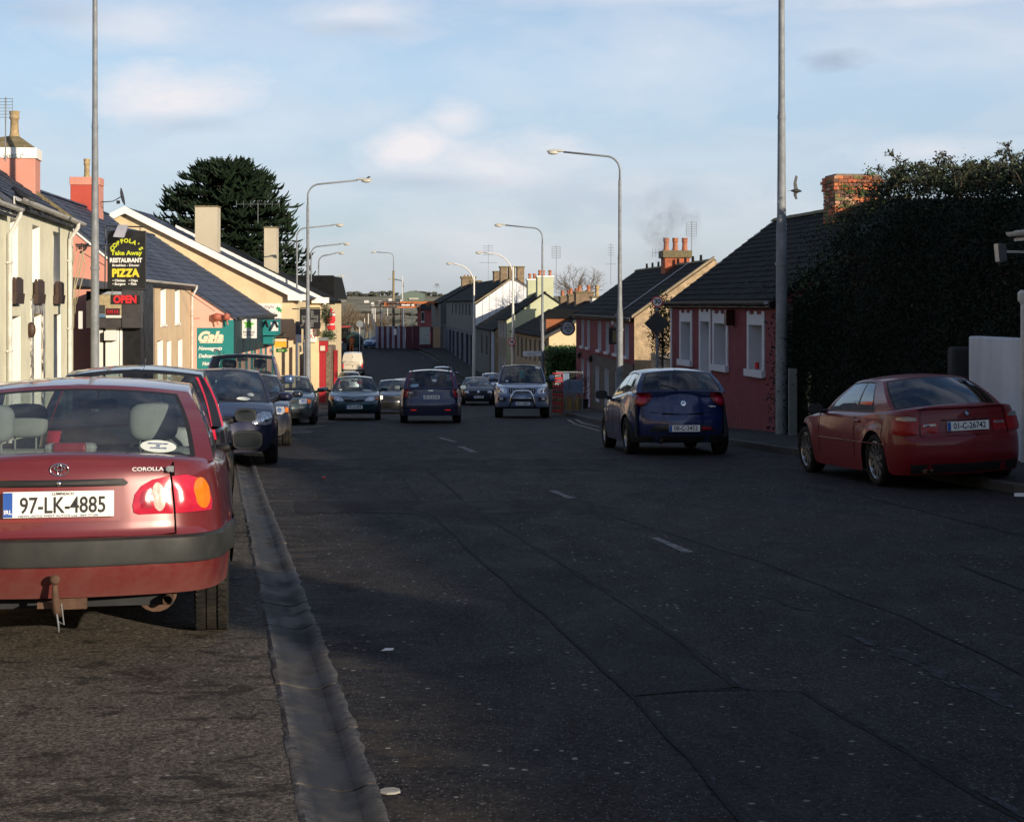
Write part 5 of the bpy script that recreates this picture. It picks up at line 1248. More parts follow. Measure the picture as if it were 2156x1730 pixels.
    def roof(s, u0, u1, D, Ze, Zr, mt, Dr=None, Zeb=None, over=.22, course=.23, sw=.3, seed=1, sides=('front', 'back'), ridge=True, thick=.09, ridge_m=None, ov_u=0.06):
        """pitched roof of overlapping slate courses"""
        Dr = Dr or D / 2; Zeb = Zeb if Zeb is not None else Ze; r = random.Random(seed); U0, U1 = u0 - ov_u, u1 + ov_u
        base = MB()
        for which in sides:
            if which == 'front': a = (0.0, Ze); b = (Dr, Zr)
            else: a = (D, Zeb); b = (Dr, Zr)
            dx, dz = b[0] - a[0], b[1] - a[1]; L = sqrt(dx * dx + dz * dz); ux, uz = dx / L, dz / L; nx, nz = -uz, ux
            if nz < 0: nx, nz = -nx, -nz
            f = lambda t, h: (a[0] + ux * t + nx * h, a[1] + uz * t + nz * h)
            i0, z0 = f(-over, -thick); i1, z1 = f(-over, 0); i2, z2 = f(L, 0); i3, z3 = f(L, -thick)
            p = [(i0, z0), (i1, z1), (i2, z2), (i3, z3)]
            base.ext([s.P(U0, *q) for q in p], s.P(U1, 0, 0) - s.P(U0, 0, 0))
            nc = max(3, int((L + over) / course))
            for k in range(nc):
                mb = MB(); t0 = -over - .03 + (L + over) * k / nc; t1 = t0 + (L + over) / nc * 1.12
                w = U0 - (sw / 2 if k % 2 else 0)
                while w < U1:
                    x0, x1 = max(U0, w + .004), min(U1, w + sw - .004); w += sw
                    if x1 - x0 < .03: continue
                    j = r.uniform(0, .013); jt = r.uniform(-.018, .018) + (.03 if r.random() < .03 else 0)
                    A, B = f(t0 + jt, .026 + j), f(min(t1, L), .012); C = f(t0 + jt, .002)
                    mb.add([s.P(x0, *C), s.P(x1, *C), s.P(x1, *A), s.P(x0, *A), s.P(x1, *B), s.P(x0, *B)], [(0, 1, 2, 3), (3, 2, 4, 5)])
                mb.build('slate_course', mt, s.e)
        s.part('roof', base, mt)
        if ridge:
            rb = MB(); u = U0
            while u < U1:
                e = min(U1, u + .45); rb.lathe([(.085, 0), (.085, e - u - .01)], (0, 0, 0), 8, 'x', a0=0, a1=pi) if False else rb.ext([s.P(u, Dr - .13, Zr - .02), s.P(u, Dr - .06, Zr + .05), s.P(u, Dr, Zr + .075 + r.uniform(0, .01)), s.P(u, Dr + .06, Zr + .05), s.P(u, Dr + .13, Zr - .02)], s.P(e - .012, 0, 0) - s.P(u, 0, 0)); u = e
            rb.build('ridge_tiles', ridge_m or mt, s.e, kind='stuff')
    def verge(s, u, Ze, Zr, Dr, mt, w=.12, h=.16, off=.03, name='coping', i0=-.1, D=None, Zeb=None, back=False):
        def sl(a, b):
            p = MB(); A, B = s.P(u - w / 2, a[0], a[1] + off), s.P(u - w / 2, b[0], b[1] + off); dv = s.P(u + w / 2, 0, 0) - s.P(u - w / 2, 0, 0)
            p.ext([A, B, B + Vector((0, 0, h)), A + Vector((0, 0, h))], dv); p.build(name, mt, s.e)
        k = (Zr - Ze) / Dr; sl((i0, Ze + k * i0), (Dr, Zr))
        if back and D: sl((D, Zeb if Zeb is not None else Ze), (Dr, Zr))
    def gutter(s, u0, u1, Z, mt, r=.06, out=.25, br=1.0, bracket=None):
        g = MB(); n = 6
        prof = [(-out - r * cos(pi * k / n), Z - r * sin(pi * k / n)) for k in range(n + 1)]
        g.grid(lambda u, v: s.P(u0 + (u1 - u0) * u, *prof[round(v * n)]), 1, n); g.grid(lambda u, v: s.P(u0 + (u1 - u0) * u, prof[round(v * n)][0] * 1.0, prof[round(v * n)][1] + .006), 1, n)
        o = g.build('gutter', mt, s.e, smooth=True)
        f = MB(); f.hexa([s.P(u0, -out + r + .005, Z - .12), s.P(u1, -out + r + .005, Z - .12), s.P(u1, -out + r + .03, Z - .12), s.P(u0, -out + r + .03, Z - .12), s.P(u0, -out + r + .005, Z + .03), s.P(u1, -out + r + .005, Z + .03), s.P(u1, -out + r + .03, Z + .03), s.P(u0, -out + r + .03, Z + .03)]); f.build('fascia', bracket or mt, o)
        f = MB(); f.quad(s.P(u0, -out + r + .03, Z - .115), s.P(u1, -out + r + .03, Z - .115), s.P(u1, 0.02, Z - .115), s.P(u0, 0.02, Z - .115)); f.build('soffit', bracket or mt, o)
        if br:
            b = MB(); u = u0 + .2
            while u < u1:
                pr = [(-out - (r + .012) * cos(pi * k / n), Z + .004 - (r + .012) * sin(pi * k / n)) for k in range(n + 1)]
                b.grid(lambda uu, v: s.P(u + .045 * uu, *pr[round(v * n)]), 1, n); u += br
            b.build('gutter_bracket', mt, o)
        return o
    def downpipe(s, u, Zt, Zb, mt, r=.038, out=.25, swan=.45):
        p = MB(); p.tube([s.P(u, -out, Zt), s.P(u, -out, Zt - .1), s.P(u, -.07, Zt - swan), s.P(u, -.07, Zb)], r, 10)
        o = p.build('downpipe', mt, s.e, smooth=True, ang=40); b = MB(); z = Zt - swan - .5
        while z > Zb: b.box(s.P(u, -.06, z), (.13, .1, .035)); z -= 1.6
        b.build('pipe_bracket', mt, o); return o
    def chimney(s, u, i, wu, wi, Zb, Zt, mt, cap=None, cap_h=.16, cap_o=.06, pots=(), pot_m=None, pot_h=.55, pot_r=.11, haunch=None):
        c = MB(); c.hexa([s.P(u - wu / 2, i - wi / 2, Zb), s.P(u + wu / 2, i - wi / 2, Zb), s.P(u + wu / 2, i + wi / 2, Zb), s.P(u - wu / 2, i + wi / 2, Zb), s.P(u - wu / 2, i - wi / 2, Zt), s.P(u + wu / 2, i - wi / 2, Zt), s.P(u + wu / 2, i + wi / 2, Zt), s.P(u - wu / 2, i + wi / 2, Zt)]); o = s.part('chimney', c, mt, bevel=.02)
        if cap:
            k = cap_o; c = MB(); c.hexa([s.P(u - wu / 2 - k, i - wi / 2 - k, Zt - cap_h), s.P(u + wu / 2 + k, i - wi / 2 - k, Zt - cap_h), s.P(u + wu / 2 + k, i + wi / 2 + k, Zt - cap_h), s.P(u - wu / 2 - k, i + wi / 2 + k, Zt - cap_h), s.P(u - wu / 2 - k, i - wi / 2 - k, Zt), s.P(u + wu / 2 + k, i - wi / 2 - k, Zt), s.P(u + wu / 2 + k, i + wi / 2 + k, Zt), s.P(u - wu / 2 - k, i + wi / 2 + k, Zt)]); c.build('chimney_cap', cap, o, bevel=.02)
        if haunch:
            c = MB(); h = .3
            c.add([s.P(u - wu / 2, i - wi / 2, Zt), s.P(u + wu / 2, i - wi / 2, Zt), s.P(u + wu / 2, i + wi / 2, Zt), s.P(u - wu / 2, i + wi / 2, Zt), s.P(u - .13, i + pots[0][1] - .13, Zt + h), s.P(u + .13, i + pots[0][1] - .13, Zt + h), s.P(u + .13, i + pots[0][1] + .13, Zt + h), s.P(u - .13, i + pots[0][1] + .13, Zt + h)], [(0, 1, 5, 4), (1, 2, 6, 5), (2, 3, 7, 6), (3, 0, 4, 7), (4, 5, 6, 7)]); c.build('haunching', haunch, o); 
        zb = Zt + (.28 if haunch else -.02)
        for (pu, pi_) in pots:
            q = MB(); r = pot_r; h = pot_h
            q.lathe([(r * 1.0, 0), (r * 1.05, .04), (r * .9, .1), (r * .82, h * .45), (r * .8, h * .66), (r * 1.0, h * .72), (r * 1.02, h * .78), (r * .88, h * .84), (r * 1.02, h * .93), (r * 1.02, h), (r * .8, h), (r * .75, h * .7)], s.P(u + pu, i + pi_, zb), 12); q.build('chimney_pot', pot_m or pot_clay, o, smooth=True, ang=35)
        return o
def bricks(s, u, i, wu, wi, Zb, Zt, faces, colours, bh=.075, bl=.225, corbel=()):
    """courses of single bricks on a chimney"""
    parent = s.part('chimney', MB().hexa([s.P(u + a * (wu / 2 - .03), i + b * (wi / 2 - .03), z) for z in (Zb, Zt - .02) for a, b in ((-1, -1), (1, -1), (1, 1), (-1, 1))]), mat('lime mortar', (.18, .15, .12), .95, var=.2, scale=10))
    r = random.Random(5); n = int((Zt - Zb) / (bh + .012)); meshes = {}
    for k in range(n):
        z = Zb + k * (bh + .012) + bh / 2; o = 0
        if k >= n - 4: o = .035
        if k >= n - 2: o = .06 if k < n - 1 else .03
        for face in faces:
            ln = wi if face in ('near', 'far') else wu; a = -ln / 2 - o - (bl / 2 if k % 2 else 0)
            while a < ln / 2 + o - .02:
                x0, x1 = max(a, -ln / 2 - o), min(a + bl, ln / 2 + o); a += bl + .012
                if x1 - x0 < .05: continue
                w = x1 - x0; key = (round(w, 2), r.randrange(len(colours)))
                if key not in meshes:
                    mb = MB().box((0, 0, 0), (w, .09, bh)); me = mb.build('brick', colours[key[1]], parent); meshes[key] = me.data; ob = me
                else:
                    ob = bpy.data.objects.new('brick', meshes[key]); COL.objects.link(ob); ob.parent = parent
                j = r.uniform(-.004, .007)
                if face == 'near': ob.location = s.P(u - wu / 2 - o + .045 - j, i + (x0 + x1) / 2, z); ob.rotation_euler = (r.uniform(-.02, .02), 0, pi / 2)
                else: ob.location = s.P(u + (x0 + x1) / 2, i - wi / 2 - o + .045 - j, z); ob.rotation_euler = (0, r.uniform(-.02, .02), 0)
    return parent
# ------------------------------------------------------------------ left side of the street
cream_r = mat('cream render', (.78, .74, .54), .9, var=.06, dirt=(.42, .38, .28), dirt_amt=.35, dirt_scale=1.2, bump=.004, bscale=30)
rev_w = mat('white plaster reveal', (.86, .83, .76), .8, var=.05)
pink_r = mat('salmon render', (.62, .27, .20), .9, var=.08, dirt=(.45, .22, .17), dirt_amt=.4, bump=.004, bscale=30)
red_r = mat('brick red render', (.45, .07, .045), .85, var=.08)
tan_r = mat('tan render', (.68, .50, .31), .9, var=.07, dirt=(.45, .30, .17), dirt_amt=.4, bump=.004, bscale=30)
gala_pink = mat('pale pink render', (.80, .42, .33), .9, var=.06, dirt=(.6, .32, .25), dirt_amt=.3, bump=.003, bscale=30)
beige_r = mat('beige render', (.68, .55, .34), .9, var=.07, dirt=(.42, .32, .18), dirt_amt=.4, bump=.004, bscale=30)
mossy = mat('mossy mortar', (.16, .13, .07), .95, var=.4, scale=12, bump=.01, bscale=25)
white_r = mat('weathered white render', (.60, .63, .68), .9, var=.08, dirt=(.30, .30, .28), dirt_amt=.5, dirt_scale=1.0, streak=.3, bump=.004, bscale=30)
teal_b = mat('teal board', (.01, .20, .20), .5, var=.08)
black_b = mat('black shop board', (.012, .012, .013), .45, var=.2)
grey_b = mat('dark grey cladding', (.06, .055, .055), .5, var=.25, scale=4)
wht_sign = mat('white sign board', (.78, .76, .72), .5, var=.03)
yel_p = mat('yellow sign print', (.72, .58, .04), .5, var=.03)
lime_p = mat('lime yellow print', (.55, .60, .03), .5, var=.03)
red_p = mat('red sign print', (.60, .02, .03), .5, var=.03)
green_p = mat('green print', (.02, .30, .10), .5, var=.08)
X_ = (1, 0, 0); Z_ = (0, 0, 1)

# house 1: cream two-storey
H1 = Bld('terraced_house', 'cream two-storey house with brown window boxes and salmon chimney stack, nearest on the left', -5.1 - .14 * 30.3, 30.3, -.14, 1)
uL = H1.ulen; Lh = uL(39.9)
ops = [(uL(30.69), uL(31.58), 1.95, 3.12), (uL(33.4), uL(34.4), 1.95, 3.12), (uL(36.43), uL(37.46), 1.95, 3.12),
       (uL(30.66), uL(31.9), .15, 1.27), (uL(33.4), uL(34.7), -1.6, 1.30), (uL(36.5), uL(37.7), .15, 1.27)]
ops[3] = (ops[3][0], ops[3][1], -.55, 1.27); ops[5] = (ops[5][0], ops[5][1], -.6, 1.27)
H1.wall(0, Lh, -3, 3.5, ops, cream_r, reveal=rev_w, depth=.22)
for k, o in enumerate(ops):
    if k == 4: H1.door(o[0], o[1], -1.6, 1.30, mat('pale yellow door', (.62, .50, .25), .5), i=.19, fan=False)
    else: H1.window(*o, i=.18, sill=rev_w if k > 2 else None, fm=brown_wood if k in (3,) else frame_w)
for k in range(3):   # window boxes with dark boards
    a, b = ops[k][:2]; q = MB(); r = random.Random(k)
    q.hexa([H1.P(a - .05, -.11, 1.50), H1.P(b + .02, -.11, 1.50), H1.P(b + .02, -.02, 1.50), H1.P(a - .05, -.02, 1.50), H1.P(a - .05, -.13, 1.70), H1.P(b + .02, -.13, 1.70), H1.P(b + .02, -.02, 1.70), H1.P(a - .05, -.02, 1.70)])
    bx = q.build('window_box', brown_wood, H1.e)
    n = 5
    for j in range(n):
        w0, w1 = a + (b - a) * j / n + .012, a + (b - a) * (j + 1) / n - .012; hh = 1.97 + .03 * (j in (1, 2, 3)) + r.uniform(0, .01)
        MB().hexa([H1.P(w0, -.105, 1.70), H1.P(w1, -.105, 1.70), H1.P(w1, -.08, 1.70), H1.P(w0, -.08, 1.70), H1.P(w0, -.105, hh), H1.P(w1, -.105, hh), H1.P(w1, -.08, hh), H1.P(w0, -.08, hh)]).build('box_slat', brown_wood, bx)
        MB().hexa([H1.P(a + .0, -.11 + .018 * j, 1.70), H1.P(a + .03, -.11 + .018 * j, 1.70), H1.P(a + .03, -.09 + .015 * j, 1.70), H1.P(a, -.09 + .015 * j, 1.70), H1.P(a, -.11 + .018 * j, hh), H1.P(a + .03, -.11 + .018 * j, hh), H1.P(a + .03, -.09 + .015 * j, hh), H1.P(a, -.09 + .015 * j, hh)]).build('box_slat', brown_wood, bx)
# carved-look door surround in black and white
mbw = bpy.data.materials.new('marbled surround'); mbw.use_nodes = True; t_ = NT(mbw.node_tree); b_ = mbw.node_tree.nodes['Principled BSDF']
ob_ = t_.node('ShaderNodeTexCoord').outputs['Object']; t_.put(b_.inputs['Base Color'], t_.mix(t_.mapr(t_.noise(t_.vmul(ob_, (9, 9, 1.6)), 1.6, 5, .7, 1.6), .47, .53), (.035, .035, .035, 1), (.62, .60, .55, 1)))
for (a, b, c, d) in ((33.12, 33.42, -1.6, 1.60), (34.68, 34.98, -1.6, 1.60), (33.42, 34.68, 1.30, 1.60)):
    MB().hexa([H1.P(uL(a), -.035, c), H1.P(uL(b), -.035, c), H1.P(uL(b), -.001, c), H1.P(uL(a), -.001, c), H1.P(uL(a), -.035, d), H1.P(uL(b), -.035, d), H1.P(uL(b), -.001, d), H1.P(uL(a), -.001, d)]).build('door_surround', mbw, H1.e)
MB().sphere(H1.P(uL(32.85), -.06, .98), (.06, .09, .16), 10, 8).build('wall_lamp', brown_wood, H1.e, smooth=True)
H1.gable(0, 4.2, -3, 3.5, 5.02, cream_r); H1.gable(Lh, 4.2, -3, 3.5, 5.02, cream_r); H1.back(0, Lh, 4.2, -3, 3.5, cream_r)
H1.roof(0, Lh - .12, 4.2, 3.5, 5.02, slate, course=.22, seed=1)
H1.verge(Lh, 3.5, 5.02, 2.1, mossy, w=.22, h=.10, off=.02, back=True, D=4.2)
H1.gutter(-.1, Lh + .05, 3.46, gutter_w, r=.075, out=.24, br=.95); H1.downpipe(uL(38.75), 3.42, -1.6, gutter_w, r=.05, out=.26, swan=.4)
ch = H1.chimney(Lh + .1, 2.15, .85, 2.6, 3.2, 5.26, pink_r, cap=rev_w, cap_h=.26, cap_o=.04, pots=((0, -.75),), pot_m=pot_buff, pot_h=.64, pot_r=.12, haunch=mossy)
weed = mat('weed leaves', (.035, .07, .015), .8, var=.4, scale=20)
q = MB(); r = random.Random(2)
for k in range(70):
    p = H1.P(Lh - .35 - .06, .85 + 1.0 + r.gauss(0, .13) - (.5 if k % 3 == 0 else 0), 5.0 + abs(r.gauss(0, .05))) + Vector((r.uniform(-.05, .02), 0, 0)); s_ = r.uniform(.02, .05); dv = Vector((r.uniform(-1, 1), r.uniform(-1, 1), r.uniform(0, 1))).normalized() * s_; q.quad(p, p + dv, p + dv + Vector((0, s_ * .5, s_ * .4)), p + Vector((0, s_ * .5, s_ * .4)))
o = q.build('weed_tuft', weed, ch); o['kind'] = 'stuff'
# neighbour nearer the camera (only its end shows)
H0 = Bld('terraced_house', 'pale terraced house cut off by the left edge of the picture', -5.1 - .14 * 22 + .1, 22, -.14, 1)
L0 = H0.ulen(29.75); o0 = [(1.2, 2.2, 1.9, 3.0), (5.0, 6.0, 1.9, 3.0), (1.2, 2.3, -.3, 1.2), (4.9, 6.0, -1.2, 1.2)]
H0.wall(0, L0, -3, 3.25, o0, cream_r, reveal=rev_w)
for k, o in enumerate(o0): H0.window(*o, sill=rev_w)
H0.gable(0, 4.4, -3, 3.25, 4.7, cream_r); H0.gable(L0, 4.4, -3, 3.25, 4.7, cream_r); H0.back(0, L0, 4.4, -3, 3.25, cream_r); H0.roof(0, L0, 4.4, 3.25, 4.7, slate, seed=2, course=.3); H0.gutter(0, L0, 3.22, gutter_w, r=.06); H0.downpipe(L0 - .12, 3.2, -1.4, gutter_w, r=.04)

# take-away shop with flat roof
TA = Bld('takeaway_shop', 'black single-storey take-away shop between the cream house and the tan house', -12.35, 40.05, -.12, 1, cat='shop')
uT = TA.ulen
TA.wall(0, uT(50.5), -3.2, 1.45, [(uT(45.6), uT(47.0), -1.9, .6), (uT(47.6), uT(49.0), -1.4, .55), (uT(49.3), uT(50.3), -2.3, .6)], black_b, depth=.12)
for a, b in ((45.6, 47.0), (47.6, 49.0)): TA.window(uT(a), uT(b), -1.4, .55, fm=black_b, style='none', cur=False)
TA.door(uT(49.3), uT(50.3), -2.3, .6, black_b)
MB().hexa([TA.P(a, b, c) for c in (1.95, 2.15) for a, b in ((-.1, -1.72), (uT(50.5), -1.3), (uT(50.5), 5), (-.1, 5))]).build('flat_roof', grey_b, TA.e)
MB().hexa([TA.P(a, b, c) for c in (1.45, 1.95) for a, b in ((0, -.02), (uT(50.5), -.02), (uT(50.5), 5), (0, 5))]).build('parapet', grey_b, TA.e)
pm = MB().hexa([TA.P(uT(48.8), -.03, z) for z in (-.75, .35)][:0] + [TA.P(a, b, c) for c in (-.75, .35) for a, b in ((uT(48.2), -.05), (uT(48.9), -.05), (uT(48.9), -.02), (uT(48.2), -.02))]).build('yellow_poster', mat('yellow poster', (.70, .52, .03), .5), TA.e)
# projecting wing facing the camera
yw = 50.5; XW0, XW1 = Xv(203, yw), Xv(300, yw); wg = MB().hexa([(x - TA.x, y - TA.y, z - TA.z0) for z in (-3.2, 2.12) for x, y in ((XW0, yw), (XW1 - .12, yw), (XW1 - .3, 52.3), (XW0, 52.3))])
inv = Matrix.Rotation(-TA.e.rotation_euler.z, 4, 'Z')
def ta(x, y, z): return inv @ Vector((x - TA.x, y - TA.y, z - TA.z0))
def tabox(name, x0, x1, y0, y1, z0, z1, m, parent=None): return MB().hexa([ta(x, y, z) for z in (z0, z1) for x, y in ((x0, y0), (x1, y0), (x1, y1), (x0, y1))]).build(name, m, parent or TA.e)
xs_ = lambda v: Xv(v, yw); zz = lambda v: Zv(v, yw)
tabox('shop_wall', xs_(203), xs_(296), yw, 52.3, -3.2, zz(598), black_b)
tabox('canopy', xs_(187), xs_(262), yw - .30, yw - .002, zz(690), zz(613), grey_b); tabox('canopy', xs_(262.5), xs_(302), yw - .34, yw - .002, zz(690), zz(606), grey_b)
sgn = tabox('menu_board', xs_(206), xs_(261), yw - .33, yw - .305, zz(668), zz(616), mat('faded menu board', (.42, .34, .20), .6, var=.3, scale=14))
tabox('menu_strip', xs_(206), xs_(261), yw - .36, yw - .335, zz(620), zz(614), mat('pale grey strip', (.35, .38, .42), .5), sgn); tabox('menu_strip', xs_(229), xs_(261), yw - .36, yw - .335, zz(669), zz(664), wht_sign, sgn)
tabox('red_menu', xs_(229), xs_(258), yw - .352, yw - .335, zz(663), zz(649), mat('dark red menu', (.08, .02, .025), .5), sgn); [tabox('red_stroke', xs_(a), xs_(a + 2.2), yw - .358, yw - .353, zz(659), zz(653), red_p, sgn) for a in (232, 237, 241, 247, 252)]
tabox('dark_menu', xs_(207), xs_(227), yw - .352, yw - .335, zz(660), zz(642), mat('dark menu', (.06, .06, .055), .5), sgn); tabox('blue_menu', xs_(207), xs_(227), yw - .352, yw - .335, zz(668), zz(661), mat('blue menu', (.10, .20, .35), .5), sgn)
for a, b in ((207, 217), (223, 251), (253, 258)): tabox('white_shutter', xs_(a), xs_(b), yw - .05, yw - .002, zz(800), zz(692 if a != 223 else 690), rev_w)
tabox('folded_awning', xs_(224), xs_(249), yw - .28, yw - .06, zz(716), zz(697), wht_sign)
tabox('alarm_box', Xv(167, 46), Xv(174, 46), 45.9, 46, Zv(692, 46), Zv(655, 46), wht_sign)
# hanging sign on bracket
ds = 40.4; S = lambda x, y, dy=0: Vector((Xv(x, ds), ds + dy, Zv(y, ds)))
HS = thing('hanging_sign', 'tall black hanging sign with yellow take-away lettering and red OPEN board beneath', 'hanging sign', S(165, 517))
o_ = Vector(HS.location)
m_ = MB(); m_.tube([S(160, 519) - o_, S(222, 517) - o_, S(222, 480) - o_, S(226, 476) - o_, S(302, 478) - o_], .02, 6); m_.tube([S(222, 517) - o_, S(221, 608) - o_, S(309, 610) - o_], .02, 6)
for x in (235, 295): m_.tube([S(x, 478) - o_, S(x, 486) - o_], .012, 6)
for x in (236, 292): m_.tube([S(x, 606) - o_, S(x, 622) - o_], .012, 6)
m_.tube([S(170, 530) - o_, S(222, 560) - o_], .010, 5); m_.build('bracket', black_paint, HS)
def sbox(x0, x1, y0, y1, t=.06, dy=0): return MB().hexa([Vector((Xv(x, ds), ds + a + dy, Zv(y, ds))) - o_ for y in (y1, y0) for x, a in ((x0, 0), (x1, 0), (x1, t), (x0, t))])
pn = sbox(226, 307, 486, 607).build('sign_panel', black_b, HS, bevel=.005)
op = sbox(232.5, 294, 621, 641).build('open_board', black_b, HS)
fb = lambda x, y: basis(Vector((Xv(x, ds), ds - .004, Zv(y, ds))) - o_, X_, Z_)
def stext(s_, x, y, hpx, wpx, m, p=pn, b=.05): text('lettering', s_, hpx * ds / F, m, p, fb(x, y), b, w=wpx * ds / F)
stext('Take Away', 266.3, 533, 9, 66, lime_p); stext('RESTAURANT', 265.3, 548.5, 8.5, 68, wht_sign, b=.07); stext('Breakfast - Dinner', 265, 558.8, 4.6, 57, wht_sign, b=.04); stext('PIZZA', 265, 575.5, 15.5, 58, yel_p, b=.08)
stext('• Chicken', 250.5, 590.7, 4.6, 27, wht_sign); stext('• Chips', 280.5, 590.7, 4.6, 19, wht_sign); stext('• Burgers', 250.5, 598, 4.6, 27, wht_sign); stext('• Fish', 279, 598, 4.6, 17, wht_sign)
stext('OPEN', 263, 631, 15, 49, red_p, op, .08)
word = "COPPOLA'S"; cx_, cy_, R_ = 266.5, 535, 33.5
for k, chh in enumerate(word):
    a = radians(62 - 124 * (k + (.25 if k > 7 else 0)) / 8.2); x = cx_ - R_ * sin(a) * 1.0; y = cy_ - R_ * cos(a) * .92 + 3
    M4 = fb(x, y) @ Matrix.Rotation(a * .95, 4, 'Z'); text('lettering', chh, 8.2 * ds / F, lime_p, pn, M4, .07)
fl = MB().hexa([Vector((Xv(x, ds), ds - dy, Zv(y, ds))) - o_ for (x, y, dy) in ((246, 500, .42), (268, 502, .42), (268, 502, .30), (246, 500, .30), (252, 474, .18), (272, 474, .18), (272, 476, .06), (252, 476, .06))]); fl.build('floodlight', mat('grey floodlight', (.34, .34, .38), .4), HS, bevel=.01)
# bundle of wires at the corner of the cream house
wr = thing('wire_bundle', 'tangle of pale cables and insulators at the corner between cream house and take-away', 'cables', (Xv(160, 39.8), 39.8, Zv(500, 39.8))); ow = Vector(wr.location)
wire_m = mat('pale cable', (.38, .33, .22), .7); wires = MB(); r = random.Random(9); WP = lambda x, y, d=39.8: Vector((Xv(x, d), d, Zv(y, d))) - ow
for a in ([(172, 520), (168, 545), (158, 590), (152, 640), (151, 700)], [(178, 525), (170, 560), (160, 600), (158, 660)], [(170, 522), (180, 560), (170, 600), (160, 640)], [(165, 515), (158, 535), (152, 560)], [(176, 520), (174, 545), (168, 575), (156, 610), (155, 690)]): wires.tube([WP(x, y, 39.7) for x, y in a], .012, 5)
wires.build('cable', wire_m, wr, smooth=True); q = MB()
for k in range(9): q.sphere(WP(167 + r.uniform(0, 20), 512 + r.uniform(0, 22), 39.6), .03, 6, 5)
q.box(WP(172, 515, 39.6), (.3, .05, .04)); q.build('insulator', black_plastic, wr, kind='stuff')

# house 2: tan with salmon gable
H2 = Bld('terraced_house', 'tan two-storey house with salmon gable, white gutter and red chimney beyond the take-away', -11.94, 52.4, -.084, 1)
u2 = H2.ulen; L2 = u2(67.45); up = [(54.2, 55.4), (57.8, 59.2), (62.0, 63.4)]
ops = [(u2(a), u2(b), .78, 2.05) for a, b in up] + [(u2(53.9), u2(55.2), -1.1, .15), (u2(56.9), u2(58.4), -2.5, .22), (u2(59.6), u2(60.8), -1.2, .15), (u2(63), u2(64.3), -1.2, .12)]
H2.wall(0, L2, -4.5, 2.3, ops, tan_r, reveal=rev_w, depth=.2)
for k, o in enumerate(ops):
    if k == 4: H2.door(*o, mat('white door', (.7, .68, .64), .4))
    else: H2.window(*o, sill=rev_w, cur=True)
H2.gable(0, 6.8, -4.5, 2.3, 5.17, pink_r); H2.gable(L2, 6.8, -4.5, 2.3, 5.17, tan_r); H2.back(0, L2, 6.8, -4.5, 2.3, tan_r)
H2.roof(0, L2, 6.8, 2.3, 5.17, slate, seed=3, course=.26, sw=.32)
H2.verge(-.03, 2.3, 5.17, 3.4, rev_w, w=.05, h=.16, off=-.2)
H2.gutter(-.02, L2, 2.27, gutter_w, r=.07, out=.22, br=.9); H2.downpipe(L2 - .3, 2.24, -3, gutter_w, r=.045)
ch = H2.chimney(u2(62.7), 3.4, 1.0, 1.06, 4.3, 6.3, red_r, cap=pink_r, cap_h=.30, cap_o=.03, pots=((0, .0),), pot_m=pot_buff, pot_h=.74, pot_r=.12)
MB().hexa([H2.P(u2(62.7) + a, 3.4 - .53 - .012 + b, z) for z in (4.2, 5.98) for a, b in ((-.5, 0), (.5, 0), (.5, .01), (-.5, .01))]).build('side_render', pink_r, ch)
dish = MB(); c0_ = H2.P(u2(62.2), 2.05, 5.55); M4 = Matrix.Rotation(radians(78), 4, 'X'); dish.lathe([(.02, 0), (.2, .02), (.34, .07), (.345, .075)], c0_, 20, 'z', M4); dish.tube([H2.P(u2(62.2), 2.8, 5.35), H2.P(u2(62.2), 2.35, 5.38), c0_], .02, 6); dish.box(c0_ + Vector((0, .1, -.2)), (.1, .12, .12)); dish.build('satellite_dish', mat('dark dish', (.03, .03, .035), .5), H2.e, smooth=True)

e = thing('overhead_cable', 'thin dark cable slanting down across the newsagent slate roof', 'cable', (Xv(300, 60), 60, Zv(545, 60))); oc = Vector(e.location); MB().tube([Vector((Xv(x, d), d, Zv(y, d))) - oc for x, y, d in ((300, 545, 60), (350, 582, 62), (400, 619, 64), (452, 655, 66.6))], .014, 5).build('cable', black_paint, e)
# shop 3: pale pink newsagent under a long slate roof
H3 = Bld('newsagent_shop', 'pale pink gabled newsagent shop with teal fascia under a long slate roof', -11.5, 67.6, -.035, 1, cat='shop')
L3 = H3.ulen(82)
H3.gable(0, 11.8, -5, 1.0, 4.92, gala_pink); H3.gable(L3, 11.8, -5, 1.0, 4.92, gala_pink); H3.back(0, L3, 11.8, -5, 1.0, gala_pink)
sh = [(1.2, 3.6, -2.6, -.6), (4.4, 5.5, -3.6, -.6), (6.2, 9.0, -2.6, -.6), (9.8, 13.4, -2.8, -.6)]
H3.wall(0, L3, -5, 1.0, sh, gala_pink, depth=.15)
for k, o in enumerate(sh):
    if k == 1: H3.door(*o, teal_b)
    else: H3.window(*o, fm=teal_b, style='cas', cur=False)
H3.roof(0, L3, 11.8, 1.02, 4.92, slate, seed=4, course=.42, sw=.5)
MB().hexa([H3.P(a, b, c) for c in (.86, 1.0) for a, b in ((-.05, -.26), (L3 + .05, -.26), (L3 + .05, -.22), (-.05, -.22))]).build('fascia_edge', black_paint, H3.e)
MB().hexa([H3.P(a, b, c) for c in (-.55, .82) for a, b in ((.0, -.12), (L3, -.12), (L3, -.01), (0, -.01))]).build('shop_fascia', mat('dark teal board', (.006, .028, .035), .6), H3.e)
MB().hexa([H3.P(a, b, c) for c in (-5, .84) for a, b in ((-.04, -.02), (-.005, -.02), (-.005, .42), (-.04, .42))]).build('corner_board', teal_b, H3.e)
for a in (0.0, 3.9, 5.8, 9.3, L3 - .2): MB().hexa([H3.P(u, b, c) for c in (-5, -.55) for u, b in ((a, -.08), (a + .2, -.08), (a + .2, -.01), (a, -.01))]).build('pilaster', teal_b, H3.e)
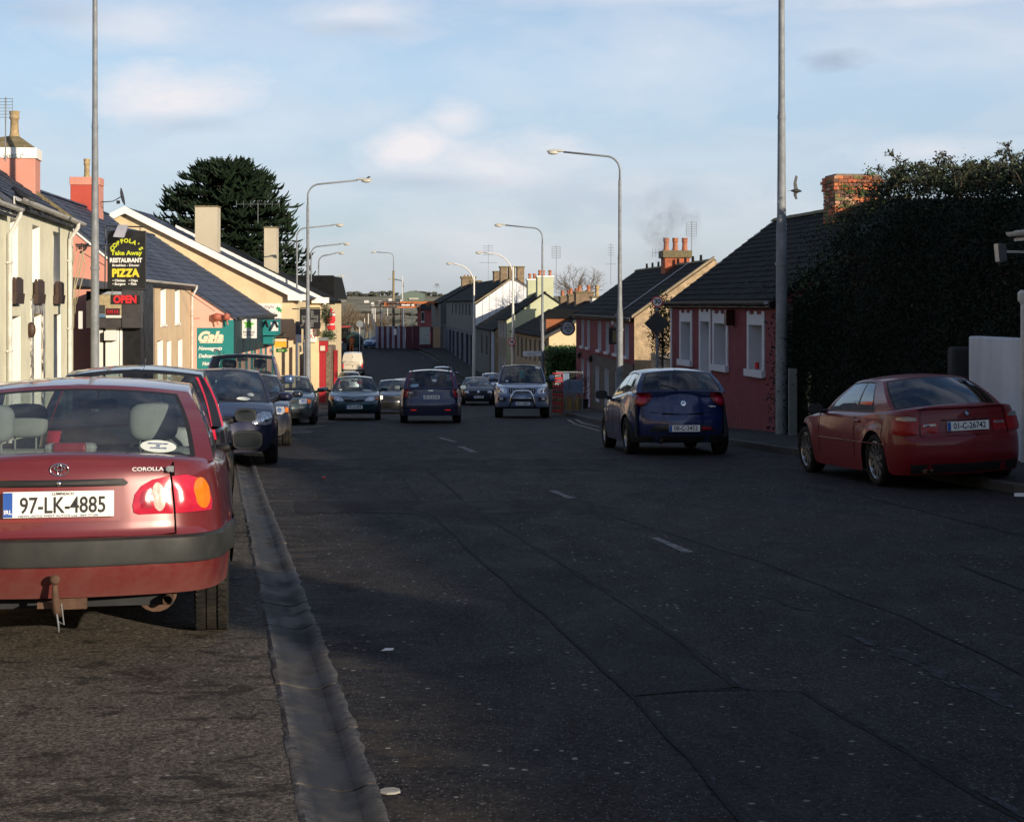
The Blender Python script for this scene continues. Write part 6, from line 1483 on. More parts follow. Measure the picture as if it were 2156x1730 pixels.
d3 = 67.55
GS = thing('wall_sign', 'teal wall sign with cream Gala lettering on the pale pink gable', 'wall sign', (Xv(444.5, d3), d3, Zv(735, d3))); og = Vector(GS.location)
gp = MB().box((0, .01, 0), ((475 - 414.5) * d3 / F, .03, 90 * d3 / F)).build('board', teal_b, GS)
cream_l = mat('cream lettering', (.78, .66, .50), .5, var=.03)
def gt(s_, x, y, hpx, wpx, m, sh_=.0, b=.03): text('lettering', s_, hpx * d3 / F, m, gp, basis(Vector((Xv(x, d3), d3 - .01, Zv(y, d3))) - og, X_, Z_), b, w=wpx * d3 / F, shear=sh_)
gt('Gala', 444.5, 710, 20, 54, cream_l, .35, .09); gt('Newsagents', 443, 733.5, 7.5, 50, wht_sign, .25, .04); gt('Delicatessen', 444, 749.5, 7.5, 52, wht_sign, .25, .04); gt('Hot Food', 445, 765.5, 7.5, 38, wht_sign, .25, .04)
MB().box((0, -.012, Zv(721.5, d3) - og.z), (48 * d3 / F, .006, .03)).build('underline', cream_l, gp)
o = MB().box((0, 0, 0), (.34, .25, .25)).sphere((.0, -.1, .0), (.17, .14, .16)).sphere((.4, -.1, 0), (.14, .14, .16)).tube([(-.05, -.1, -.1), (.05, -.12, -.34)], .03, 6).tube([(.4, -.1, -.1), (.45, -.12, -.34)], .03, 6).build('alarm_bells', mat('rusty red bell', (.35, .10, .06), .6), loc=(Xv(667 * .6814 + 3, 67.4), 67.45, Zv(667, 67.5))); tag(o, 'two rusty red alarm bells high on the pale pink gable', 'alarm bell')
def board(name, label, cat, x0, x1, y0, y1, d, m, t=.05, rz=0.0):
    cx, cz = Xv((x0 + x1) / 2, d), Zv((y0 + y1) / 2, d); e = thing(name, label, cat, (cx, d, cz), rz)
    p = MB().box((0, t / 2, 0), ((x1 - x0) * d / F, t, (y1 - y0) * d / F)).build('board', m, e, bevel=.004)
    def tx(s_, x, y, hpx, wpx, mm, b=.03, sh_=0): return text('lettering', s_, hpx * d / F, mm, p, basis(((x - (x0 + x1) / 2) * d / F, -.004, ((y0 + y1) / 2 - y) * d / F), X_, Z_), b, w=wpx * d / F, shear=sh_)
    return e, p, tx
NL, nlp, tx = board('projecting_sign', 'white lottery sign with green star projecting over the teal shopfront', 'projecting sign', 508, 540, 671.6, 712, 69.5, wht_sign, .12)
tx('National', 524, 699, 4.3, 24, ink, .02); tx('Lottery', 524, 704.7, 4.5, 21, ink, .02)
star = MB(); star.add([(.26 * (1 if k % 2 == 0 else .48) * sin(pi * k / 5 + .15), -.01, .18 + .22 * (1 if k % 2 == 0 else .48) * cos(pi * k / 5 + .15)) for k in range(10)], [tuple(range(10))]); star.build('green_star', mat('bright green print', (.12, .50, .05), .5, var=.15, scale=6), nlp)
MB().tube([(-.3, .06, .42), (-.9, .06, .42)], .02, 6).tube([(-.3, .06, -.42), (-.9, .06, -.42)], .02, 6).build('bracket', black_paint, NL)
tb, tbp, tx = board('shopfront_box', 'teal projecting shop box with a white notice at the far end of the pink shop', 'shop box', 549, 580, 674, 706, 77, teal_b, 1.6)
MB().box((.3, -.01, .05), (.35, .01, .4)).build('notice', wht_sign, tbp)
q = MB()
for k in range(2): q.tube([(-.1 + k * .42, -.05, .30), (.05 + k * .45, -.5, .05)], .06, 8)
q.build('spotlight', black_paint, tb)
tl, tlp, tx = board('shopfront_box', 'lower teal box below the larger teal projecting box', 'shop box', 554, 574, 707.5, 724, 77.2, teal_b, 1.2)
ye, yp, tx = board('poster_board', 'orange poster board on a post beside the beige gable', 'poster board', 578, 603, 712.5, 731, 78, mat('orange poster', (.80, .40, .03), .5), .06); MB().box((0, -.008, .13), (.56, .01, .1)).build('poster_strip', mat('pale poster', (.8, .65, .5), .5), yp)
MB().tube([(-.4, .0, .23), (.42, 0, .23)], .03, 6).tube([(.16, .03, .5), (.16, .03, -2.6)], .03, 6).build('post', black_paint, ye)
ga, gap, tx = board('arrow_sign', 'small green arrow sign under the orange poster board', 'arrow sign', 581, 601, 734, 741.5, 77.9, mat('dark green board', (.02, .12, .02), .5), .05); tx('DOSI', 592, 737.8, 3.6, 11, mat('pale green print', (.5, .7, .3), .5)); MB().ext([(.23, 0, -.1), (.34, 0, 0), (.23, 0, .1)], (0, .05, 0)).build('arrow_point', mat('dark green board', (.02, .12, .02), .5), gap)
# building 4: wide beige gables
H4 = Bld('pharmacy_building', 'wide beige gabled building with white bargeboards and two beige chimneys', -11.03, 84, -.03, 1, cat='building')
L4 = 7; H4.wall(0, L4, -6, 2.0, [(1.5, 3.5, -3.5, -1)], beige_r); H4.window(1.5, 3.5, -3.5, -1, cur=False)
H4.gable(0, 17.4, -6, 2.0, 6.37, beige_r); H4.gable(L4, 17.4, -6, 2.0, 6.37, beige_r); H4.back(0, L4, 17.4, -6, 2, beige_r)
H4.roof(0, L4, 17.4, 2.0, 6.37, slate, seed=5, course=.5, sw=.6, over=.4, ov_u=.35); H4.verge(-.36, 2.0, 6.37, 8.7, rev_w, w=.05, h=.36, off=-.26, i0=-.3, name='bargeboard', D=17.6, back=True)
MB().hexa([H4.P(a, b, c) for c in (1.68, 2.0) for a, b in ((-.4, -.45), (.3, -.45), (.3, .42), (-.4, .42))]).build('soffit_box', rev_w, H4.e)
def dchim(d, x0, x1, y0, yb, Bd, u):
    X0, X1 = Xv(x0, d), Xv(x1, d); c = MB().hexa([Bd.e.matrix_basis.inverted() @ Vector((x, y, z)) for z in (Zv(yb, d), Zv(y0, d)) for x, y in ((X0, d), (X1, d), (X1, d + 1), (X0, d + 1))]).build('chimney', mat('beige chimney render', (.50, .44, .33), .9, var=.06, bump=.003, bscale=30), Bd.e)
    MB().hexa([Bd.e.matrix_basis.inverted() @ Vector((x, y, z)) for z in (Zv(y0, d), Zv(y0 - 3, d)) for x, y in ((X0 - .03, d - .03), (X1 + .03, d - .03), (X1 + .03, d + 1.03), (X0 - .03, d + 1.03))]).build('chimney_cap', mossy, c)
bpy.context.view_layer.update(); dchim(86, 410.5, 457, 436, 560, H4, 0)
H5 = Bld('rear_building', 'second beige gabled block behind the pharmacy with a tall plain chimney', -10.62, 91.2, -.03, 1, cat='building')
H5.wall(0, 10, -6, 1.85, [(1.5, 3.5, -3.8, -1.2)], beige_r); H5.window(1.5, 3.5, -3.8, -1.2, cur=False); H5.gable(0, 16, -6, 1.85, 5.8, beige_r); H5.back(0, 10, 16, -6, 1.8, beige_r); H5.gable(10, 16, -6, 1.85, 5.8, beige_r)
H5.roof(0, 10, 16, 1.85, 5.8, slate_d, seed=6, course=.6, sw=.7, over=.4, ov_u=.3); H5.verge(-.31, 1.85, 5.8, 8, rev_w, w=.05, h=.32, off=-.24, i0=-.3, name='bargeboard')
MB().hexa([H5.P(a, b, c) for c in (1.55, 1.86) for a, b in ((-.35, -.42), (.3, -.42), (.3, .5), (-.35, .5))]).build('soffit_box', rev_w, H5.e)
bpy.context.view_layer.update(); dchim(95, 556, 581.5, 480, 620, H5, 0)
H6 = Bld('shop_building', 'dark slate-roofed shop with a railed gutter beyond the beige gables', -11.45, 103.5, -.03, 1, cat='building')
H6.wall(0, 9, -6, 1.75, [(1, 4, -3.5, -1)], beige_r); H6.gable(0, 9, -6, 1.75, 3.4, beige_r); H6.back(0, 9, 9, -6, 1.75, beige_r)
dd_ = 103.2; mr = MB().hexa([H6.e.matrix_basis.inverted() @ Vector((Xv(x, dd_), dd_ + a, Zv(y, dd_))) for (x, a, y) in ((560, -.3, 627), (704, -.3, 629), (701, 9, 629), (557, 9, 627), (585, 1.2, 577), (699, 1.2, 581), (696, 7, 581), (582, 7, 577))]).build('mansard_roof', slate_d, H6.e)
for k in range(8):
    f0 = (k + .1) / 8; f1 = (k + 1.1) / 8; mm_ = lambda x0, x1, f, o: H6.e.matrix_basis.inverted() @ Vector((Xv(x0 + (x1 - x0) * f, dd_), dd_ - .3 + 1.5 * f - o, Zv(628 - 49 * f, dd_)))
    MB().quad(mm_(560, 585, f0, .06), mm_(704, 699, f0, .06), mm_(704, 699, min(1, f1), .02), mm_(560, 585, min(1, f1), .02)).build('slate_course', slate_d, H6.e)
q = MB()
for k in range(12): q.tube([H6.P(-.15 + k * .1, -.25 + .45 * k, 1.7), H6.P(1.0 + k * .1, .1 + .45 * k, 3.1)], .03, 5)
q.build('snow_rail', black_paint, H6.e, kind='stuff'); H6.gutter(0, 9, 1.72, gutter_w, r=.1)
# signs on the beige gables
we, wp, tx = board('christmas_sign', 'white sign with holly leaf partly hidden behind the newsagent roof', 'wall sign', 541, 592, 639, 699, 83.9, wht_sign, .04)
grey_t = mat('grey script', (.22, .22, .24), .6); tx('Late Night', 558, 646, 6, 40, grey_t, .01, .3); tx('Open at', 566, 660, 6, 28, grey_t, .01, .3)
lf = MB(); lf.add([(q0 * .9 + .35, -.01, q1 * .9 + .45) for q0, q1 in ((.0, .02), (.1, .16), (.16, .08), (.26, .1), (.26, .0), (.38, -.06), (.3, -.1), (.32, -.22), (.22, -.14), (.12, -.14), (.1, -.04))], [tuple(range(11))]); lf.build('holly_leaf', green_p, wp)
ps, pp, tx = board('pharmacy_sign', 'black square pharmacy sign with outlined cross projecting over the pavement', 'projecting sign', 631, 674, 650, 692.5, 82, black_b, .15)
lm = mat('pale tube outline', (.50, .50, .46), .4); q = MB()
for k in (0, .05, .10):
    a, b = .14 + k, .40 - 0 + k * .2; a = .06 + k; b = .30 + k * .9
    pts = [(-a, -b), (a, -b), (a, -a), (b, -a), (b, a), (a, a), (a, b), (-a, b), (-a, a), (-b, a), (-b, -a), (-a, -a), (-a, -b)]
    q.tube([(x, -.015, z) for x, z in pts], .010, 5)
q.tube([(-.30, -.015, -.06), (-.36, -.015, -.3), (-.46, -.015, -.36)], .010, 5); q.build('cross_outline', lm, pp)
MB().tube([(-.5, .07, .55), (.5, .07, .55)], .03, 6).tube([(-.55, .07, .5), (-.9, .07, .5)], .03, 6).build('bracket', black_paint, ps)
ae, ap, tx = board('wall_sign', 'white sign with red letters on the beige wall behind the lamp post', 'wall sign', 641.4, 666.5, 690, 720, 91, wht_sign, .04); tx('ALL', 653, 695, 8, 22, red_p, .01); tx('DAY', 655, 709, 9, 22, red_p, .01)
nb = thing('notice_stand', 'dark blue-grey notice boards on two posts beside the beige wall', 'notice board', (Xv(628, 83), 83, G(83) + .12)); on = Vector(nb.location); bl = mat('dark blue board', (.045, .06, .10), .5)
for (a, b, c, d, dd) in ((622.7, 634.5, 685, 722, 0), (637.5, 648, 680, 716, .3)): MB().box(Vector((Xv((a + b) / 2, 83), 83 + dd, Zv((c + d) / 2, 83))) - on, ((b - a) * 83 / F, .08, (d - c) * 83 / F)).build('board', bl, nb); MB().box(Vector((Xv((a + b) / 2, 83), 83 + dd, Zv(c - 4, 83))) - on, ((b - a + 1) * 83 / F, .1, .2)).build('board_cap', mat('grey cap', (.2, .2, .2), .7), nb)
for x in (625, 641): MB().tube([(Xv(x, 83) - on.x, 0, 0), (Xv(x, 83) - on.x, 0, Zv(720, 83) - on.z)], .07, 8).build('post', bl, nb)
rp = thing('gate_pillar', 'red painted gate pillar with grey cap and cream plaque', 'gate pillar', (Xv(680, 84), 84, G(84) + .1)); og2 = Vector(rp.location)
redp = mat('red gloss paint', (.42, .02, .025), .5, var=.12, dirt=(.2, .02, .02), dirt_amt=.4)
def pb(name, x0, x1, y0, y1, d0, d1, m, par): return MB().hexa([Vector((Xv(x, 84), d, Zv(y, 84))) - og2 for y in (y1, y0) for x, d in ((x0, d0), (x1, d0), (x1, d1), (x0, d1))]).build(name, m, par)
pb('pillar', 672, 685, 740, 856, 84, 84.35, redp, rp); pb('pillar_head', 671.6, 689, 717.5, 741, 83.95, 84.4, redp, rp); pb('cap', 671, 690, 710.5, 717.3, 83.9, 84.45, mat('grey cap', (.2, .2, .2), .7), rp); pb('plaque', 674.5, 684.5, 728, 738, 83.93, 83.949, mat('cream plaque', (.65, .62, .5), .5), rp)
sw = thing('stone_wall', 'rough stone wall end with red edge behind the red gate pillar', 'wall', (Xv(690, 86), 86, G(86))); osw = Vector(sw.location); rough_st = mat('rubble stone', (.17, .13, .09), .95, var=.5, scale=7, bump=.03, bscale=9)
MB().box((-.05, .6, 1.5), (.55, 2.6, 3.1)).build('wall', rough_st, sw, bevel=.05); MB().box((.36, .6, 1.4), (.18, .3, 2.8)).build('red_post', redp, sw)
# red fabric decoration hanging on the wall
sd = thing('festive_decoration', 'red hanging fabric decoration with white bands beside the dark wreath foliage', 'decoration', (Xv(697, 90), 90, Zv(700, 90))); redf = mat('red fabric', (.62, .02, .03), .8, var=.15, scale=8); whf = mat('white fleece', (.75, .72, .7), .95)
MB().tube([(.04, 0, .12), (.0, 0, .3), (-.03, 0, .42)], [.20, .24, .2], 10).tube([(-.04, 0, .46), (0, 0, .7), (.05, 0, .98)], [.17, .25, .17], 10).tube([(.08, 0, 1.04), (.03, 0, 1.2), (-.03, 0, 1.36)], [.14, .12, .02], 10).build('red_cloth', redf, sd, smooth=True, ang=60)
MB().tube([(-.03, 0, .41), (-.035, 0, .47)], [.22, .22], 10).tube([(.05, 0, .96), (.08, 0, 1.06)], [.18, .18], 10).tube([(.1, -.1, 1.1), (.12, -.1, 1.22)], [.06, .04], 6).build('white_band', whf, sd, smooth=True, ang=60)

# ------------------------------------------------------------------ right side of the street
maroon_r = mat('dusky pink render', (.20, .04, .048), .9, var=.10, scale=2, dirt=(.13, .03, .034), dirt_amt=.5, dirt_scale=1.5, bump=.006, bscale=45)
whiter = mat('white painted trim', (.60, .61, .65), .7, var=.06)
stone_g = mat('pebbled stone gable', (.42, .31, .19), .95, var=.35, scale=4, bump=.03, bscale=14, dirt=(.18, .12, .07), dirt_amt=.5, dirt_scale=3)
H7 = Bld('bungalow', 'dusky pink slate-roofed bungalow with white window surrounds and brick chimney on the right', 10.43 - .129 * 36, 36, -.129, -1)
u7 = H7.ulen; L7 = u7(46.1); st7 = [(43.75, 44.85, -.0, 1.02), (41.75, 42.65, -2.2, 1.05), (40.1, 41.25, -.0, 1.02), (36.95, 38.05, -.0, 1.02)]
ops = [(u7(a), u7(b), c, d) for a, b, c, d in st7]
H7.wall(0, L7, -3.5, 1.55, ops, maroon_r, reveal=whiter, depth=.34)
for k, o in enumerate(ops):
    a, b, c, d = o
    if k == 1: H7.door(a, b, -1.65, d, whiter, i=.3)
    else: H7.window(a, b, c, d, i=.30, style='top', sill=None, cur=k == 3)
    sr = MB(); w = .16; zb = c if k != 1 else -2.2
    for (p0, p1, q0, q1) in ((a - w, a, zb, d), (b, b + w, zb, d), (a - w, b + w, d, d + .24)):
        sr.hexa([H7.P(p0, -.03, q0), H7.P(p1, -.03, q0), H7.P(p1, .0, q0), H7.P(p0, .0, q0), H7.P(p0, -.03, q1), H7.P(p1, -.03, q1), H7.P(p1, .0, q1), H7.P(p0, .0, q1)])
    mid = (a + b) / 2
    for q in (-.5, 0, .5): sr.hexa([H7.P(mid + q * (b - a) * 1.1 - .14, -.03, d + .24), H7.P(mid + q * (b - a) * 1.1 + .14, -.03, d + .24), H7.P(mid + q * (b - a) * 1.1 + .14, .0, d + .24), H7.P(mid + q * (b - a) * 1.1 - .14, 0, d + .24), H7.P(mid + q * (b - a) * 1.1 - .06, -.03, d + .32), H7.P(mid + q * (b - a) * 1.1 + .06, -.03, d + .32), H7.P(mid + q * (b - a) * 1.1 + .06, .0, d + .32), H7.P(mid + q * (b - a) * 1.1 - .06, .0, d + .32)])
    s_ = sr.build('window_surround', whiter, H7.e)
    if k != 1: MB().hexa([H7.P(p, q, z) for z in (c - .17, c - .005) for p, q in ((a - .2, -.1), (b + .2, -.1), (b + .2, .3), (a - .2, .3))]).build('sill', whiter, H7.e, bevel=.01)
MB().hexa([H7.P(p, q, z) for z in (-3.5, 1.5) for p, q in ((L7 - .12, -.025), (L7 + .03, -.025), (L7 + .03, .1), (L7 - .12, .1))]).build('corner_quoin', whiter, H7.e)
MB().hexa([H7.P(p, q, z) for z in (.98, 1.36) for p, q in ((u7(39.3), -.23), (u7(39.5), -.23), (u7(39.5), -.02), (u7(39.35), -.02))]).build('lantern_box', mat('brown metal', (.04, .012, .012), .5), H7.e)
MB().lathe([(.035, 0), (.05, .02), (.05, .14), (.03, .16)], H7.P(u7(37.8), .1, .0), 10).build('red_candle', red_p, H7.e)
H7.gable(0, 6, -3.5, 1.55, 3.86, maroon_r); H7.gable(L7, 6, -3.5, 1.55, 3.86, maroon_r); H7.back(0, L7, 6, -3.5, 1.55, maroon_r)
H7.roof(0, L7, 6, 1.6, 3.86, slate_d, seed=8, course=.23, sw=.3, ridge_m=mossy); H7.gutter(-.1, L7 + .1, 1.54, mat('dark gutter', (.09, .08, .07), .6), r=.06, br=.8)
bcol = [mat('brick %s' % n, c, .9, var=.3, scale=14, bump=.004, bscale=60) for n, c in (('red', (.40, .10, .045)), ('orange', (.50, .17, .07)), ('brown', (.24, .09, .05)), ('dark', (.13, .07, .05)), ('pale', (.45, .25, .15)), ('mossy', (.15, .13, .05)))]
chb = bricks(H7, u7(39.6), 3.0, .9, 1.15, 2.6, 4.66, ('near', 'street'), bcol)
q = MB(); r = random.Random(8)
for k in range(160):
    g = r.choice(((.02, -.2, 4.25), (-.0, .1, 4.2), (.1, -.35, 4.3), (0, .3, 4.66))); p = H7.P(u7(39.6) - .52 - r.uniform(0, .03), 3.0 + g[1] + r.gauss(0, .06), g[2] + r.gauss(0, .05)); s_ = r.uniform(.015, .04); q.quad(p, p + Vector((0, s_, 0)), p + Vector((-.01, s_, s_)), p + Vector((-.01, 0, s_)))
q.build('moss_tuft', weed, chb, kind='stuff')

# pub
H8 = Bld('pub', 'dusky pink two-storey pub with stone lower front, pebbled gable and three clay chimney pots', 4.47, 59.9, -.07, -1, cat='pub')
u8 = H8.ulen; L8 = u8(79.4); stn = mat('stone facing', (.11, .095, .08), .95, var=.5, scale=5, bump=.02, bscale=12)
up = [(76.0, 77.1), (73.7, 74.8), (69.6, 70.8), (66.9, 68.1), (64.2, 65.4), (61.3, 62.4)]
ops = [(u8(a), u8(b), -.45, .78) for a, b in up]
H8.wall(0, L8, -.72, 1.0, ops, maroon_r, reveal=whiter, depth=.25)
for o in ops: H8.window(*o, i=.2, sill=whiter, sill_out=.1, sill_h=.12)
us = u8(72.8); lo1 = [(u8(76.0), u8(77.1), -2.6, -1.05), (u8(73.7), u8(74.9), -3.4, -1.05)]
H8.wall(us, L8, -6, -.72, lo1, maroon_r, reveal=whiter, depth=.22, name='lower_wall'); H8.window(*lo1[0], i=.2, sill=whiter); H8.door(*lo1[1], whiter)
lo2 = [(u8(a), u8(b), -2.7, -1.15) for a, b in ((70.0, 71.3), (66.8, 68.2), (63.2, 64.8))]
H8.wall(0, us, -6, -.72, lo2, stn, reveal=whiter, depth=.22, i0=-.04, name='stone_front')
for o in lo2: H8.window(*o, i=.16, sill=stn, style='cas')
H8.gable(0, 5.9, -6, 1.0, 3.1, stone_g); H8.gable(L8, 5.9, -6, 1.0, 3.1, maroon_r); H8.back(0, L8, 5.9, -6, 1.0, stone_g)
H8.roof(.2, L8, 5.9, 1.03, 3.1, slate_d, seed=9, course=.3, sw=.4, ridge_m=mossy); H8.verge(.05, 1.0, 3.1, 2.95, mat('stone coping', (.28, .22, .14), .9, var=.3, bump=.01, bscale=20), w=.28, h=.10, off=.05)
H8.verge(u8(64.5), 1.0, 3.1, 2.95, mat('lead flashing', (.4, .4, .44), .5, var=.2), w=.10, h=.03, off=.10)
H8.gutter(0, L8, .98, mat('dark gutter', (.09, .08, .07), .6), r=.06, br=1.2)
redst = mat('red brick stack', (.40, .11, .05), .9, var=.35, scale=7, bump=.01, bscale=20, dirt=(.18, .08, .04), dirt_amt=.5, dirt_scale=3)
ch8 = H8.chimney(u8(68.3), 2.95, 1.0, 1.05, 2.5, 3.72, redst, cap=mossy, cap_h=.3, cap_o=.09, pots=((0, -.38), (0, 0), (0, .40)), pot_h=.56, pot_r=.13)
q = MB()
for k in range(9): q.lathe([(.06, 0), (.05, .28)], H8.P(u8(62.5 + k * 1.7), 2.95, 3.1), 6)
q.build('ridge_finial', slate_d, H8.e, kind='stuff')
def aerial(x, d, y0, y1, label, kind=0, w=.5):
    e = thing('tv_aerial', label, 'aerial', (Xv(x, d), d, Zv(y1, d))); h = (y1 - y0) * d / F; q = MB(); q.tube([(0, 0, 0), (.01, 0, h)], .016, 5); q.build('mast', galv, e); q = MB(); t = .006 * max(1, d / 60)
    if kind == 0:
        for k in range(7): z = h * .98 - k * w * .23; q.tube([(-w / 2, .05, z), (w / 2, .05, z)], t, 4)
        for x_ in (-w / 2, w / 2): q.tube([(x_, .05, h * .98), (x_, .05, h * .98 - w * 1.4)], t, 4)
    elif kind == 1:
        q.tube([(-w, 0, h), (w, 0, h)], t, 4)
        for k in range(7): q.tube([(-w + k * w / 3, -.02, h - .18), (-w + k * w / 3, -.02, h + .18)], t, 4)
    else:
        for k in range(5): q.tube([(-w * .3, 0, h * (.95 - k * .06)), (w * .3, 0, h * (.95 - k * .06))], t, 4)
        q.tube([(-w * .5, 0, h * .5), (w * .5, 0, h * .5)], t, 4)
    q.build('elements', galv, e, kind='stuff'); return e
aerial(1456, 68, 466, 548, 'tall grid aerial beside the three clay chimney pots', 0, .42); aerial(1394, 68.6, 532, 560, 'low sideways aerial left of the three clay pots', 1, .4)
aerial(1171, 109, 517, 625, 'grid aerial mast above the pale green house', 0, .55); aerial(1286, 95, 512, 600, 'leaning thin aerial mast above the bare tree', 2, .6)
aerial(1028, 150, 514, 592, 'thin aerial with a crossbar above the grey building chimneys', 2, 1.6); aerial(543, 88, 430, 470, 'comb aerial against the dark tree on the left', 1, 1.15); aerial(11, 36.5, 205, 340, 'grid television aerial at the top left beside the salmon chimney', 0, .30)
aerial(920, 186, 597, 612, 'tiny aerial above the far left stack of the grey roofs', 2, .8)

# house with timber dormer
cream_g = mat('cream gable render', (.66, .52, .32), .9, var=.06, bump=.004, bscale=25)
H9 = Bld('dormer_house', 'house with cream gable and orange timber dormer behind the green hedge', 2.1, 93, -.1, -1)
u9 = H9.ulen; L9 = u9(112); ops = []
for k, a in enumerate((94.5, 97, 99.5, 102, 104.5, 107, 109.5)): ops += [(u9(a), u9(a + 1.0), -2.0, -.7), (u9(a), u9(a + 1.0), -4.6 if k % 2 else -4.0, -3.0)]
H9.wall(0, L9, -6.5, -.22, ops, mat('dull cream render', (.30, .25, .18), .9, var=.15), depth=.2)
for k, o in enumerate(ops): H9.window(*o, fm=[brown_wood, mat('dark red frame', (.10, .01, .012), .5), black_paint][k % 3], cur=False)
H9.gable(0, 7, -6.5, -.2, 1.62, cream_g); H9.back(0, L9, 7, -6.5, -.2, cream_g); H9.roof(0, L9, 7, -.2, 1.62, slate_d, seed=10, course=.4, sw=.5, over=.35, ov_u=.3)
H9.verge(-.3, -.2, 1.62, 3.5, black_paint, w=.05, h=.2, off=-.16, name='bargeboard', i0=-.35)
orange_t = mat('orange timber', (.30, .085, .02), .6, var=.2, scale=2)
for (a0, a1, z0) in ((95.2, 98.2, -.25),):
    dm = MB().hexa([H9.P(p, q, z) for z in (z0, .68) for p, q in ((u9(a0), .1), (u9(a1), .1), (u9(a1), 2.8), (u9(a0), 2.8))]).build('dormer', black_paint, H9.e)
    n = 7
    for k in range(n):
        z = z0 + (.68 - z0) * k / n; MB().hexa([H9.P(p, q, zz_) for zz_ in (z, z + (.68 - z0) / n - .015) for p, q in ((u9(a0) - .025, .1), (u9(a0) - .002, .1), (u9(a0) - .002, 2.6), (u9(a0) - .025, 2.6))]).build('timber_board', orange_t, dm)
    pr = [H9.P(u9(a0) - .15, -.2, .66), H9.P(u9(a0) - .15, 3.2, .66), H9.P(u9(a0) + .4, 3.2, 1.2), H9.P(u9(a0) + .4, .3, 1.2)]
    q = MB(); A = [H9.P(u9(a0) - .15, -.15, .66), H9.P(u9(a1) + .15, -.15, .66), H9.P(u9(a1) + .15, 3.4, .66), H9.P(u9(a0) - .15, 3.4, .66)]; B = [H9.P(u9(a0) + 1.0, .5, 1.2), H9.P(u9(a1) - 1.0, .5, 1.2), H9.P(u9(a1) - 1.0, 3.4, 1.2), H9.P(u9(a0) + 1.0, 3.4, 1.2)]; q.hexa(A + B); q.build('dormer_roof', slate_d, dm)
grey_st = mat('brown render stack', (.20, .14, .09), .95, var=.3, scale=4, bump=.008, bscale=20)
for (d, wd, zt, np) in ((112, .85, 2.05, 2), (108, .8, 2.15, 2), (103.3, 1.15, 2.3, 2)): H9.chimney(u9(d), 3.5, .9, wd, 1.0, zt, grey_st, cap=mossy, cap_h=.12, cap_o=.05, pots=tuple((0, (j - .5) * wd * .5) for j in range(np)), pot_h=.40, pot_r=.13)
H9.chimney(u9(98.5), 3.6, .8, .7, 1.0, 1.95, rev_w, cap=mossy, cap_h=.1, pots=((0, 0),), pot_h=.7, pot_r=.14, pot_m=pot_buff)
# pale green house
green_r = mat('pale green render', (.48, .50, .33), .9, var=.06, bump=.004, bscale=25)
H10 = Bld('terraced_house', 'pale green gabled house with tall pale green chimneys and clay pots', -.37, 115.5, -.1, -1)
u10 = H10.ulen; L10 = 7; ops = [(1, 1.9, -.9, .1), (3, 3.9, -.9, .1), (5, 5.9, -.9, .1), (1, 1.9, -4.4, -2.2), (3, 3.9, -4.4, -2.2), (5, 5.9, -4.4, -2.2)]
H10.wall(0, L10, -6.5, .45, ops, mat('drab tan render', (.24, .19, .13), .9, var=.15), reveal=whiter)
for o in ops: H10.window(*o, cur=False)
H10.gable(0, 5.4, -6.5, .45, 2.32, green_r); H10.back(0, L10, 5.4, -6.5, .45, green_r); H10.gable(L10, 5.4, -6.5, .45, 2.32, green_r); H10.roof(0, L10, 5.4, .45, 2.32, slate_d, seed=11, course=.4, sw=.5, over=.1)
H10.chimney(.5, 2.75, .9, 1.15, 1.8, 3.5, green_r, cap=rev_w, cap_h=.12, pots=((0, -.35), (0, -.1), (0, .38)), pot_h=.42, pot_r=.12); H10.chimney(5.6, 2.6, .9, 1.1, 1.8, 3.35, green_r, cap=rev_w, cap_h=.12, pots=((0, -.35), (0, 0), (0, .38)), pot_h=.42, pot_r=.12)
# low row with grey doors
H11 = Bld('low_house', 'low dark-roofed stone house with a tall pale grey door', -1.25, 122.8, -.115, -1)
L11 = H11.ulen(138.5); ops = [(1.0, 4.2, -4.6, -.6), (6, 7, -2.5, -1), (10, 11, -2.5, -1)]
H11.wall(0, L11, -6, -.35, ops, mat('grey rubble', (.12, .11, .095), .95, var=.4, scale=3, bump=.02, bscale=10)); MB().hexa([H11.P(p, q, z) for z in (-4.7, -.6) for p, q in ((1.0, .1), (4.2, .1), (4.2, .15), (1.0, .15))]).build('barn_door', mat('pale grey door', (.30, .32, .37), .7, var=.2), H11.e)
H11.window(*ops[1], cur=False); H11.window(*ops[2], cur=False); H11.gable(0, 6, -6, -.35, 1.5, stone_g); H11.back(0, L11, 6, -6, -.35, stone_g); H11.roof(0, L11, 6, -.35, 1.5, slate_d, seed=12, course=.5, sw=.6)
# grey building with white clad gable
H12 = Bld('large_building', 'large grey building with white metal-clad gable and brown chimney stacks', -3.1, 139.5, -.105, -1, cat='building')
L12 = H12.ulen(178); gr = mat('sooty grey render', (.15, .145, .13), .95, var=.25, scale=1.2, dirt=(.06, .06, .055), dirt_amt=.6)
ops = [(k, k + 1.3, .5, 1.55) for k in (6, 10, 14, 18, 23, 28)]; H12.wall(0, L12, -.9, 1.9, ops, gr, depth=.12)
for o in ops: H12.window(*o, cur=False, fm=mat('dull frame', (.25, .25, .24), .7))
ops = [(k, k + 3, -4.2, -1.2) for k in (2, 7, 13, 19, 25, 30)]; H12.wall(0, L12, -6, -.9, ops, mat('blue grey shopfront', (.06, .07, .09), .8, var=.2), name='shopfront', i0=-.06)
for o in ops: H12.window(*o, style='cas', fm=mat('blue grey frame', (.05, .06, .08), .7), cur=False)
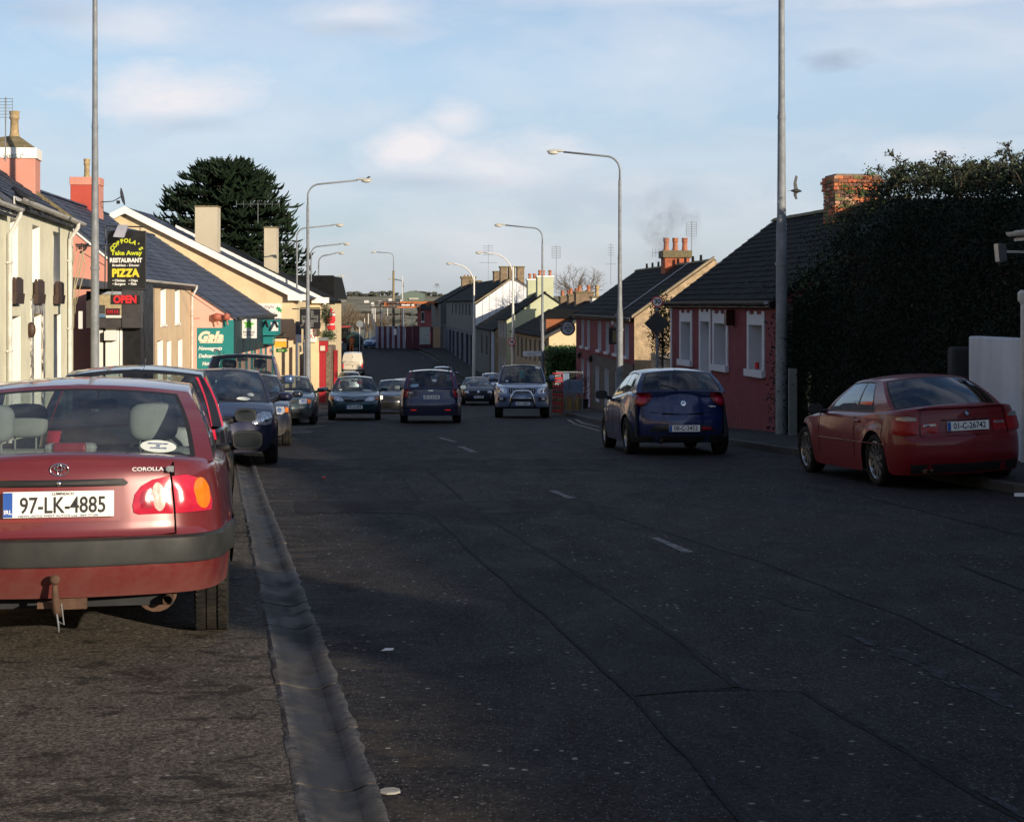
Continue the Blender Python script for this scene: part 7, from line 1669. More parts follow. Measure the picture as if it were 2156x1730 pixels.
H12.gable(0, 8.4, -6, 1.45, 3.7, gr, Dr=3.3, Zeb=.5); H12.back(0, L12, 8.4, -6, .5, gr); H12.roof(.15, L12, 8.4, 1.9, 3.75, slate_d, seed=13, course=.6, sw=.8, Dr=3.3, Zeb=.6, ridge_m=mossy)
metal_w = mat('white metal sheet', (.72, .72, .74), .5, .1, var=.04)
n = 14
for k in range(n):
    i0_, i1_ = 8.2 * k / n, 8.2 * (k + 1) / n - .03
    zt = lambda i: (1.4 + (3.62 - 1.4) * i / 3.1) if i < 3.1 else 3.62 - (3.62 - .4) * (i - 3.1) / 5.3
    q = MB(); q.ext([H12.P(-.06, i0_, -3), H12.P(-.06, i1_, -3), H12.P(-.06, i1_, zt(i1_)), H12.P(-.06, i0_, zt(i0_))], H12.P(-.02, 0, 0) - H12.P(-.06, 0, 0)); q.build('metal_panel', metal_w, H12.e)
H12.verge(.1, 1.5, 3.72, 3.3, mat('stone coping', (.28, .22, .14), .9), w=.4, h=.12, off=.06)
bst = mat('brown stone stack', (.22, .16, .10), .95, var=.35, scale=3, bump=.015, bscale=14)
for i_, wd in ((2.55, .62), (3.25, .55), (4.0, .60)): H12.chimney(1.6, i_ , 1.0, wd, 3.0, 4.75, bst, cap=mossy, cap_h=.12, cap_o=.06)
H12.chimney(H12.ulen(152), 3.3, 1.4, 1.2, 3.2, 4.55, bst, cap=mossy, cap_h=.12, cap_o=.05)
H13 = Bld('slate_house', 'dark slate-roofed house with a squat chimney at the far end of the right side', -7.8, 179, -.1, -1); H13.wall(0, 20, -6, 1.7, [], gr); H13.gable(0, 8, -6, 1.7, 3.9, gr); H13.roof(0, 20, 8, 1.7, 3.9, slate_d, seed=14, course=.8, sw=.9); H13.chimney(8, 3.6, 1.5, 1.55, 3.2, 3.75 + .9, bst, cap=mossy, cap_h=.25, cap_o=.1, pots=((0, -.4), (0, 0), (0, .4)), pot_h=.2)
H13.chimney(2, 4, 1.5, 1.2, 3.2, 4.1, bst, cap=mossy, cap_h=.15)
# pink house behind the hoarding
dpk = mat('rose render', (.30, .09, .11), .9, var=.1)
e14 = thing('pink_house', 'rose pink two-storey house standing behind the steel frame', 'house', (Xv(904, 200), 200, G(200))); o14 = Vector(e14.location)
def lb(name, x0, x1, y0, y1, d0, d1, m, par, o): return MB().hexa([Vector((Xv(x, d0), d, Zv(y, d0))) - o for y in (y1, y0) for x, d in ((x0, d0), (x1, d0), (x1, d1), (x0, d1))]).build(name, m, par)
lb('wall', 879, 931, 651, 740, 200, 206, dpk, e14, o14)
for a in (887, 910.5): w_ = lb('window', a, a + 6, 656, 677, 199.9, 200, whiter, e14, o14); lb('pane', a + .8, a + 5.2, 657.5, 675.5, 199.88, 199.9, wgl, w_, o14); lb('sill', a - 1, a + 7, 677, 679.5, 199.7, 200, whiter, w_, o14)
MB().hexa([Vector((Xv(x, 200), d, Zv(y, 200))) - o14 for (x, d, y) in ((876, 199.6, 652), (934, 199.6, 652), (934, 206.5, 652), (876, 206.5, 652), (885, 203, 640), (926, 203, 640), (926, 203.2, 640), (885, 203.2, 640))]).build('roof', slate_d, e14)
# ------------------------------------------------------------------ street furniture
def lamp_post(x, d, arm_y, dx, label, style='swan', r=.075, Hp=None, head=True, base_r=None, metal=None):
    """x: picture position of the pole; arm_y: picture height of the arm; dx: reach of the arm in metres (+ right)"""
    X = Xv(x, d); z0 = G(d) + .1; H = Hp if Hp else Zv(arm_y, d) - z0; metal = metal or galv
    e = thing('street_lamp', label, 'street lamp', (X, d, z0), 0, 'tall street lamps along the road'); br = base_r or r * 1.35
    q = MB(); q.lathe([(br * 1.02, 0), (br * 1.02, 1.3), (br, 1.35), (br, H * .19), (br * .98, H * .195), (br * .92, H * .38), (r * .95, H * .42), (r * .80, H * .60), (r * .80, H * .605), (r * .72, H * .62), (r * .62, H - (.9 if style != 'top' else 0))], n=12); q.build('pole', metal, e, smooth=True, ang=35)
    q = MB()
    for z in (1.34, H * .60, H * .32): q.lathe([(br * 1.1, z), (br * 1.12, z + .03), (br * 1.1, z + .06)], n=12) if z < H * .5 else q.lathe([(r * .86, z - .04), (r * .88, z), (r * .84, z + .05)], n=12)
    q.build('collar', metal, e, smooth=True)
    if style == 'none': return e
    q = MB(); sg = 1 if dx > 0 else -1; L = abs(dx)
    if style == 'swan': pts = [(0, 0, H - .95), (0, 0, H - .55)] + [(sg * (.5 - .5 * cos(a)), 0, H - .55 + .5 * sin(a)) for a in [pi / 2 * k / 6 for k in range(1, 7)]] + [(sg * L, 0, H + .10)]
    else: pts = [(0, 0, H - 2.0), (0, 0, H - 1.5)] + [(sg * (1.5 - 1.5 * cos(a)), 0, H - 1.5 + 1.5 * sin(a)) for a in [pi / 2 * k / 8 for k in range(1, 9)]] + [(sg * L, 0, H + .03)]
    q.tube(pts, .035 * max(1, d / 90), 8); q.build('arm', metal, e, smooth=True)
    hz = pts[-1][2]; k = 1.0
    q = MB(); q.grid(lambda u, v: (sg * (L + .62 * v - .03), .13 * sin(2 * pi * u) * sin(pi * min(.97, .1 + .84 * v)) ** .5, hz + .02 + (.07 if sin(2 * pi * u + pi / 2) > 0 else .02) * cos(2 * pi * u) * sin(pi * min(.97, .1 + .84 * v)) ** .5), 14, 8); h = q.build('lantern', mat('pale lantern shell', (.50, .47, .40), .5), e, smooth=True)
    MB().sphere((sg * (L + .36), 0, hz - .02), (.2, .11, .08), 12, 8).build('lantern_bowl', mat('clouded bowl', (.55, .53, .46), .25, coat=.5), h, smooth=True)
    return e
lamp_post(200, 36, 0, 1, 'tall street lamp post before the cream house, nearest on the left', 'none', r=.085, Hp=11.2, base_r=.095)
pr_ = lamp_post(1645.5, 34.7, 0, -1, 'thick dark-based street lamp post between the bungalow and the overgrown hedge', 'none', r=.10, Hp=11.2, base_r=.125)
lamp_post(648, 66, 385, 2.0, 'left street lamp with a bird on its arm, in front of the pharmacy sign', r=.085, base_r=.12)
lamp_post(625, 90, 478, 2.0, 'left street lamp behind the beige chimneys, lower than the one with the bird'); lamp_post(655, 104, 517, 1.9, 'third receding left street lamp just right of the second'); lamp_post(671, 112, 536, 1.2, 'fourth receding left street lamp, its arm just below the third'); lamp_post(700, 158, 584, .6, 'farthest left street lamp above the far slate roof')
lamp_post(1305, 58, 326, -2.0, 'right street lamp with long arm by the pub', r=.085, base_r=.12)
lamp_post(1142, 88, 478, -2.0, 'right street lamp carrying the white direction sign'); wp_ = mat('white painted steel', (.66, .63, .58), .45, var=.06)
lamp_post(1080, 108, 533, -1.9, 'curved white street lamp carrying the round no-lorries sign', 'curve', metal=wp_, r=.10); lamp_post(998, 122, 556, -1.5, 'curved white street lamp before the white clad gable', 'curve', metal=wp_, r=.10); lamp_post(849, 215, 589, -1.4, 'small distant street lamp behind the wooden pole'); 
wpole = thing('utility_pole', 'tall wooden pole with lamp arm behind the striped hoarding', 'utility pole', (Xv(828.5, 192), 192, G(192))); ow2 = Vector(wpole.location)
hz_ = Zv(533, 192) - ow2.z; q = MB(); q.tube([(0, 0, 0), (0, 0, Zv(570, 192) - ow2.z)], [.17, .13], 10); q.build('pole', mat('old timber pole', (.22, .18, .10), .9, var=.2), wpole, smooth=True); q = MB(); q.tube([(0, 0, Zv(575, 192) - ow2.z), (0, 0, hz_ - .5), (-.15, 0, hz_ - .1), (-.5, 0, hz_ + .02), (-2.0, 0, hz_ + .12)], .05, 6); q.build('arm', galv, wpole, smooth=True); MB().sphere((-2.3, 0, hz_ + .1), (.35, .15, .1), 10, 6).build('lantern', mat('pale lantern shell', (.50, .47, .40), .5), wpole, smooth=True)
# bird on lamp, flying birds, gutter bird, sign bird
feather = mat('black feathers', (.012, .012, .015), .6, var=.2)
def bird(label, loc, s=1.0, rz=0.0, fly=False):
    e = thing('bird', label, 'bird', loc, rz); q = MB(); L = .17 * s
    if fly:
        q.tube([(-L * .9, 0, 0), (-L * .3, 0, .0), (L * .3, 0, 0), (L * .75, 0, .0), (L * 1.05, 0, -.01)], [.015 * s, .05 * s, .055 * s, .03 * s, .004], 8); q.add([(-L * .7, -.02, 0), (-L * 1.5, -.07 * s, 0), (-L * 1.6, .05 * s, 0), (-L * .7, .02, 0)], [(0, 1, 2, 3)]); q.build('body', feather, e, smooth=True)
        for sg, top in ((1, 1), (-1, -.55)): q = MB(); q.ext([(L * .4, 0, .0), (L * .1, 0, top * .22 * s), (L * .3, 0, top * .40 * s), (-L * .05, 0, top * .42 * s), (-L * .4, 0, top * .2 * s), (-L * .3, 0, 0)], (0, .015, 0)); q.build('wing', feather, e)
    else:
        q.tube([(-L * 1.5, 0, .02 * s), (-L * .6, 0, .09 * s), (0, 0, .13 * s), (L * .45, 0, .19 * s), (L * .62, 0, .235 * s), (L * .85, 0, .235 * s), (L * 1.1, 0, .225 * s)], [.012 * s, .035 * s, .058 * s, .05 * s, .036 * s, .03 * s, .004], 8); q.build('body', feather, e, smooth=True)
        for y in (-.02, .02): MB().tube([(0, y, .09 * s), (.01, y, 0)], .005 * s, 4).build('leg', feather, e)
    return e
bird('black bird perched on the arm of the left street lamp', (Xv(772, 66), 66, Zv(383, 66)), .85); bird('black bird in flight right of the tall dark lamp post', (Xv(1676, 32), 32, Zv(402, 32)), .72, .3, True)
bird('black bird sitting on the white gutter of the cream house', (Xv(45, 31), 31, Zv(428, 31)), 1.2, 2.9); bird('dark bird perched on top of the orange poster board', (Xv(594, 78), 78.03, Zv(709.5, 78)), .9, -.2)
# signs
def round_sign(x, y, d, r, label, post_to=None, parts=None, back=False):
    e = thing('road_sign', label, 'road sign', (Xv(x, d), d, Zv(y, d))); q = MB(); q.lathe([(.0005, .0), (r, .0), (r, .02), (.0005, .02)], n=28, axis='y')
    p = q.build('sign_plate', galv if back else red_p, e)
    if not back:
        MB().lathe([(.0005, -.004), (r * .78, -.004), (r * .78, .0)], n=28, axis='y').build('sign_field', wht_sign, p)
    if post_to is not None: MB().tube([(0, .05, r * .6), (0, .05, post_to - Zv(y, d))], .035, 8).build('post', galv if not back else wht_sign, e)
    return e, p
e, p = round_sign(1384, 635, 39, .135, 'round red-edged 30 speed limit sign by the bungalow', post_to=G(39) + .1); text('numerals', '30', .11, ink, p, basis((0, -.007, 0), X_, Z_), .04)
dsn = MB(); dsn.ext([(-.30, 0, 0), (0, 0, -.30), (.30, 0, 0), (0, 0, .30)], (0, .02, 0)); o = dsn.build('diamond_sign', black_paint, loc=(Xv(1383, 38.9), 38.9, Zv(681, 38.9))); tag(o, 'black back of a diamond sign below the 30 sign', 'road sign')
e, p = round_sign(1077.5, 720, 107.5, .27, 'round red no-lorries sign on the curved white lamp post')
q = MB(); q.box((-.02, -.008, .03), (.20, .006, .09)); q.box((.10, -.008, .015), (.06, .006, .07)); q.box((-.07, -.008, -.04), (.04, .006, .04)); q.box((.08, -.008, -.04), (.04, .006, .04)); q.build('lorry_symbol', ink, p); MB().box((0, -.012, 0), (.44, .006, .035), Matrix.Rotation(radians(40), 4, 'Y')).build('red_bar', red_p, p)
e, p = round_sign(757.2, 682, 172, .36, 'back of a round road sign on a white post at the bend', post_to=G(172), back=True); 
e = thing('direction_sign', 'white arrow direction sign with two lines of place names on the right lamp post', 'direction sign', (Xv(1120, 87.8), 87.8, Zv(744.5, 87.8)), 0); wd = .5
p = MB().ext([(-wd, 0, 0), (-wd + .06, 0, -.135), (wd, 0, -.135), (wd, 0, .135), (-wd + .06, 0, .135)], (0, .02, 0)).build('sign_plate', wht_sign, e)
text('lettering', 'Gleann an Phréacháin', .06, ink, p, basis((.09, -.003, .06), X_, Z_), .0, w=.74, shear=.2); text('lettering', 'GLENVILLE', .065, ink, p, basis((-.02, -.003, -.05), X_, Z_), .01, w=.48); text('lettering', '8', .06, ink, p, basis((-.37, -.003, -.05), X_, Z_), .01)
e = thing('pub_sign', 'round black-rimmed pub sign hanging at the far end of the pub', 'hanging sign', (Xv(1195.5, 78.5), 78.5, Zv(691, 78.5))); q = MB(); q.lathe([(.0005, -.07), (.31, -.07), (.36, -.05), (.36, .05), (.31, .07), (.0005, .07)], n=28, axis='y'); q.build('sign_drum', black_paint, e, smooth=True, ang=30)
MB().lathe([(.0005, -.075), (.29, -.074)], n=28, axis='y').build('sign_face', mat('pale grey sign face', (.5, .5, .54), .4), e); MB().box((-.10, -.08, .03), (.14, .006, .06)).box((.09, -.08, .035), (.18, .006, .05)).build('banner_strokes', ink, e, kind='stuff')
q = MB(); a = .30; q.tube([(-.25, -.08, .03 + .10), (0, -.08, .16), (.25, -.08, .13), (.24, -.08, -.04), (0, -.08, -.07), (-.24, -.08, -.04), (-.25, -.08, .13)], .012, 5); q.box((0, -.08, -.13), (.2, .006, .03)); q.box((0, -.08, -.19), (.08, .006, .03)); q.lathe([(.03, .17), (.02, .23), (.004, .26)], (0, -.08, 0), 8); q.build('sign_outline', ink, e); MB().tube([(.2, 0, .3), (.2, 0, .42), (.6, 0, .42)], .02, 6).build('bracket', black_paint, e)
e = thing('pub_sign', 'square dark pub sign with a cream panel on the upper front of the pub', 'hanging sign', (Xv(1292, 64), 64, Zv(708, 64))); q = MB().box((0, 0, 0), (.38, .06, .62)); q.build('sign_board', black_paint, e); MB().box((.04, -.035, .0), (.16, .008, .46)).build('picture_panel', mat('aged cream panel', (.30, .24, .12), .6, var=.35, scale=18), e); MB().tube([(-.25, 0, .34), (.5, 0, .34)], .015, 6).tube([(-.1, 0, .31), (-.1, 0, .35)], .01, 4).build('bracket', black_paint, e); MB().box((-.05, -.1, .52), (.09, .12, .14)).build('sign_lamp', wht_sign, e)
e = thing('pub_sign', 'small round red sign partly behind the lamp post on the pub wall', 'hanging sign', (Xv(1316, 63), 63, Zv(699, 63))); MB().lathe([(.0005, -.05), (.22, -.05), (.24, 0), (.22, .05), (.0005, .05)], n=20, axis='y').build('sign_drum', red_p, e, smooth=True, ang=30); MB().box((0, -.06, .12), (.3, .01, .10)).build('white_label', wht_sign, e)
for xx, dd in ((1247, 72.5), (1217, 77)):
    e = thing('wall_lantern', 'small black wall lantern on the pub front, ' + ('by its door' if xx == 1247 else 'at its far corner'), 'wall lantern', (8.66 - .07 * dd - .12, dd, -.95)); MB().lathe([(.02, -.12), (.07, -.1), (.10, .08), (.12, .1), (.02, .18)], n=8).build('lantern', black_paint, e); MB().tube([(0, 0, .18), (.12, 0, .2)], .015, 5).build('bracket', black_paint, e)
# crates and cage by the kerb
crm = mat('red crate plastic', (.45, .03, .03), .4, var=.1); bot = mat('dark bottles', (.02, .02, .015), .2)
cr0 = None; names = ['topmost', 'second from top', 'third from top', 'fourth from top', 'lowest']
for k in range(5):
    z = G(61) + .12 + (4 - k) * .30
    e = thing('bottle_crate', f'red bottle crate by the kerb, {names[k]} in its stack', 'crate', (Xv(1174, 61), 61, z), 0, 'stacked red bottle crates')
    q = MB(); w, dp, h = .40, .32, .26
    for sx in (-1, 1): q.box((sx * (w / 2 - .01), 0, h / 2), (.02, dp, h)); 
    for sy in (-1, 1): q.box((0, sy * (dp / 2 - .01), h * .18), (w, .02, h * .36)); q.box((0, sy * (dp / 2 - .01), h * .93), (w, .02, h * .13))
    q.box((0, 0, .01), (w, dp, .02)); q.build('crate_shell', crm, e)
    for i in range(5): q = MB(); q.lathe([(.03, .02), (.03, .17), (.012, .22), (.012, .25)], (-.15 + .075 * i, -.1, 0), 8); q.build('bottle', bot, e, smooth=True)
cage = thing('wire_cage', 'blue and white gas bottle cage standing beside the red crates', 'cage', (Xv(1199, 62), 62, G(62) + .12)); cb = mat('faded blue panel', (.14, .22, .34), .6, var=.2)
q = MB()
for sx in (-1, 1):
    for sy in (-.25, .25): q.tube([(sx * .48, sy, 0), (sx * .48, sy, 1.55)], .02, 5)
for z in (.05, .75, 1.5):
    for sy in (-.25, .25): q.tube([(-.48, sy, z), (.48, sy, z)], .015, 5)
for k in range(13): q.tube([(-.48 + .08 * k, -.25, 0.05), (-.48 + .08 * k, -.25, 1.5)], .006, 4)
q.build('cage_frame', galv, cage)
for sx in (-.24, .24): MB().box((sx, .0, 1.08 if sx < 0 else .95), (.44, .3, .75 if sx < 0 else .5)).build('blue_panel', cb, cage)
for sx in (-.3, .0, .3): MB().lathe([(.11, 0), (.12, .05), (.12, .42), (.07, .5), (.03, .52)], (sx, 0, .06), 12).build('gas_bottle', mat('dull orange bottle', (.30, .20, .04), .5), cage, smooth=True)
# hoarding of upright boards
hd = thing('hoarding', 'site hoarding of upright white and maroon boards at the end of the street', 'hoarding', (Xv(862, 180), 180, G(180))); oh = Vector(hd.location); wb_m = mat('white hoarding paint', (.30, .30, .36), .7, var=.08, dirt=(.18, .18, .2), dirt_amt=.4); mb_m = mat('maroon hoarding paint', (.085, .014, .024), .7, var=.12); plyw = mat('bare plywood', (.45, .30, .17), .8, var=.12, scale=3)
def hb(x0, x1, y0, y1, m, dd=0, name='board'): return MB().hexa([Vector((Xv(x, 180), 180 + dd + a, Zv(y, 180))) - oh for y in (y1, y0) for x, a in ((x0, 0), (x1 - .25, 0), (x1 - .25, .04), (x0, .04))]).build(name, m, hd)
ws_ = 791; k = 0
while ws_ < 853: hb(ws_, ws_ + 5.7, 686.5 + .3 * (k % 3), 733, wb_m if k % 2 == 0 else mb_m, .02 * (k % 2)); ws_ += 5.7; k += 1
for a, b, m, y0 in ((854, 868, mb_m, 687), (868, 883, mb_m, 687), (883, 906.5, mb_m, 688), (906.5, 912, mb_m, 688), (912, 934, plyw, 688)): hb(a, b, y0, 736, m)
hb(883.5, 906, 688.5, 725, mat('pale board', (.42, .42, .38), .7, var=.1), -.05, 'notice_board'); hb(829, 835, 692, 705, wht_sign, -.05, 'notice_board')
gp = thing('concrete_pillar', 'grey concrete pillar with flat cap at the right end of the hoarding', 'pillar', (Xv(940, 179), 179, G(179))); MB().box((0, 0, 1.2), (.65, .65, 2.6)).build('shaft', mat('grey concrete', (.22, .22, .21), .9, var=.2), gp); MB().box((0, 0, 2.62), (.95, .85, .22)).build('cap', mat('grey concrete', (.22, .22, .21), .9, var=.2), gp)
# rusty steel frame
fr = thing('steel_frame', 'rusty orange steel canopy frame above the hoarding', 'steel frame', (Xv(860, 186), 186, G(186))); of = Vector(fr.location); rst = mat('orange rusted steel', (.45, .15, .05), .7, .1, var=.3, scale=1.5); dst = mat('dark steel', (.06, .04, .035), .6)
def fbm(x0, x1, y0, y1, d0, d1, m, nm='beam'): return MB().hexa([Vector((Xv(x, 186), d, Zv(y, 186))) - of for y in (y1, y0) for x, d in ((x0, d0), (x1, d0), (x1, d1), (x0, d1))]).build(nm, m, fr)
fbm(789, 842, 634.5, 638, 186, 186.3, dst); fbm(842, 934, 634.5, 639.5, 186, 186.3, rst); fbm(800, 842, 638.5, 641.5, 187, 187.3, rst); fbm(782, 838, 645, 648.5, 184, 184.3, dst); fbm(838, 883, 645, 648.5, 184, 184.3, rst); fbm(884, 934, 637, 640, 190, 190.3, rst)
for x in (800, 826, 843, 883, 932): fbm(x, x + 1.8, 637, 735, 186.05, 186.25, rst if x > 830 else dst, 'column')
for x in (812, 850, 860, 872, 900, 915): fbm(x, x + 1.2, 636, 645, 184.1, 190, rst, 'cross_beam')
fbm(848, 866, 641, 643.5, 183.9, 183.98, wht_sign, 'pale_strip'); fbm(869, 874, 640.5, 644, 183.9, 183.98, wht_sign, 'pale_strip')
# white poles beyond
pts_ = sorted([(775.5, 660, 715), (783.5, 642, 716), (787, 641, 716), (790, 645, 690), (803, 645, 689), (816, 644, 689), (767.5, 670, 713), (847, 580, 688), (848.5, 650, 688), (867, 644, 690), (712, 647, 700)])
ORD = 'leftmost,second,third,fourth,fifth,sixth,seventh,eighth,ninth,tenth,eleventh,twelfth,thirteenth,fourteenth'.split(',')
ordl = lambda k: ORD[k] + ('' if k == 0 else ' from the left')
for k, (x, y0, y1) in enumerate(pts_):
    d = 196 + (k % 4) * 2.0; e = MB().tube([(0, 0, 0), (0, 0, Zv(y0, d) - G(d))], .05, 8).lathe([(.07, 0), (.07, .2)], n=8).build('white_pole', wp_, loc=(Xv(x, d), d, G(d)), smooth=True); tag(e, 'slim white pole beyond the bend, ' + ordl(k) + ' of its row' , 'pole', 'slim white poles beyond the bend')
# tractor, tank and worker
tr = thing('tractor', 'red tractor with dark cab seen from behind beyond the decoration', 'tractor', (Xv(722, 176), 176, G(176)), .15); rd = mat('tractor red', (.35, .03, .03), .4)
q = MB(); q.box((0, 1.2, 1.1), (.8, 2.4, .6)); q.build('bonnet', rd, tr, bevel=.08); q = MB()
for sx in (-1, 1):
    for sy in (-.5, .6): q.tube([(sx * .62, sy, 1.2), (sx * .55, sy, 2.5)], .05, 6)
q.build('cab_frame', black_paint, tr); MB().box((0, .05, 2.55), (1.5, 1.5, .16)).build('cab_roof', rd, tr, bevel=.05); MB().box((0, .05, 1.8), (1.1, 1.0, 1.2)).build('cab_glass', privacy_glass, tr)
for sx in (-1, 1): q = MB(); q.lathe([(.4, -.2), (.75, -.22), (.8, -.15), (.8, .15), (.75, .22), (.4, .2)], (sx * .85, -.1, .8), 20, 'x'); q.build('wheel', rubber, tr, smooth=True, ang=35); q = MB(); q.lathe([(.25, -.1), (.42, -.12), (.42, .12), (.25, .1)], (sx * .7, 2.2, .42), 16, 'x'); q.build('wheel', rubber, tr, smooth=True, ang=35); MB().box((sx * .85, -.1, 1.66), (.5, 1.2, .08)).build('mudguard', rd, tr, bevel=.03)
MB().box((-.2, -.7, .9), (.3, .05, .22)).build('rear_panel', wht_sign, tr)
tk = thing('slurry_tank', 'dark green round tank on wheels right of the worker', 'tank', (Xv(755.5 - 12, 175), 175, G(175))); MB().lathe([(.0005, 0), (.75, .05), (.85, .3), (.85, 2.5), (.75, 2.8), (.0005, 2.85)], (0, 0, 1.15), 22, 'y').build('barrel', mat('dark green paint', (.012, .035, .025), .4), tk, smooth=True, ang=50)
for sx in (-.6, .6): MB().lathe([(.3, -.15), (.5, -.15), (.5, .15), (.3, .15)], (sx, 1.2, .5), 16, 'x').build('wheel', rubber, tk)
# worker in orange, a skinned figure
def person(name, label, loc, joints, edges, radii, m, rz=0, sub=1):
    e = thing(name, label, 'person', loc, rz); me = bpy.data.meshes.new('body'); me.from_pydata(joints, edges, []); o = bpy.data.objects.new('body', me); COL.objects.link(o); o.parent = e; me.materials.append(m)
    o.modifiers.new('skin', 'SKIN'); 
    for v, rr in zip(me.skin_vertices[0].data, radii): v.radius = (rr, rr)
    me.skin_vertices[0].data[0].use_root = True
    s_ = o.modifiers.new('subdivision', 'SUBSURF'); s_.levels = s_.render_levels = sub; return e, o
J = [(0, 0, .95), (0, 0, 1.2), (0, 0, 1.42), (0, 0, 1.5), (0, -.01, 1.66), (-.1, 0, .9), (-.12, -.05, .5), (-.13, .0, .06), (-.13, -.12, .03), (.1, 0, .9), (.14, .06, .5), (.16, .12, .06), (.16, .0, .03), (-.2, 0, 1.4), (-.27, -.03, 1.15), (-.22, -.18, .95), (.2, 0, 1.4), (.28, .02, 1.15), (.24, -.16, .98)]
E = [(0, 1), (1, 2), (2, 3), (3, 4), (0, 5), (5, 6), (6, 7), (7, 8), (0, 9), (9, 10), (10, 11), (11, 12), (2, 13), (13, 14), (14, 15), (2, 16), (16, 17), (17, 18)]
Rr = [.13, .14, .15, .06, .10, .1, .075, .05, .04, .1, .075, .05, .04, .07, .05, .04, .07, .05, .04]
hv = mat('orange work clothes', (.60, .14, .03), .8); e, o = person('person', 'worker in orange high-visibility jacket standing beside the tractor', (Xv(740.5, 171), 171, G(171)), J, E, Rr, hv, pi)
MB().sphere((0, -.01, 1.70), (.12, .14, .11), 12, 8).build('hard_hat', mat('orange hard hat', (.55, .10, .02), .4), e, smooth=True)
MB().tube([(0, 0, .98), (0, 0, 1.02)], [.165, .165], 12).build('belt_stripe', mat('pale trouser cloth', (.5, .4, .25), .8), e)
# people in the oncoming cars
# low pier and things by the pub
e = thing('flower_stand', 'dark spindly potted shrub beside the pub door', 'potted shrub', (8.66 - .07 * 73 - .35, 72.8, G(72.8) + .12)); MB().lathe([(.16, 0), (.2, .35), (.22, .4), (.18, .4)], n=12).build('pot', black_paint, e); q = MB(); r = random.Random(4)
for k in range(60): a = Vector((r.gauss(0, .1), r.gauss(0, .1), .4 + r.random() * .9)); b = a + Vector((r.gauss(0, .1), r.gauss(0, .1), .12)); q.tube([a, b], .012, 3, False)
q.build('twigs', mat('dark twigs', (.03, .025, .015), .9), e, kind='stuff')
# ------------------------------------------------------------------ right edge: white house, wall, and what grows there
H15 = Bld('white_house', 'white house with downpipe cut off by the right edge of the picture', 10.43 - .129 * 6, 6, -.129, -1)
L15 = H15.ulen(23.55); o15 = [(2, 3.1, -.0 + .6, 1.9), (6, 7.1, .5, 1.8), (9.5, 10.5, -.9, 1.7), (13, 14.1, .35, 1.6)]
H15.wall(0, L15, -3, 2.55, o15, white_r, reveal=rev_w)
for k, o in enumerate(o15):
    if k == 2: H15.door(*o, mat('green door', (.02, .08, .05), .4))
    else: H15.window(*o, sill=rev_w)
H15.gable(0, 7, -3, 2.55, 4.8, white_r); H15.gable(L15, 7, -3, 2.55, 4.8, white_r); H15.back(0, L15, 7, -3, 2.55, white_r); H15.roof(0, L15, 7, 2.58, 4.8, slate_d, seed=20, course=.35, sw=.4)
H15.gutter(0, L15, 2.52, gutter_w, r=.06)
q = MB(); q.tube([H15.P(L15 - .1, -.08, Zv(640, 23.6)), H15.P(L15 - .1, -.08, -2.5)], .05, 10); q.lathe([(.05, 0), (.09, .05), (.09, .16), (.05, .2)], H15.P(L15 - .1, -.08, Zv(640, 23.6)), 10); o = q.build('downpipe', gutter_w, H15.e, smooth=True, ang=40)
fl_ = thing('floodlight', 'square floodlight on an arm from the white house at the right edge', 'floodlight', (Xv(2135, 23.3), 23.3, Zv(530, 23.3)))
MB().tube([(.25, .1, 0), (-.12, 0, .0)], .02, 6).build('arm', gutter_w, fl_); MB().hexa([(-.22, -.1, -.16), (-.12, -.1, -.13), (-.12, .12, -.13), (-.22, .12, -.16), (-.25, -.1, .12), (-.14, -.1, .10), (-.14, .12, .10), (-.25, .12, .12)]).build('lamp_housing', mat('dark lamp housing', (.05, .05, .055), .5), fl_, bevel=.01); MB().quad((-.232, -.09, -.14), (-.232, .11, -.14), (-.256, .11, .11), (-.256, -.09, .11)).build('lamp_glass', mat('pale lamp glass', (.4, .42, .42), .2), fl_)
# unseen right-hand houses added behind the camera, ridge heights set to shade the street
for k, (ya, yb, ze, zr, lab) in enumerate(((-9, 5.6, 3.0, 5.3, 'unseen slate-roofed house added to shade the street, behind the camera beside the white house'), (-27, -9.3, 3.3, 5.6, 'unseen slate-roofed house added to shade the street, farther behind the camera on the right'), (-50, -27.3, 3.8, 5.8, 'unseen slate-roofed block added to shade the street, farthest behind the camera on the right'))):
    Hb = Bld('terraced_house', lab, 10.43 - .129 * ya, ya, -.129, -1); Lb = Hb.ulen(yb); ob_ = [(1.5 + j * 3, 2.6 + j * 3, ze - 1.9, ze - .6) for j in range(int(Lb / 3.2))]
    Hb.wall(0, Lb, -3, ze, ob_, cream_r, reveal=rev_w)
    for o in ob_: Hb.window(*o, sill=rev_w, cur=False)
    Hb.gable(0, 7, -3, ze, zr, cream_r); Hb.gable(Lb, 7, -3, ze, zr, cream_r); Hb.back(0, Lb, 7, -3, ze, cream_r); Hb.roof(0, Lb, 7, ze, zr, slate_d, seed=30 + k, course=.6, sw=.9); Hb.chimney(Lb - .8, 3.5, 1, 1.2, zr - .5, zr + .9, grey_st, cap=mossy, pots=((0, -.3), (0, .3)))
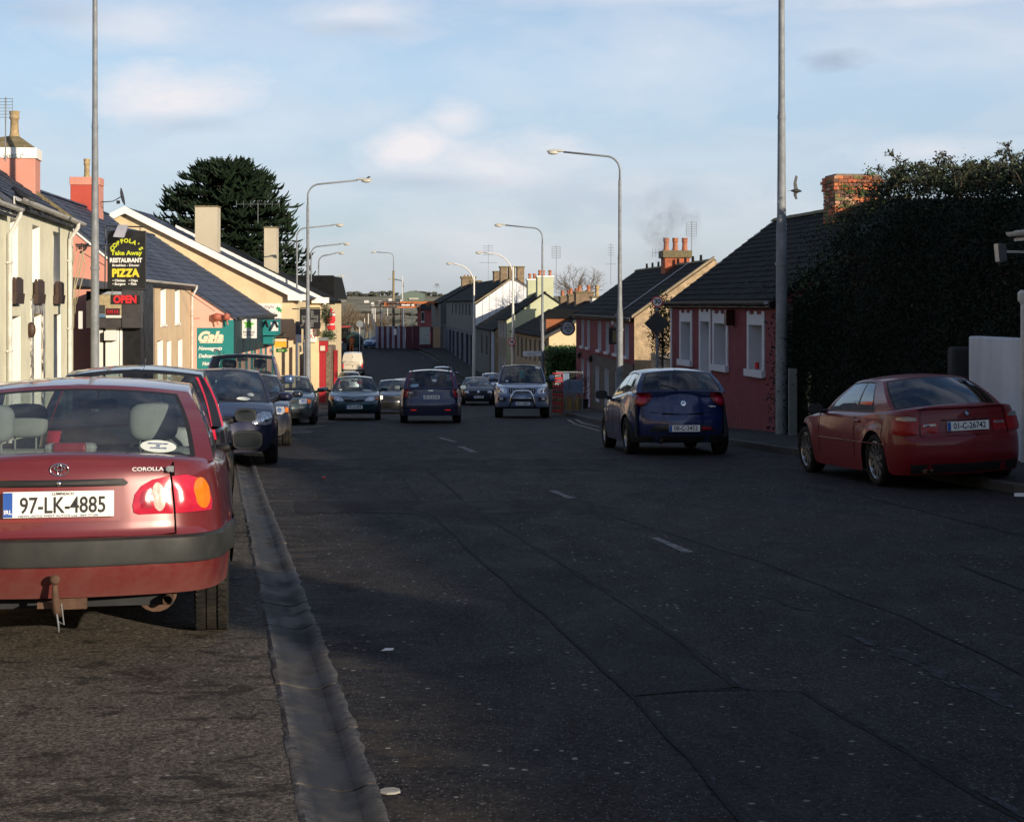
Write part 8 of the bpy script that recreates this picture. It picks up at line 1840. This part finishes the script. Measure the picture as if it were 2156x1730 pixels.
for k, (ya, yb) in enumerate(((4, 21.8), (-14, 3.7))):
    Hb = Bld('terraced_house', ('cream' if k else 'tan') + ' slate-roofed house left of the picture, ' + ('behind the camera' if k else 'beside the red saloon'), -5.1 - .14 * ya - .1, ya, -.14, 1); Lb = Hb.ulen(yb); ob_ = [(1.5 + j * 3.4, 2.6 + j * 3.4, z, z + 1.2) for j in range(int(Lb / 3.5)) for z in (.3, 2.6)]
    Hb.wall(0, Lb, -3, 4.2, ob_, (tan_r, cream_r)[k], reveal=rev_w)
    for o in ob_: Hb.window(*o, sill=rev_w, cur=False)
    Hb.gable(0, 7, -3, 4.2, 6.6, tan_r); Hb.gable(Lb, 7, -3, 4.2, 6.6, tan_r); Hb.back(0, Lb, 7, -3, 4.2, tan_r); Hb.roof(0, Lb, 7, 4.2, 6.6, slate, seed=40 + k, course=.6, sw=.9)
# white boundary wall
WW = Bld('boundary_wall', 'white painted boundary wall between the overgrown hedge and the white house', 10.43 - .129 * 23.62, 23.62, -.129, -1, cat='wall')
Lw = WW.ulen(25.6); q = MB(); q.hexa([WW.P(a, b, c) for c in (-2.5, Zv(710, 24.6)) for a, b in ((0, 0), (Lw, 0), (Lw, .25), (0, .25))]); q.build('wall', white_r, WW.e, bevel=.03)
gpst = MB().box((0, 0, .7), (.16, .12, 1.4)).build('gate_post', mat('grey painted post', (.17, .18, .165), .8, var=.2), loc=(Xv(1669, 33.8), 33.8, G(33.8) + .1)); tag(gpst, 'pale narrow gate post between the thick lamp post and the hedge', 'gate post')
stn_post = MB().box((0, 0, .85), (.35, .35, 1.7)).build('stone_pier', mat('lichen stone', (.03, .03, .03), .95, var=.3, bump=.02, bscale=12), loc=(Xv(2022, 26.3), 26.3, G(26.3) + .1), bevel=.06); tag(stn_post, 'rounded dark stone pier at the left end of the white boundary wall', 'stone pier')
# leaf work
leaf_m = mat('dark hedge leaves', (.009, .016, .008), .75, var=.6, scale=.7, spec=.15)
leaf_o = mat('rusty hedge leaves', (.05, .022, .008), .7, var=.4, scale=5)
leaf_b = mat('bright hedge leaves', (.045, .085, .015), .6, var=.4, scale=3)
twig_m = mat('hedge twigs', (.05, .038, .025), .9, var=.3)
def leaves(mb, p, n, size, spread, rg, flat=.5):
    for _ in range(n):
        c = p + Vector((rg.gauss(0, spread), rg.gauss(0, spread), rg.gauss(0, spread)))
        a = Vector((rg.uniform(-1, 1), rg.uniform(-1, 1), rg.uniform(-1, 1))).normalized(); b = a.cross(Vector((rg.uniform(-1, 1), rg.uniform(-1, 1), rg.uniform(-1, 1)))).normalized(); s = size * rg.uniform(.6, 1.3)
        o = len(mb.v); mb.v += [tuple(c), tuple(c + a * s * .5 + b * s * .28), tuple(c + a * s), tuple(c + a * s * .5 - b * s * .28)]; mb.f.append((o, o + 1, o + 2, o + 3)); mb.mi.append(0)
HG = thing('overgrown_hedge', 'huge dark overgrown hedge smothering a wall between bungalow and white wall', 'hedge', (7.4, 30, G(30)))
oh_ = Vector(HG.location); rg = random.Random(12)
def hedge_front(d): return 10.43 - .129 * d + lerp_pts([(30, .45), (33, -.1), (36, -.32)], d)
def hedge_top(d, i):
    # i = metres behind the street face
    base = lerp_pts([(22, 2.6), (24, 2.85), (27, 3.3), (29.5, 3.65), (32, 3.85), (37, 4.1)], d)
    base = min(base, lerp_pts([(26, 3.3), (29, 3.15), (31, 2.9), (33, 2.15), (34.5, 1.65), (36, 1.35)], d) + 1.1 * i)
    return base + .25 * noise.noise(Vector((d * .8, i * .8, 2))) - max(0, .9 - i) ** 2 * .5
core = MB(); nd, ni = 30, 9
def corept(u, v):
    d = 22.6 + 12.6 * u; s = v * 2
    if s < 1: i = .35 + .3 * s * (1 - s) + .30 * noise.noise(Vector((d * .9, s * 4, 7))); z = G(d) + (hedge_top(d, i) - .3 - G(d)) * s; i += .25 + .35 * s ** 3
    else: i = .95 + (s - 1) * 5.5; z = hedge_top(d, i) - .35
    return Vector((hedge_front(d) + i, d, z)) - oh_
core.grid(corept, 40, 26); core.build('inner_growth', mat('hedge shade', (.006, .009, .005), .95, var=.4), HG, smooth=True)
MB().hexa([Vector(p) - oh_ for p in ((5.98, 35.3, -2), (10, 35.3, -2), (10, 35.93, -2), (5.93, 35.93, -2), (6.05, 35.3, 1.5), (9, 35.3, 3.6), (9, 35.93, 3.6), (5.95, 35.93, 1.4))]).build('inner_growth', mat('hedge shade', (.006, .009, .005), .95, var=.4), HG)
cols = [MB() for _ in range(3)]
for _ in range(10500):
    d = rg.uniform(22.6, 37.0)
    if rg.random() < .72: s = rg.random() ** .9; z = G(d) + .1 + (hedge_top(d, .5) - G(d)) * s; i = rg.gauss(.32, .20) + .25 * noise.noise(Vector((d * 1.1, z * 1.1, 7))) + .3 * s ** 3
    else: i = rg.uniform(.3, 4.5); z = hedge_top(d, i) + rg.gauss(0, .12)
    if i < .02: i = .05 + abs(i)
    if d > 35.5 and z < 1.8 + .8 * i: continue
    p = Vector((hedge_front(d) + i, d, z)) - oh_; w = rg.random()
    br = noise.noise(Vector((d * .7, z * .7, 30)))
    k = 2 if (d > 33.2 and z > 1.6 and w < .35) else (1 if (br > .32 and w < .30) else 0)
    leaves(cols[k], p, 9 if k == 0 else 5, .065, .11, rg)
for mb_, m_, nm in zip(cols, (leaf_m, leaf_o, leaf_b), ('leaves', 'rusty_leaves', 'young_leaves')): mb_.build(nm, m_, HG, kind='stuff')
spr = MB(); sl_ = MB()
for k in range(260):   # arching sprays over the top
    d = rg.uniform(25.5, 33.2); i = rg.uniform(.5, 4.2); z0 = hedge_top(d, i); p = Vector((hedge_front(d) + i, d, z0 - .1)) - oh_; L = rg.uniform(.35, 1.05) * (1.0 if rg.random() < .3 else .6); a = rg.uniform(0, 2 * pi); pts = []
    for t in range(7): u = t / 6; pts.append(p + Vector((cos(a) * L * .5 * u * u, sin(a) * L * .3 * u * u, .1 + L * (u - .38 * u ** 3))))
    spr.tube(pts, [.017 * (1 - .8 * t / 6) + .003 for t in range(7)], 4, False)
    for t in range(1, 7):
        for _ in range(3):
            q0 = pts[t] + (pts[t - 1] - pts[t]) * rg.random(); dv = Vector((rg.uniform(-1, 1), rg.uniform(-.6, .6), rg.uniform(0, .8))).normalized() * rg.uniform(.05, .14); spr.tube([q0, q0 + dv], .007, 3, False)
            for s in (.4, .7, 1): leaves(sl_, q0 + dv * s, 2, .06, .012, rg)
spr.build('sprays', twig_m, HG, kind='stuff'); sl_.build('spray_leaves', mat('spray leaves', (.03, .045, .015), .6, var=.5, scale=2), HG, kind='stuff')
# clipped green hedge by the dormer house
GH = thing('green_hedge', 'bright green clipped hedge between the pub and the cream gable', 'hedge', (2.7, 88, G(88))); og_ = Vector(GH.location); rg = random.Random(5); lm_ = MB()
for _ in range(5200):
    x = rg.uniform(1.95, 3.9); d = rg.uniform(84.5, 91) if x > 2.3 else rg.uniform(85, 91); ztop = -1.0 + .12 * noise.noise(Vector((x * 2, d, 0))) + (.15 if rg.random() < .06 else 0); face = rg.random()
    if face < .5: p = Vector((x, 84.6 + .3 * rg.random(), rg.uniform(G(85) + .0, ztop)))
    elif face < .75: p = Vector((x, d, ztop))
    else: p = Vector((1.95 + .2 * rg.random(), d, rg.uniform(G(85), ztop)))
    leaves(lm_, p - og_, 3, .13, .07, rg)
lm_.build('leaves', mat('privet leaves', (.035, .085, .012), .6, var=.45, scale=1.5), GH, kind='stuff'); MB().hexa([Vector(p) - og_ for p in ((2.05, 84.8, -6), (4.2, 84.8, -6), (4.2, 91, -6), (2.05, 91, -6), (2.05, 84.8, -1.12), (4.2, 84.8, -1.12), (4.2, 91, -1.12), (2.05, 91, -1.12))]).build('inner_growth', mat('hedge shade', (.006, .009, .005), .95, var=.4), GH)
lwl = MB().box((0, 0, 0), (2.4, .3, 1.2)).build('garden_wall', mat('grey garden wall', (.2, .19, .17), .9, var=.2), loc=(3.0, 83.6, G(84) + .2)); tag(lwl, 'low grey garden wall in front of the green hedge', 'wall')
# shrubs by the red pillar, wreath foliage
def bush(label, c, r, n, size, m, name='shrub', squash=1.0, seed=1, cat='shrub'):
    e = thing(name, label, cat, (c[0], c[1], c[2] - r[2])); rg = random.Random(seed); q = MB(); o = Vector(e.location)
    for _ in range(n):
        v = Vector((rg.gauss(0, 1), rg.gauss(0, 1), rg.gauss(0, 1))).normalized() * (rg.random() ** .35); v *= 1 + .3 * noise.noise(v * 2.5 + Vector((seed, 0, 0))); p = Vector(c) + Vector((v.x * r[0], v.y * r[1], v.z * r[2])) - o; leaves(q, p, 3, size, size, rg)
    q.build('leaves', m, e, kind='stuff'); MB().tube([(0, 0, -.3), (0, 0, r[2])], .04, 5).build('stem', twig_m, e); return e
shr = mat('shrub leaves', (.02, .055, .015), .6, var=.5, scale=3)
bush('green shrub growing over the top of the red gate pillar', (Xv(690, 86), 86, Zv(706, 86)), (.42, .4, .28), 420, .07, shr, seed=3); bush('dark green foliage hanging beside the red decoration', (Xv(682, 88), 89, Zv(664, 89)), (.30, .3, .6), 600, .07, mat('dark shrub leaves', (.012, .032, .012), .6, var=.5, scale=3), seed=4, name='climbing_plant', cat='climber')
bush('dark climber on the wall between pub gable and bungalow', (Xv(1395, 52), 52, Zv(690, 52)), (.42, .8, 1.1), 900, .08, leaf_m, seed=6, name='climbing_plant', cat='climber')
wl = MB().box((0, 0, 0), (2.2, 6, 1.0)).build('yard_wall', mat('mottled yard wall', (.42, .34, .24), .95, var=.4, scale=3, bump=.02, bscale=8), loc=(6.1, 56, Zv(765, 54) - .3)); tag(wl, 'low mottled yard wall before the pebbled pub gable', 'wall')
# ------------------------------------------------------------------ monkey puzzle tree
MT = thing('monkey_puzzle_tree', 'big dark domed monkey puzzle tree behind the beige gables', 'tree', (Xv(478, 118), 118, G(118))); ot = Vector(MT.location); rg = random.Random(21)
zt_ = Zv(347, 118) - ot.z; q = MB(); q.tube([(0, 0, 0), (0, .1, zt_ * .5), (0, 0, zt_ * .97)], [.45, .34, .08], 10); q.build('trunk', mat('grey bark', (.07, .06, .05), .95, var=.3, bump=.02, bscale=15), MT, smooth=True)
sh_ = MB(); ln = MB(); RX = (640 - 330) / 2 * 118 / F * 1.06
def shoot(p, dv, L, r):
    pts = [p]; v = dv.normalized()
    for k in range(3): v = (v + Vector((0, 0, .33))).normalized(); pts.append(pts[-1] + v * L / 3)
    sh_.tube(pts, [r, r * 1.05, r * .95, r * .45], 5, True)
    for k in range(5):
        c = pts[min(3, int(k * .8))] if k else pts[0]; a = rg.uniform(0, 2 * pi); sd = Vector((cos(a), sin(a), .2)) * r * 2.0; c2 = c + v * L * .1 * rg.random(); sh_.add([c2 - v * r * .8, c2 + sd, c2 + v * r * .8], [(0, 1, 2)])
for j in range(400):
    hz = (rg.random() ** .8); z = zt_ * (.40 + .60 * hz); t = (z / zt_ - .40) / .60
    Rm = RX * sqrt(max(0, 1 - t ** 2.8)) * rg.uniform(.86, 1.08) + .25; a = rg.uniform(0, 2 * pi); dr = Vector((cos(a), sin(a), 0)); up_ = (t - .45) * 1.2
    pts = []
    for k in range(7):
        u = k / 6; pts.append(Vector((0, 0, z - Rm * .10)) + dr * (Rm * u) + Vector((0, 0, Rm * up_ * .35 * u - .55 * (1 - t) * Rm * .35 * u * (1 - u) * 2 - .10 * Rm * u * u)))
    ln.tube(pts, [.07 * (1 - u / 7) + .015 for u in range(7)], 5, False)
    for k in range(2, 7):
        for s_ in range(4 if k > 3 else 2):
            p = pts[k - 1].lerp(pts[k], rg.random()); side = dr.cross(Vector((0, 0, 1))) * rg.choice((-1, 1)) * rg.uniform(.3, 1.2); shoot(p, dr * rg.uniform(.4, 1) + side + Vector((0, 0, rg.uniform(-.5, .3))), rg.uniform(.45, 1.0), rg.uniform(.055, .085))
ln.build('branch', mat('dark branch', (.025, .022, .016), .9), MT, kind='stuff'); sh_.build('crown', mat('monkey puzzle foliage', (.010, .021, .009), .75, spec=.2, var=.55, scale=1.2), MT, kind='stuff')
# ------------------------------------------------------------------ bare trees
def bare_tree(label, x, d, y_top, y_base, w_px, m, seed, name='bare_tree', n0=7, depth=4, tr=.12, group=None):
    e = thing(name, label, 'tree', (Xv(x, d), d, Zv(y_base, d)), 0, group); rg = random.Random(seed); H = (y_base - y_top) * d / F; Wd = w_px * d / F / 2; q = MB(); tk_ = MB()
    tk_.tube([(0, 0, -.6), (.02, 0, H * .3)], [tr, tr * .7], 7)
    def grow(p, v, L, r, dep):
        n = 3; pts = [p]
        for k in range(n): v = (v + Vector((rg.gauss(0, .16), rg.gauss(0, .16), rg.gauss(.03, .1)))).normalized(); pts.append(pts[-1] + v * L / n)
        q.tube(pts, [r, r * .85, r * .7, r * .5], 4 if dep > 1 else 3, False)
        if dep > 0:
            for _ in range(rg.choice((3, 4))):
                t = rg.uniform(.35, 1); b = pts[min(n, int(t * n) + 1)] if t > .9 else pts[int(t * n)].lerp(pts[min(n, int(t * n) + 1)], t * n % 1)
                nv = (v + Vector((rg.gauss(0, .6), rg.gauss(0, .6), rg.gauss(.1, .35)))).normalized(); grow(b, nv, L * rg.uniform(.5, .72), r * .5, dep - 1)
    for k in range(n0):
        a = 2 * pi * k / n0 + rg.random(); s = rg.uniform(.3, 1); v = Vector((cos(a) * Wd / H * 1.1 * s, sin(a) * Wd / H * s, rg.uniform(.6, 1))).normalized(); grow(Vector((0, 0, H * rg.uniform(.1, .3))), v, H * .48, tr * .55, depth)
    tk_.build('trunk', m, e, smooth=True); q.build('crown', m, e, kind='stuff'); return e
brn = mat('bare brown twigs', (.10, .075, .055), .95, var=.25)
bare_tree('bare winter tree behind the clay chimney pots', 1215, 135, 560, 650, 230, mat('pale bare twigs', (.16, .135, .11), .95, var=.25), 8, n0=14, depth=4, tr=.09)
for k, (x, d, yt, yb, w) in enumerate(((716, 205, 655, 722, 40), (735, 215, 645, 720, 46), (752, 225, 652, 718, 44), (772, 240, 660, 712, 44), (792, 245, 662, 710, 40), (728, 235, 640, 712, 60), (810, 250, 668, 706, 36))): bare_tree('brown bare scrub tree beyond the bend, ' + ordl((0, 2, 3, 4, 5, 1, 6)[k]) + ' of the thicket', x, d, yt, yb, w, mat('brown scrub', (.16, .12, .075), .95, var=.3), 40 + k, n0=9, depth=3, tr=.16, group='bare scrub trees beyond the bend', name='scrub_tree')
# far hedgerows and houses on the hill
def far_bush(x, d, y, w_px, h_px, seed, m, label='dark tree clump on the far hilltop'):
    e = thing('hill_tree', label, 'tree', (Xv(x, d), d, Zv(y, d)), 0, 'trees along the far hilltop'); rg = random.Random(seed); q = MB(); k = d / F
    for j in range(14): q.sphere((rg.uniform(-.42, .42) * w_px * k, rg.uniform(-3, 3), rg.uniform(.1, .65) * h_px * k), (w_px * k * rg.uniform(.09, .2), w_px * k * .15, h_px * k * rg.uniform(.14, .3)), 8, 6)
    q.v = [tuple(Vector(v) + Vector((1, 0, 1)) * .6 * noise.noise(Vector(v) * .9)) for v in q.v]; q.build('crown', m, e, smooth=False, kind='stuff'); MB().tube([(0, 0, -6), (0, 0, h_px * k * .3)], .3, 5).build('trunk', twig_m, e)
hilltree = mat('far trees', (.055, .058, .045), .95, var=.35, scale=.12)
rg = random.Random(77)
for k, (x, y, w, h) in enumerate([(680, 640, 40, 8), (712, 640, 34, 7), (745, 636, 34, 13), (765, 633, 26, 6), (790, 634, 36, 10), (812, 632, 30, 9), (830, 631, 22, 6), (880, 632, 40, 9), (905, 633, 40, 8), (925, 636, 30, 8), (948, 640, 40, 8), (640, 640, 40, 8), (1000, 640, 60, 8), (1060, 640, 60, 9)]): far_bush(x, 985 + 10 * (k % 3), y - 10, w, h * 1.2, 100 + k, hilltree, 'dark tree clump on the far hilltop, ' + ordl(sorted((680, 712, 745, 765, 790, 812, 830, 880, 905, 925, 948, 640, 1000, 1060)).index(x)))
for k, (x, d, y, w, h) in enumerate([(700, 520, 668, 60, 6), (770, 560, 660, 90, 5), (850, 540, 664, 90, 6), (730, 430, 676, 70, 7), (820, 430, 680, 90, 7), (900, 450, 677, 80, 7), (880, 330, 690, 70, 8), (780, 330, 692, 60, 8), (760, 740, 650, 90, 4), (860, 740, 648, 90, 4)]): far_bush(x, d, y, w, h, 200 + k, mat('hedgerow scrub', (.05, .045, .03), .95, var=.4, scale=.2), 'brown hedgerow clump %s the fields %s' % (('high on', 'halfway up', 'low on')[0 if y < 655 else 1 if y < 672 else 2], {700: 'above the tractor', 770: 'above the round sign', 850: 'behind the steel frame', 730: 'above the tank', 820: 'left of the wooden pole', 900: 'beside the rose house', 880: 'just above the hoarding', 780: 'above the blue saloon', 760: 'near the leftmost farmhouse', 860: 'below the farm shed'}[x]))
gsh = thing('farm_shed', 'large grey-green farm shed on the far hilltop', 'shed', (Xv(867, 900), 900, Zv(628, 900))); k_ = 900 / F
MB().ext([(-24 * k_, 0, -6), (24 * k_, 0, -6), (24 * k_, 0, 10 * k_), (4 * k_, 0, 15.5 * k_), (-4 * k_, 0, 15.5 * k_), (-24 * k_, 0, 9 * k_)], (0, 20, 0)).build('walls', mat('shed green', (.12, .16, .13), .8), gsh); MB().box((4 * k_, -.5, -1 * k_), (20 * k_, .5, 4 * k_)).build('pale_front', mat('pale shed front', (.4, .38, .33), .8), gsh)
for x, y, w in ((772, 632, 12), (822, 628, 9), (846, 630, 6), (800, 633, 7), (838, 634, 7), (785, 636, 8)):
    e = thing('farmhouse', 'tiny white farmhouse on the far hillside, ' + ordl((0, 3, 5, 2, 4, 1)[('772 800 785 838 822 846'.split().index(str(x)))] if False else sorted((772, 822, 846, 800, 838, 785)).index(x)) + ' of six', 'house', (Xv(x, 860), 860, Zv(y + 1, 860)), 0, 'white farmhouses on the far hill'); k_ = 860 / F; MB().box((0, 0, -.5), (w * k_ * .7, 6, 1.4 * k_ + 1)).build('wall', mat('far white wall', (.6, .58, .55), .8), e); MB().ext([(-w * k_ * .36, -3.1, .7 * k_), (-w * k_ * .36, 3.1, .7 * k_), (-w * k_ * .36, 0, 1.7 * k_)], (w * k_ * .72, 0, 0)).build('roof', slate, e)
# chimney smoke
sm = bpy.data.materials.new('thin coal smoke'); sm.use_nodes = True; t_ = NT(sm.node_tree)
for nd in list(t_.n): t_.n.remove(nd)
vo = t_.node('ShaderNodeVolumePrincipled'); vo.inputs['Color'].default_value = (.35, .35, .42, 1); ob_ = t_.node('ShaderNodeTexCoord').outputs['Object']; nz = t_.noise(ob_, 1.3, 5, .65, .6); g_ = t_.node('ShaderNodeTexGradient', gradient_type='SPHERICAL'); t_.put(g_.inputs[0], t_.vmul(ob_, (.62, .62, .52)))
t_.put(vo.inputs['Density'], t_.math('MULTIPLY', t_.math('MULTIPLY', t_.mapr(nz, .46, .75), g_.outputs['Fac']), 1.3)); om = t_.node('ShaderNodeOutputMaterial'); t_.l.new(vo.outputs[0], om.inputs['Volume'])
o = MB().sphere((0, 0, 0), (1.7, 1.2, 1.9), 16, 10).build('smoke', sm, loc=(Xv(1405, 68.3), 68.3, Zv(478, 68.3))); o['kind'] = 'stuff'; tag(o, 'faint grey smoke drifting left from the clay chimney pots', 'smoke')
